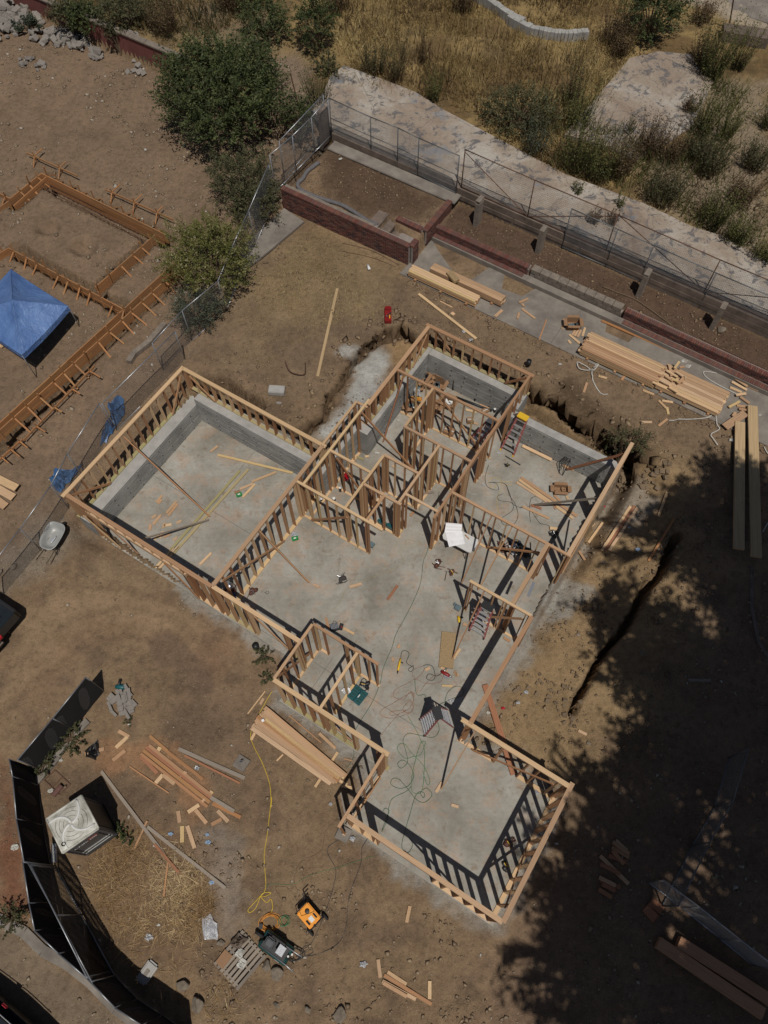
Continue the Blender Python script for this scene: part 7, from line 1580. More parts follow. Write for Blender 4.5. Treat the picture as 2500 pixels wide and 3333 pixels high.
t = thing('root_arch', 'bent dark iron hoop on the dirt by the white concrete block', 'iron hoop', (-3.37,18.82,1.6))
for s in (0, 1): MB().tube(spline([(x, y, z) for (x, y), z in zip([(-3.8,19.07),(-3.59,18.66),(-3.06,18.53),(-3.01,18.97)], (1.75+s*.1, 1.65, 1.65, 1.8))], 6), .02, 6).done('iron_bar', 'rusty_steel', t)

# ---------------- vegetation ----------------
def leafmat(name, stops, transl=.25):
    m, t, b = newmat(name)
    at = t.nodes.new('ShaderNodeAttribute'); at.attribute_name = 'tone'
    c = ramp(t, at.outputs['Fac'], stops); t.links.new(c, b.inputs['Base Color']); b.inputs['Roughness'].default_value = .6; b.inputs['Specular IOR Level'].default_value = .3
    tr = t.nodes.new('ShaderNodeBsdfTranslucent'); t.links.new(c, tr.inputs[0]); mx = t.nodes.new('ShaderNodeMixShader'); mx.inputs[0].default_value = transl
    out = t.nodes['Material Output']; t.links.new(b.outputs[0], mx.inputs[1]); t.links.new(tr.outputs[0], mx.inputs[2]); t.links.new(mx.outputs[0], out.inputs[0])
leafmat('leaf_dark', [(0, (.025, .036, .014)), (.5, (.055, .072, .024)), (.85, (.10, .12, .042)), (1, (.17, .16, .06))])
leafmat('leaf_olive', [(0, (.04, .042, .022)), (.5, (.078, .08, .036)), (1, (.15, .14, .07))])
leafmat('leaf_yellow', [(0, (.07, .08, .018)), (.5, (.13, .135, .035)), (.85, (.20, .19, .06)), (1, (.42, .38, .24))])
leafmat('leaf_grey', [(0, (.04, .052, .035)), (.6, (.075, .09, .06)), (1, (.14, .15, .10))])
leafmat('weed_green', [(0, (.06, .068, .02)), (.5, (.12, .125, .038)), (1, (.22, .20, .08))])
leafmat('weed_brown', [(0, (.07, .045, .026)), (.5, (.13, .085, .045)), (1, (.22, .16, .085))])
leafmat('straw', [(0, (.10, .066, .026)), (.35, (.20, .14, .055)), (.7, (.34, .25, .105)), (1, (.48, .38, .18))], .15)
leafmat('straw_bright', [(0, (.24, .14, .06)), (.5, (.42, .28, .13)), (1, (.62, .47, .27))], .1)
leafmat('litter_leaves', [(0, (.13, .06, .03)), (.5, (.24, .13, .06)), (1, (.42, .30, .16))], .1)
leafmat('red_litter', [(0, (.10, .03, .022)), (.5, (.2, .07, .045)), (1, (.30, .17, .09))], .1)
def blades(C_, D, S, size, wid, rng):
    """triangles at centres C_ pointing along D"""
    n = len(C_); s = np.cross(D, rng.normal(size=(n, 3))); s /= np.linalg.norm(s, axis=1)[:, None]+1e-9
    V = np.empty((n, 3, 3)); V[:, 0] = C_-s*wid[:, None]*.5; V[:, 1] = C_+s*wid[:, None]*.5; V[:, 2] = C_+D*size[:, None]
    return V.reshape(-1, 3)
def leafquads(P, size, rng, up=.5):
    n = len(P); N = rng.normal(size=(n, 3)); N[:, 2] = np.abs(N[:, 2])+up; N /= np.linalg.norm(N, axis=1)[:, None]
    a = np.cross(N, rng.normal(size=(n, 3))); a /= np.linalg.norm(a, axis=1)[:, None]; b = np.cross(N, a)
    s = size[:, None]; V = np.empty((n, 4, 3)); V[:, 0] = P-a*s; V[:, 1] = P-b*s*.45; V[:, 2] = P+a*s; V[:, 3] = P+b*s*.45
    return V.reshape(-1, 3)
def add_quads(name, V, tone, mat, parent=None, k=4):
    n = len(V)//k; F = np.arange(n*k).reshape(n, k)
    return np_mesh(name, V, F, mat, parent, {'tone': ('FLOAT', np.repeat(tone, k))})
def crown_pts(c, r, n, rng, shell=.45, lump=.22, clump=.16, per=28, flat=0):
    """leaf positions: clumps spread through an uneven ellipsoid"""
    m = max(4, n//per); d = rng.normal(size=(m, 3)); d /= np.linalg.norm(d, axis=1)[:, None]; d[:, 2] = np.where(d[:, 2] < -.3, -d[:, 2]*.5, d[:, 2])
    ph = rng.uniform(0, 6.28, 6); az = np.arctan2(d[:, 1], d[:, 0])
    rr = 1+lump*(np.sin(az*3+ph[0])*.5+np.sin(az*5+ph[1]+d[:, 2]*3)*.4+np.sin(az*9+ph[2])*.25)+rng.normal(size=m)*.07
    rad = (shell+(1-shell)*rng.random(m)**.5)*rr
    C_ = np.array(c)+d*np.array(r)*rad[:, None]
    # each clump is a spray of leaves along a short outward twig
    tw = d+rng.normal(size=d.shape)*.45+np.array([0, 0, .25]); tw /= np.linalg.norm(tw, axis=1)[:, None]; ln = clump*(2.2+2.2*rng.random(m))
    f = np.tile(np.linspace(0, 1, per), m)[:, None]; P = np.repeat(C_, per, 0)+np.repeat(tw*ln[:, None], per, 0)*f+rng.normal(size=(m*per, 3))*clump*.42*(1.1-.6*f)
    tone = np.clip(np.repeat(rng.random(m)*.55, per)+rng.random(len(P))*.35+.25*f[:, 0]-.05, 0, 1)
    return P, tone, C_
def bush(label, c, r, n, leaf, mat, cat='bush', grp='bushes and shrubs', seed=1, name='green_bush', shell=.45, clump=.16, branches=26, ground=None, lump=.22):
    rng = np.random.default_rng(seed); g = gh(c[0], c[1]) if ground is None else ground; clump = min(clump, r[0]*.16)
    t = thing(name, label, cat, (c[0], c[1], g), grp)
    P, tone, C_ = crown_pts(c, r, n, rng, shell, lump, clump); P[:, 2] = np.maximum(P[:, 2], g+.03)
    add_quads('foliage', leafquads(P, leaf*(.6+.8*rng.random(len(P))), rng), tone, mat, t)
    mb = MB(); mb.tube([(c[0], c[1], g-.1), (c[0]+.05, c[1], (g+c[2])/2), (c[0], c[1], c[2])], [.09, .07, .03], 7)
    for i in rng.choice(len(C_), min(branches, len(C_)), replace=False):
        q = C_[i]; mb.tube([(c[0], c[1], g+.05), (c[0]*.5+q[0]*.5, c[1]*.5+q[1]*.5, (g+q[2])/2+.1), tuple(q)], [.035, .022, .008], 5)
    mb.done('branches', 'twig', t); return t
bush('huge dark green bush below the red retaining wall', (-7.18,33.1,3.4), (2.7, 2.95, 1.7), 34000, .058, 'leaf_dark', seed=2, clump=.2, lump=.16)
bush('olive grey shrub between the dark bush and the side fence', (-5.89,28.04,2.6), (1.45, 1.6, 1.2), 11000, .040, 'leaf_olive', seed=3, clump=.14)
bush('yellow-green flowering bush leaning over the chain-link fence', (-7.04,23.69,2.6), (1.75, 1.7, 1.35), 17000, .040, 'leaf_yellow', seed=4, clump=.15)
bush('grey-green low bush behind the fence by the garage', (-7.47,21.48,2), (.95, .8, .65), 6000, .032, 'leaf_grey', seed=5, clump=.12)
bush('dark shrub filling the gap at the planter corner fence', (-5.42,27.03,2.4), (.9, .9, .8), 4500, .038, 'leaf_olive', seed=6)
bush('climbing greenery spilling down the red wall, left patch', (-15.43,40.12,2.9), (.9, .7, .7), 3500, .05, 'leaf_olive', seed=7, grp='greenery on the red wall')
bush('climbing greenery spilling down the red wall, middle patch', (-14.6,39.68,2.9), (.8, .6, .7), 3500, .05, 'leaf_dark', seed=8, grp='greenery on the red wall')
bush('thin creeper hanging on the right end of the red wall', (-13.05,38.58,2.8), (.4, .3, .5), 1200, .045, 'leaf_olive', seed=9, grp='greenery on the red wall')
bush('dark grey-green shrub above the red wall coping', (-12.4,39.33,3.4), (1.3, .8, .6), 4000, .05, 'leaf_olive', seed=10)
bush('dark green shrub behind the big dark bush', (-5.52,38.17,3.6), (1.2, 1.1, .8), 5000, .05, 'leaf_dark', seed=11)
bush('upright dark green shrub at the edge of the dry field', (-2.96,37.18,4), (.8, .75, 1.3), 6000, .045, 'leaf_dark', seed=12, lump=.3)
bush('dark green tree-like shrub near the top edge by the far drive', (13.15,37.57,4.2), (1.25, 1.2, 1.5), 9000, .05, 'leaf_dark', seed=13, lump=.3)
bush('small bush in the gap between slab and left fence', (-2.43,35.41,3.1), (.5, .5, .45), 1600, .04, 'leaf_olive', seed=14)
bush('dark shrub by the planter fence beside the rusty stakes', (-3.72,31.97,3), (.7, .8, .8), 3500, .04, 'leaf_dark', seed=15)
bush('scrubby green bush on the field edge above the long slab', (6.27,31.35,3.4), (1.5, 1.1, .9), 6500, .045, 'leaf_olive', seed=16)
bush('small plant with fine leaves beside the black bucket', (-4.22,7.75,0.1), (.3, .3, .22), 900, .03, 'leaf_olive', seed=17, name='small_plant', cat='plant', branches=8)
bush('small plant below the bucket at the front wall', (-4.07,6.98,0.05), (.24, .2, .15), 500, .03, 'leaf_olive', seed=18, name='small_plant', cat='plant', branches=6)
bush('green weed at the base of the portable toilet, upper one', (-8.4,2.23,0), (.2, .2, .14), 450, .035, 'leaf_dark', seed=19, name='small_plant', cat='plant', branches=6)
bush('green weed at the base of the portable toilet, lower one', (-8.12,1.96,0), (.18, .18, .12), 400, .035, 'leaf_dark', seed=20, name='small_plant', cat='plant', branches=6)
bush('weedy plants sprawling over the kerb beside the black gate leaf', (-10.41,5.02,0.1), (.45, .4, .25), 1200, .04, 'leaf_olive', seed=21, name='small_plant', cat='plant')
bush('weedy plants in the fence shadow at the kerb end', (-11.09,4.26,0.1), (.35, .4, .25), 1000, .04, 'leaf_olive', seed=22, name='small_plant', cat='plant')
bush('dry shrub overhanging the dark ditch behind the east room', (9.09,15.29,1.7), (.7, .35, .3), 1800, .03, 'leaf_olive', seed=23, name='small_plant', cat='plant')
bush('small dark plant at the foot of the paver heap', (-8.58,5.61,0), (.14, .14, .1), 300, .03, 'leaf_olive', seed=24, name='small_plant', cat='plant', branches=5)
bush('leafy green plant among the rubble in the top left corner', (-17.93,40.44,2.2), (.55, .45, .3), 900, .07, 'leaf_grey', seed=25, name='small_plant', cat='plant')
bush('low green plants at the side of the pavement bottom left', (-11.31,-0.19,0), (.4, .35, .2), 900, .035, 'leaf_olive', seed=26, name='small_plant', cat='plant')
def weed(label, p, h, r, n, mat, seed, grp='tall weeds on the old house plot', leaf=.042, lean=.42, name='tall_weed', cat='weed'):
    """upright weed: many thin stems fanning out with small leaves along them"""
    rng = np.random.default_rng(seed); g = gh(p[0], p[1]); t = thing(name, label, cat, (p[0], p[1], g), grp); h *= 1.25; n = int(n*1.3); r *= 1.25
    az = rng.uniform(0, 6.28, n); b = np.stack([p[0]+r*.45*rng.random(n)*np.cos(az), p[1]+r*.45*rng.random(n)*np.sin(az), np.full(n, g-.02)], 1)
    D = np.stack([np.cos(az)*lean*rng.random(n), np.sin(az)*lean*rng.random(n), np.ones(n)], 1); D /= np.linalg.norm(D, axis=1)[:, None]
    L = h*(.5+.5*rng.random(n)); tip = b+D*L[:, None]
    V = blades(b, D, None, L, np.full(n, .022), rng); V2 = blades(b, D, None, L*.9, np.full(n, .022), rng)
    add_quads('stems', np.concatenate([V, V2]), np.tile(rng.random(n)*.5, 2), 'weed_brown' if mat != 'weed_green' else 'leaf_olive', t, 3)
    k = 20; f = rng.uniform(.2, 1, (n, k)); P = b[:, None]+D[:, None]*L[:, None, None]*f[..., None]+rng.normal(size=(n, k, 3))*.05*(1.3-f[..., None]*.9)
    P = P.reshape(-1, 3); tone = np.clip(np.repeat(rng.random(n)*.5, k)+rng.random(n*k)*.5, 0, 1)
    add_quads('leaves', leafquads(P, leaf*(.5+rng.random(len(P))*.7), rng, .1), tone, mat, t); return t
WD = [('spiky green plant at the left end of the cracked slab', (-2.85,33.15), 2.3, .7, 46, 'weed_green'), ('dark weed at the top edge of the cracked slab', (-0.22,35.3), 1.5, .8, 46, 'leaf_olive'), ('tall dark weeds right of the slab top edge', (0.8,34.66), 2.3, .6, 34, 'leaf_olive'), ('tall thin weed alone above the long slab', (2.1,36.02), 2.4, .3, 14, 'weed_brown'), ('greenish weed by the middle of the slab edge', (2.55,33.29), 1.5, .5, 30, 'weed_green'),
 ('grey-leaved tall weed at the left of the big weed thicket', (6.86,29.68), 1.5, .9, 60, 'leaf_grey'), ('dense green weeds in the middle of the big thicket', (8.65,28.68), 2.3, 1.2, 110, 'weed_green'), ('green weeds leaning over the slab edge of the thicket', (9.43,28.04), 2.0, 1.0, 90, 'weed_green'), ('tall pale green weeds behind the thicket', (8.96,31.2), 2.2, .8, 60, 'weed_green'), ('dark narrow weed between slabs and dry grass', (8.78,32.82), 2.4, .5, 40, 'leaf_olive'), ('brown and green weed at the right of the thicket', (10.31,28.12), 1.9, .9, 80, 'weed_brown'), ('reddish brown weed below the pink slab', (11.73,29.27), 1.9, .9, 80, 'weed_brown'), ('brown feathery weed right of the pink slab end', (12.62,28.93), 1.5, .9, 70, 'weed_brown'), ('small dark spiky plant growing on the pink slab', (11.15,30.68), 1.1, .35, 16, 'leaf_olive'), ('big green-brown weed casting dark shadow on the pink slab', (15.56,34.6), 2.6, 1.0, 120, 'weed_green'), ('brown weed on the upper right of the pink slab', (15.34,35.48), 1.8, .8, 80, 'weed_brown'), ('round brown weed at the pink slab right edge', (14.14,32.11), .9, .5, 40, 'weed_brown'), ('long green weed row right of the pink slab', (14.28,30.52), 2.2, .8, 80, 'weed_green'), ('dark green weed in the sandy ground', (13.64,29.11), 1.3, .8, 70, 'leaf_olive'), ('dark weed below the sandy ground, left one', (11.91,26.56), 1.6, 1.1, 100, 'leaf_olive'), ('green dark bush weed in the sandy ground', (14.12,28.06), 1.5, .9, 90, 'leaf_olive'), ('twiggy weed at the sandy ground centre', (15.41,30.41), 1.5, .8, 50, 'weed_green'), ('green weed at the right picture edge', (16.13,28.34), 1.4, 1.0, 80, 'leaf_olive'), ('pale green weeds at the lower right of the sandy ground', (14.55,24.1), 1.5, .9, 80, 'weed_green'), ('weeds at the corner of the slab and sandy ground', (13.81,25.16), 1.8, .9, 80, 'weed_green'), ('weed at the right edge above the lower slab', (15.36,23.17), 1.2, .8, 50, 'weed_green'), ('tall weed at the right edge of the sandy ground', (17.35,31.04), 1.6, .5, 40, 'weed_green'), ('thin weed beside the far low wall', (16.96,35.1), 2.4, .6, 50, 'weed_green'), ('grey twiggy bush in the sandy ground', (15.13,26.41), 1.0, 1.0, 80, 'weed_brown'), ('weed growing out of the slab joint, left one', (8.37,27.03), .8, .35, 14, 'weed_green'), ('weed growing out of the slab joint, right one', (10.09,26.2), .9, .25, 12, 'weed_green'), ('dry dead weed by the wall-top fence, left one', (8.85,25.34), .7, .4, 24, 'weed_brown'), ('dry dead weed by the wall-top fence, right one', (9.57,25.23), .7, .35, 24, 'weed_brown'), ('tall brown weeds at the top edge left of the curved kerb', (4.25,40.14), 1.6, .9, 60, 'weed_brown'), ('dark weeds left of the field by the top edge', (-1.96,40.27), 1.6, .9, 60, 'weed_brown'), ('brown weed thicket above the big dark bush', (-7.33,40.66), 2.0, 1.4, 90, 'weed_brown'), ('thin grey weeds above the red wall', (-10.49,38.77), 1.6, 1.2, 90, 'weed_brown'), ('tall weeds at the upper left end of the field', (-6.53,40.65), 1.9, 1.3, 90, 'weed_brown'), ('brown weed near the pink slab top left', (11.62,36.35), 1.5, .7, 60, 'weed_brown'), ('brown tall weed beside the curved kerb end', (11.21,37.41), 1.5, .8, 60, 'weed_brown'), ('dark weed beside the far drive', (15.95,38.8), 1.2, .8, 60, 'weed_brown')]
for i, (l, p, h, r, n, m) in enumerate(WD): weed(l, p, h, r, n, m, 100+i)
bb = thing('rusty_stake', 'rusty stake leaning beside the cracked slab left end', 'stake', (-3.7,32.84,2.8)); MB().tube([(-3.7,32.92,2.7), (-3.94,33.12,4.3)], .03, 6).done('shaft', 'rusty_steel', bb)
# uncountable ground cover
def grass(name, label, polys, n, h, mat, seed, spread=.8, wid=.014, cat='dry grass', patch=1.0, flat=False):
    rng = np.random.default_rng(seed); out = []
    for P in polys:
        P = [(p[0], p[1]) for p in P]; xs = [p[0] for p in P]; ys = [p[1] for p in P]
        A_ = (max(xs)-min(xs))*(max(ys)-min(ys)); k = int(n*A_)
        x = rng.uniform(min(xs)-.4, max(xs)+.4, k); y = rng.uniform(min(ys)-.4, max(ys)+.4, k)
        s = sdist(x, y, P)+.45*fbm(x, y, .8, seed, 3)
        dn = fbm(x, y, .7, seed+7, 4)*patch
        keep = (s < 0) & (rng.random(k) < np.clip(.62+dn*1.3, .06, 1)); out.append(np.stack([x[keep], y[keep]], 1))
    P = np.concatenate(out); z = gz(P[:, 0], P[:, 1]); m = len(P); C_ = np.column_stack([P, z-.01])
    D = rng.normal(size=(m, 3))*spread; D[:, 2] = 1 if not flat else np.abs(rng.normal(size=m))*.25
    D /= np.linalg.norm(D, axis=1)[:, None]
    L = h*(.4+.9*rng.random(m)); V = blades(C_, D, None, L, wid*(.7+.8*rng.random(m)), rng)
    tn = np.clip(.5+fbm(P[:, 0], P[:, 1], .45, seed+3, 4)*1.1+rng.normal(size=m)*.18, 0, 1)
    o = add_quads(name, V, tn, mat, None, 3); stuff(o, label, cat); return o
grass('field_grass', 'tall dry golden grass covering the old house plot', [[(-2.34,42.19),(-1.92,37.16),(-0.78,35.59),(0.64,34.57),(2.18,33.68),(3.45,32.7),(4.72,32.1),(6.33,29.82),(7.62,28.72),(8.99,30.88),(9.82,32.59),(12.01,35.86),(14.36,40.11),(14.28,42.15)], [(-18.48,42.52),(-14.47,40.69),(-9.96,37.58),(-8.01,38.62),(-5.13,40.22),(-5.25,42.55)]], 210, .42, 'straw', 11, .55, .028)
grass('brown_stalks', 'taller dark brown stalks standing in the dry grass', [[(-4.24,42.23),(-1.91,36.77),(0.8,34.56),(3.46,32.82),(6.37,30.26),(9.13,32.02),(12.17,36.89),(13.85,42.15)], [(-14.75,42.45),(-10.02,38.12),(-5.15,40.51),(-5.25,42.55)]], 16, 1.15, 'weed_brown', 12, .16, .03, patch=1.6)
grass('sand_weeds', 'thin green weeds scattered over the sandy ground at upper right', [[(15.54,34.53),(18.29,34.23),(15.97,22.72),(14.12,24.12),(13.03,25.57),(11.13,26.79),(11.52,29.18),(13.82,29.68)]], 22, .5, 'weed_green', 13, .6, .03, patch=1.6, cat='weeds')
grass('straw_patch', 'matted bright straw below the toilet', [[(-9.04,2.33),(-7.5,2.56),(-5.93,1.58),(-5.24,0.28),(-5.58,-0.95),(-5.76,-1.58),(-7.46,-1.52),(-8.35,-0.79),(-9.04,0.1),(-9.49,0.96)], [(-6.28,-1.89),(-4.57,-1.9),(-4.28,-2.74),(-5.23,-2.89)]], 1300, .42, 'straw_bright', 14, 1, .014, 'straw', 1.2, True)
grass('yard_grass', 'thin trampled dry grass north of the house', [[(-3.14,27.06),(0.63,24.81),(0.96,23.49),(-2.13,20.85),(-3.81,20.87),(-5.24,23.21)], [(-5.5,24.81),(0.63,24.71),(0.23,21.41),(-2.79,20.42),(-4.98,19),(-6.09,19.68)]], 260, .13, 'straw', 15, 1.2, .014, patch=1.7)
grass('fallen_leaves', 'fallen brown leaves on the planter, terrace and pavement edge', [QP((-18.4, 21.3), (-18.4, 24.7), (-12.3, 24.7), (-12.3, 22.2), (-14, 21.9), (-14, 21.3)), QP((-12, 23.0), (-12, 24.7), (9, 24.6), (9, 22.95)), [(1.93,25.08),(2.44,25.47),(3.81,24.38),(3.43,23.91),(2.46,24.12)], [(5,22.91),(5.2,23.65),(6.44,22.71),(5.99,22.35)]], 260, .06, 'litter_leaves', 16, 1, .035, 'fallen leaves', 1.3, True)
grass('red_leaves', 'reddish fallen leaves outside the black fence', [[(-13.76,4.37),(-12.32,4.3),(-11.73,2.47),(-10.6,-0.33),(-11.17,-0.24),(-11.78,0.08),(-12.97,0.82)], [(-10.88,-0.65),(-10.01,-1.31),(-9.18,-2.06),(-8.37,-2.58),(-9.09,-2.58),(-10.21,-1.74)]], 420, .05, 'red_litter', 17, 1, .03, 'fallen leaves', 1.0, True)
grass('shade_litter', 'leaf litter and twigs under the tree shade', [QP((3.6, -4), (3.3, 2), (4.5, 8), (4.5, 14), (6, 19), (12, 19), (12, -9))], 45, .07, 'litter_leaves', 18, 1, .03, 'leaf litter', 1.5, True)
grass('moss_patch', 'yellow moss on the planter rim', [[(-2.17,31.19),(-1.91,30.87),(-2.27,30.13),(-2.83,29.29),(-3.21,28.59),(-3.66,28.6),(-3.17,29.6),(-2.53,30.63)]], 420, .04, 'leaf_yellow', 19, 1, .03, 'moss', .5, True)
grass('scrub', 'tangled green and brown scrub merging along the slab edges', [[(6.13,33.01),(8.36,33.69),(9.51,32.95),(9.3,31.32),(11.65,29.94),(13.76,30.12),(14.71,31.92),(15.69,34.53),(16.89,33.53),(15.66,29.65),(13.92,26.54),(14.8,24.11),(13.49,24.41),(11.76,26.28),(10.23,27.42),(7.9,28.29),(6.41,29.49)]], 75, .95, 'weed_green', 61, .42, .035, 'scrub', 1.5)
grass('brown_scrub', 'dry brown scrub tangled among the tall weeds', [[(6.13,33.01),(8.36,33.69),(9.51,32.95),(9.3,31.32),(11.65,29.94),(13.76,30.12),(16.03,29.64),(16.7,27.51),(15.64,23.08),(14.8,24.11),(11.76,26.28),(10.23,27.42),(7.9,28.29),(6.41,29.49)], [(-3.37,41.92),(-1.93,37.96),(-0.78,35.59),(3.84,32.82),(5.42,33.26),(0.84,37.11),(-0.79,41.86)]], 45, .8, 'weed_brown', 62, .5, .035, 'scrub', 1.6)
grass('edge_grass', 'dry grass and crumbs creeping over the slab edges', [QP((-21, 27.9), (-21, 29.9), (-13, 29.4), (-8, 28.9), (-5, 28.9), (-1, 28.8), (-1, 28.0), (-8.6, 27.8), (-13, 28.2), (-17, 28.8)), [(7.98,30.43),(9.98,33.15),(12.28,36.47),(11.59,36.74),(9.26,33.53),(7.74,30.99)]], 150, .38, 'straw', 66, .8, .03, 'dry grass', 1.8)
grass('bed_weeds', 'dead weeds standing in the terrace beds', [QP((-12, 23.2), (-12, 24.7), (9, 24.6), (9, 23.1)), QP((-18.2, 21.6), (-18.4, 24.0), (-12.3, 24.0), (-12.3, 22.4), (-14.2, 22.0), (-14.2, 21.5))], 26, .16, 'weed_brown', 67, .9, .02, 'dead weeds', 2.0)
grass('purple_scrub', 'dull dark weeds above the red wall', [[(-16.14,42.47),(-13.7,40.11),(-9.98,37.71),(-7.99,38.35),(-6.49,40.53),(-6.61,42.28)]], 70, .8, 'leaf_olive', 63, .5, .035, 'scrub', 1.4)
# pebbles and clods
def pebbles(name, label, polys, n, smin, smax, mat, seed, patch=1.2, pts=None):
    rng = np.random.default_rng(seed); out = []
    for P in polys:
        xs = [p[0] for p in P]; ys = [p[1] for p in P]; k = int(n*(max(xs)-min(xs))*(max(ys)-min(ys)))
        x = rng.uniform(min(xs), max(xs), k); y = rng.uniform(min(ys), max(ys), k)
        keep = (sdist(x, y, P)+.4*fbm(x, y, .9, seed, 3) < 0) & (rng.random(k) < np.clip(.5+patch*fbm(x, y, .6, seed+5, 4), .08, 1)) & (sdist(x, y, _SL) > .12)
        out.append(np.stack([x[keep], y[keep]], 1))
    if pts is not None: out = [np.array(pts)]
    P = np.concatenate(out); m = len(P); s = smin+(smax-smin)*rng.random(m)**3.2; z = gz(P[:, 0], P[:, 1])+s*.15
    O = np.array([[1, 0, 0], [0, 1, 0], [-1, 0, 0], [0, -1, 0], [0, 0, 1], [0, 0, -1]], float); F = np.array([[0, 1, 4], [1, 2, 4], [2, 3, 4], [3, 0, 4], [1, 0, 5], [2, 1, 5], [3, 2, 5], [0, 3, 5]])
    a = rng.uniform(0, 6.28, m); sc_ = s[:, None]*(.35+.4*rng.random((m, 3)))*np.array([1.3, 1, .7]); jit = rng.normal(size=(m, 6, 3))*.22
    V = (O[None]+jit)*sc_[:, None]; x = V[..., 0]*np.cos(a)[:, None]-V[..., 1]*np.sin(a)[:, None]; y = V[..., 0]*np.sin(a)[:, None]+V[..., 1]*np.cos(a)[:, None]
    V = np.stack([x+P[:, 0][:, None], y+P[:, 1][:, None], V[..., 2]+z[:, None]], 2).reshape(-1, 3)
    T = (F[None]+np.arange(m)[:, None, None]*6).reshape(-1, 3)
    o = np_mesh(name, V, T, mat, None, {'tone': ('FLOAT', np.repeat(rng.random(m), 6))}); stuff(o, label, 'stones'); return o
leafmat('pebble', [(0, (.16, .115, .075)), (.5, (.25, .19, .13)), (.85, (.33, .27, .20)), (1, (.42, .38, .33))], 0)
leafmat('clod_pale', [(0, (.17, .12, .078)), (.6, (.25, .18, .115)), (1, (.32, .24, .155))], 0)
leafmat('clod', [(0, (.14, .095, .06)), (.6, (.22, .155, .10)), (1, (.28, .20, .12))], 0)
LOT = QP((-42, -2), (-18, 3), (-18.3, 13), (-19.2, 21), (-19.5, 25), (-42, 25))
YARD = QP((-17.5, -6), (-17.5, 4), (-9.7, 4.5), (-6.5, 3.1), (-2.4, 3), (-2.4, 1), (3, 1), (6, -12), (-8, -14))
NORTH = QP((-17.3, 5), (-17.8, 20), (-12, 20.2), (9, 20.2), (8, 12), (3, 5.4), (-.4, 5.4), (-.4, 17), (-4.8, 18), (-9.4, 18), (-9.9, 11.4), (-16.4, 11.4))
pebbles('lot_stones', 'small stones strewn over the neighbouring lot', [LOT], 26, .02, .16, 'pebble', 31, 2.2)
pebbles('yard_stones', 'small stones on the bare dirt yard', [YARD], 9, .015, .11, 'pebble', 32, 3.0)
pebbles('north_stones', 'stones and clods on the dirt north and east of the house', [NORTH], 24, .02, .12, 'clod', 33, 2.4)
pebbles('clay_clods', 'clods of dug clay east of the slab', [QP((-.2, 17), (-.2, 5.6), (3, 5.6), (4.6, 9), (4, 15), (2, 19))], 45, .03, .13, 'clod', 34, 1.6)
def bank_band():
    rng = np.random.default_rng(77); L = CHANNEL[:23]+DITCH; out = []
    for i in range(len(L)-1):
        if math.hypot(L[i+1][0]-L[i][0], L[i+1][1]-L[i][1]) > 4: continue
        for k in range(int(26*math.hypot(L[i+1][0]-L[i][0], L[i+1][1]-L[i][1]))):
            f = rng.random(); out.append((L[i][0]*(1-f)+L[i+1][0]*f+rng.normal()*.28, L[i][1]*(1-f)+L[i+1][1]*f+rng.normal()*.28))
    return out
pebbles('near_clods', 'rough clods and stones along the bottom edge', [[(-6.5, 2.2), (-5, -4), (4, -4), (2, -.6), (-1.5, .6)]], 60, .03, .12, 'clod_pale', 35, 1.8)
pebbles('bank_clods', 'crumbled clods along the cut earth banks', [], 0, .04, .22, 'clod', 40, pts=bank_band())
pebbles('gravel_bed', 'fine gravel round the wheelbarrow and fence foot', [[(-13.02,12.84),(-11.97,13.2),(-10.71,12.29),(-11.46,11.88),(-12.37,10.88),(-13.83,10.19),(-14.05,11.2)], [(-6.3,21.39),(-8.08,20.11),(-9.53,18.06),(-10.9,15.88),(-12.1,13.5),(-11.6,13.5),(-9.92,16.25),(-8.11,19.19)]], 900, .012, .035, 'pebble', 36, .3)
pebbles('field_stones', 'pale stones on the sandy ground at upper right', [[(15.54,34.53),(18.29,34.23),(15.97,22.72),(14.12,24.12),(11.13,26.79),(13.82,29.68)], [(-5.94,36.59),(-3.79,37.2),(-2.47,33.17),(-4.15,30.89),(-5.22,30.02)]], 20, .03, .14, 'pebble', 37)
pebbles('bed_rubble', 'brick crumbs and stones littering the terrace beds', [QP((-18.4, 21.3), (-18.4, 24.7), (-12.3, 24.7), (-12.3, 22.2)), QP((-12, 23.0), (-12, 24.7), (9, 24.6), (9, 22.95))], 60, .02, .12, 'clod', 41)
pebbles('walk_crumbs', 'crumbs and soil along the walkway edges', [QP((-12.2, 19.9), (-12.2, 20.35), (9, 20.35), (9, 19.9))], 90, .02, .14, 'clod', 42)
pebbles('shade_stones', 'stones under the tree shade', [QP((3.6, -4), (3.3, 2), (4.8, 8), (4.8, 14), (6, 19), (12, 19), (12, -9))], 16, .02, .12, 'pebble', 38)

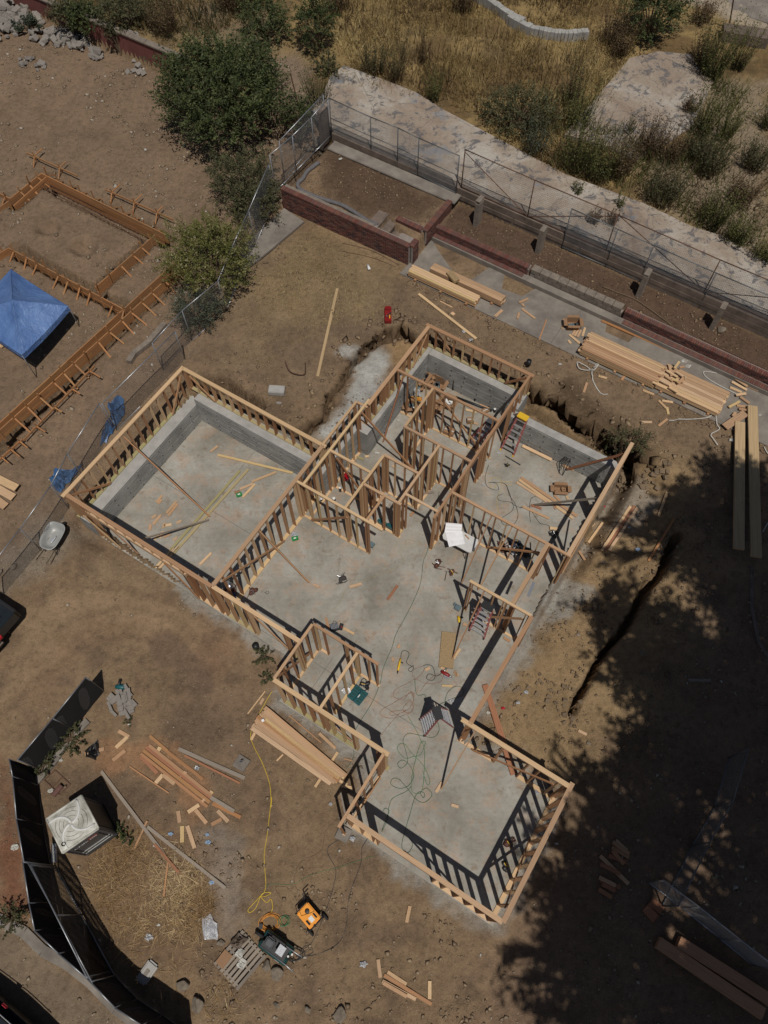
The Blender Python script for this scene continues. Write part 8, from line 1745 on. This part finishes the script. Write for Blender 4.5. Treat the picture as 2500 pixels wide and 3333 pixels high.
# ---------------- tall trees just outside the right edge, whose shade falls into the yard ----------------
def shade_tree(label, trunk, ground_spots, h, seed, leafn=1500, leaf=.12):
    """ground_spots: (x, y, radius, density) of the shade each limb throws; the limb hangs up-sun of it"""
    rng = np.random.default_rng(seed); g = 0.0; t = thing('shade_tree', label, 'tree', (trunk[0], trunk[1], g), 'tall trees along the right side')
    mb = MB(); tp = Vector((trunk[0], trunk[1], h*.72)); mb.tube([(trunk[0], trunk[1], g-.3), (trunk[0]+.2, trunk[1], h*.35), tuple(tp)], [.42, .34, .22], 10)
    PP = []; TT = []
    for i, (x, y, r, dn) in enumerate(ground_spots):
        hh = h+rng.uniform(-1.8, 1.8); c = np.array([x+hh*.105, y-hh*.415, hh])
        P, tone, C_ = crown_pts(c, (r, r, r*.55), int(leafn*1.1*r*r*dn), rng, .1, .35, .22, 16); PP.append(P); TT.append(tone)
        s = tp if i % 2 else Vector((trunk[0], trunk[1], h*.5)); m = s.lerp(Vector(c), .5)+Vector((rng.uniform(-.5, .5), rng.uniform(-.5, .5), .8))
        mb.tube(spline([tuple(s), tuple(m), tuple(c)], 4), [.16, .15, .13, .12, .10, .08, .07, .05, .03], 6)
        for k in range(24):
            q = C_[rng.integers(len(C_))]; q = c+(q-c)*rng.uniform(.9, 1.9); mb.tube([tuple(m.lerp(Vector(c), .7)), tuple((c+q)/2+rng.normal(size=3)*.15), tuple(q)], [.04, .025, .01], 4)
    mb.done('trunk', 'bark', t)
    P = np.concatenate(PP); add_quads('crown', leafquads(P, leaf*(.6+.7*rng.random(len(P))), rng), np.concatenate(TT), 'leaf_dark', t); return t
def SP(pts, rs): return [(p[0], p[1], r, d) for p, (r, d) in zip(pts, rs)]
shade_tree('tall dark tree beyond the upper right edge casting shade on the long beams', (17.5, 6.0), SP([(12.2,14.42),(13.04,13.63),(10.92,13.06),(11.5,12.06),(12.55,12),(13.51,12.55),(10.64,11.85),(12.99,10.58),(11.52,10.52),(12.02,9.1),(12.78,8.67),(12.6,9.7),(8.47,12.47),(8.22,11.39),(9.52,12.46)], [(.8, .9), (1.0, 1.2), (.9, 1.2), (1.1, 1.3), (1.2, 1.3), (1, 1.2), (.9, 1.1), (1, 1.2), (1.0, 1.2), (.9, 1.0), (1.2, 1.3), (1.1, 1.2), (.5, .25), (.45, .25), (.5, .3)]), 15.5, 51)
shade_tree('tall dark tree beyond the right edge shading the ditch end', (16.5, .5), SP([(8.66,9.36),(7.61,8.93),(8.67,8.03),(9.81,8.66),(9.78,7.44),(8.1,6.9),(9.3,6.15),(10.63,6.68),(10.7,5.47),(11.92,7.16),(11.83,5.34),(9.69,4.95),(8.37,5.28),(10.83,4.34),(7.72,7.67),(7.23,9.23),(7.62,4.05),(11.94,4.21),(8.32,4.22)], [(.8, .8), (.5, .35), (.9, 1.0), (.8, .8), (.9, 1.1), (.7, .7), (1.0, 1.2), (1.1, 1.2), (1.2, 1.3), (1.2, 1.3), (1.3, 1.3), (1.0, 1.2), (.7, .5), (1.0, 1.1), (.5, .4), (.4, .25), (.6, .4), (1.2, 1.2), (.8, .9)]), 15.5, 52)
shade_tree('tall dark tree beyond the lower right corner with the widest crown', (14.5, -8.0), SP([(6.76,3.32),(7.7,2.57),(9,3.25),(9.08,2),(7.93,1.51),(6.97,2.05),(6.01,1.18),(6.88,0.66),(7.31,-0.17),(6.3,-0.16),(5.42,0.18),(11.61,2.86),(11.43,1.45),(10.47,0.53),(9.49,-0.03),(5.56,-1.12),(6.27,-1.13),(5.05,-1.91),(5.9,-2.22),(6.83,-0.97),(9.62,3.99),(9.28,-1),(10.38,-1.49),(8.47,-2.09),(9.38,-2.47),(10.34,-2.56),(4.64,0.6),(4.81,-0.47),(7.97,-1.14),(11.09,-0.05),(8.17,3.28),(5.36,3.91),(4.79,2.08),(9.71,-1.71),(5.39,-2.82),(6.13,-2.37),(6.92,-2.89),(6.47,-1.68),(7.5,-1.92),(3.86,-1.97),(4.15,-2.81),(7.96,-2.98),(9.15,-3.14),(3.56,-1.18)], [(.7, .7), (.8, .9), (.8, .7), (.8, .8), (.9, 1.1), (.8, .9), (.8, .9), (.9, 1.1), (.9, 1.1), (.8, 1), (.8, .8), (1, 1.2), (1.2, 1.3), (.7, .5), (.7, .4), (.8, 1.0), (.8, .9), (.7, .5), (.7, .6), (.7, .8), (.8, .9), (.8, .8), (1, 1.0), (.8, .7), (.9, .9), (1, 1.2), (.6, .35), (.6, .4), (.5, .4), (1, 1), (.7, .6), (.45, .25), (.5, .25), (.8, .8), (.7, .7), (.7, .8), (.8, .9), (.6, .8), (.6, .7), (.5, .2), (.5, .25), (.8, .9), (.9, 1), (.5, .15)]), 15.0, 53)
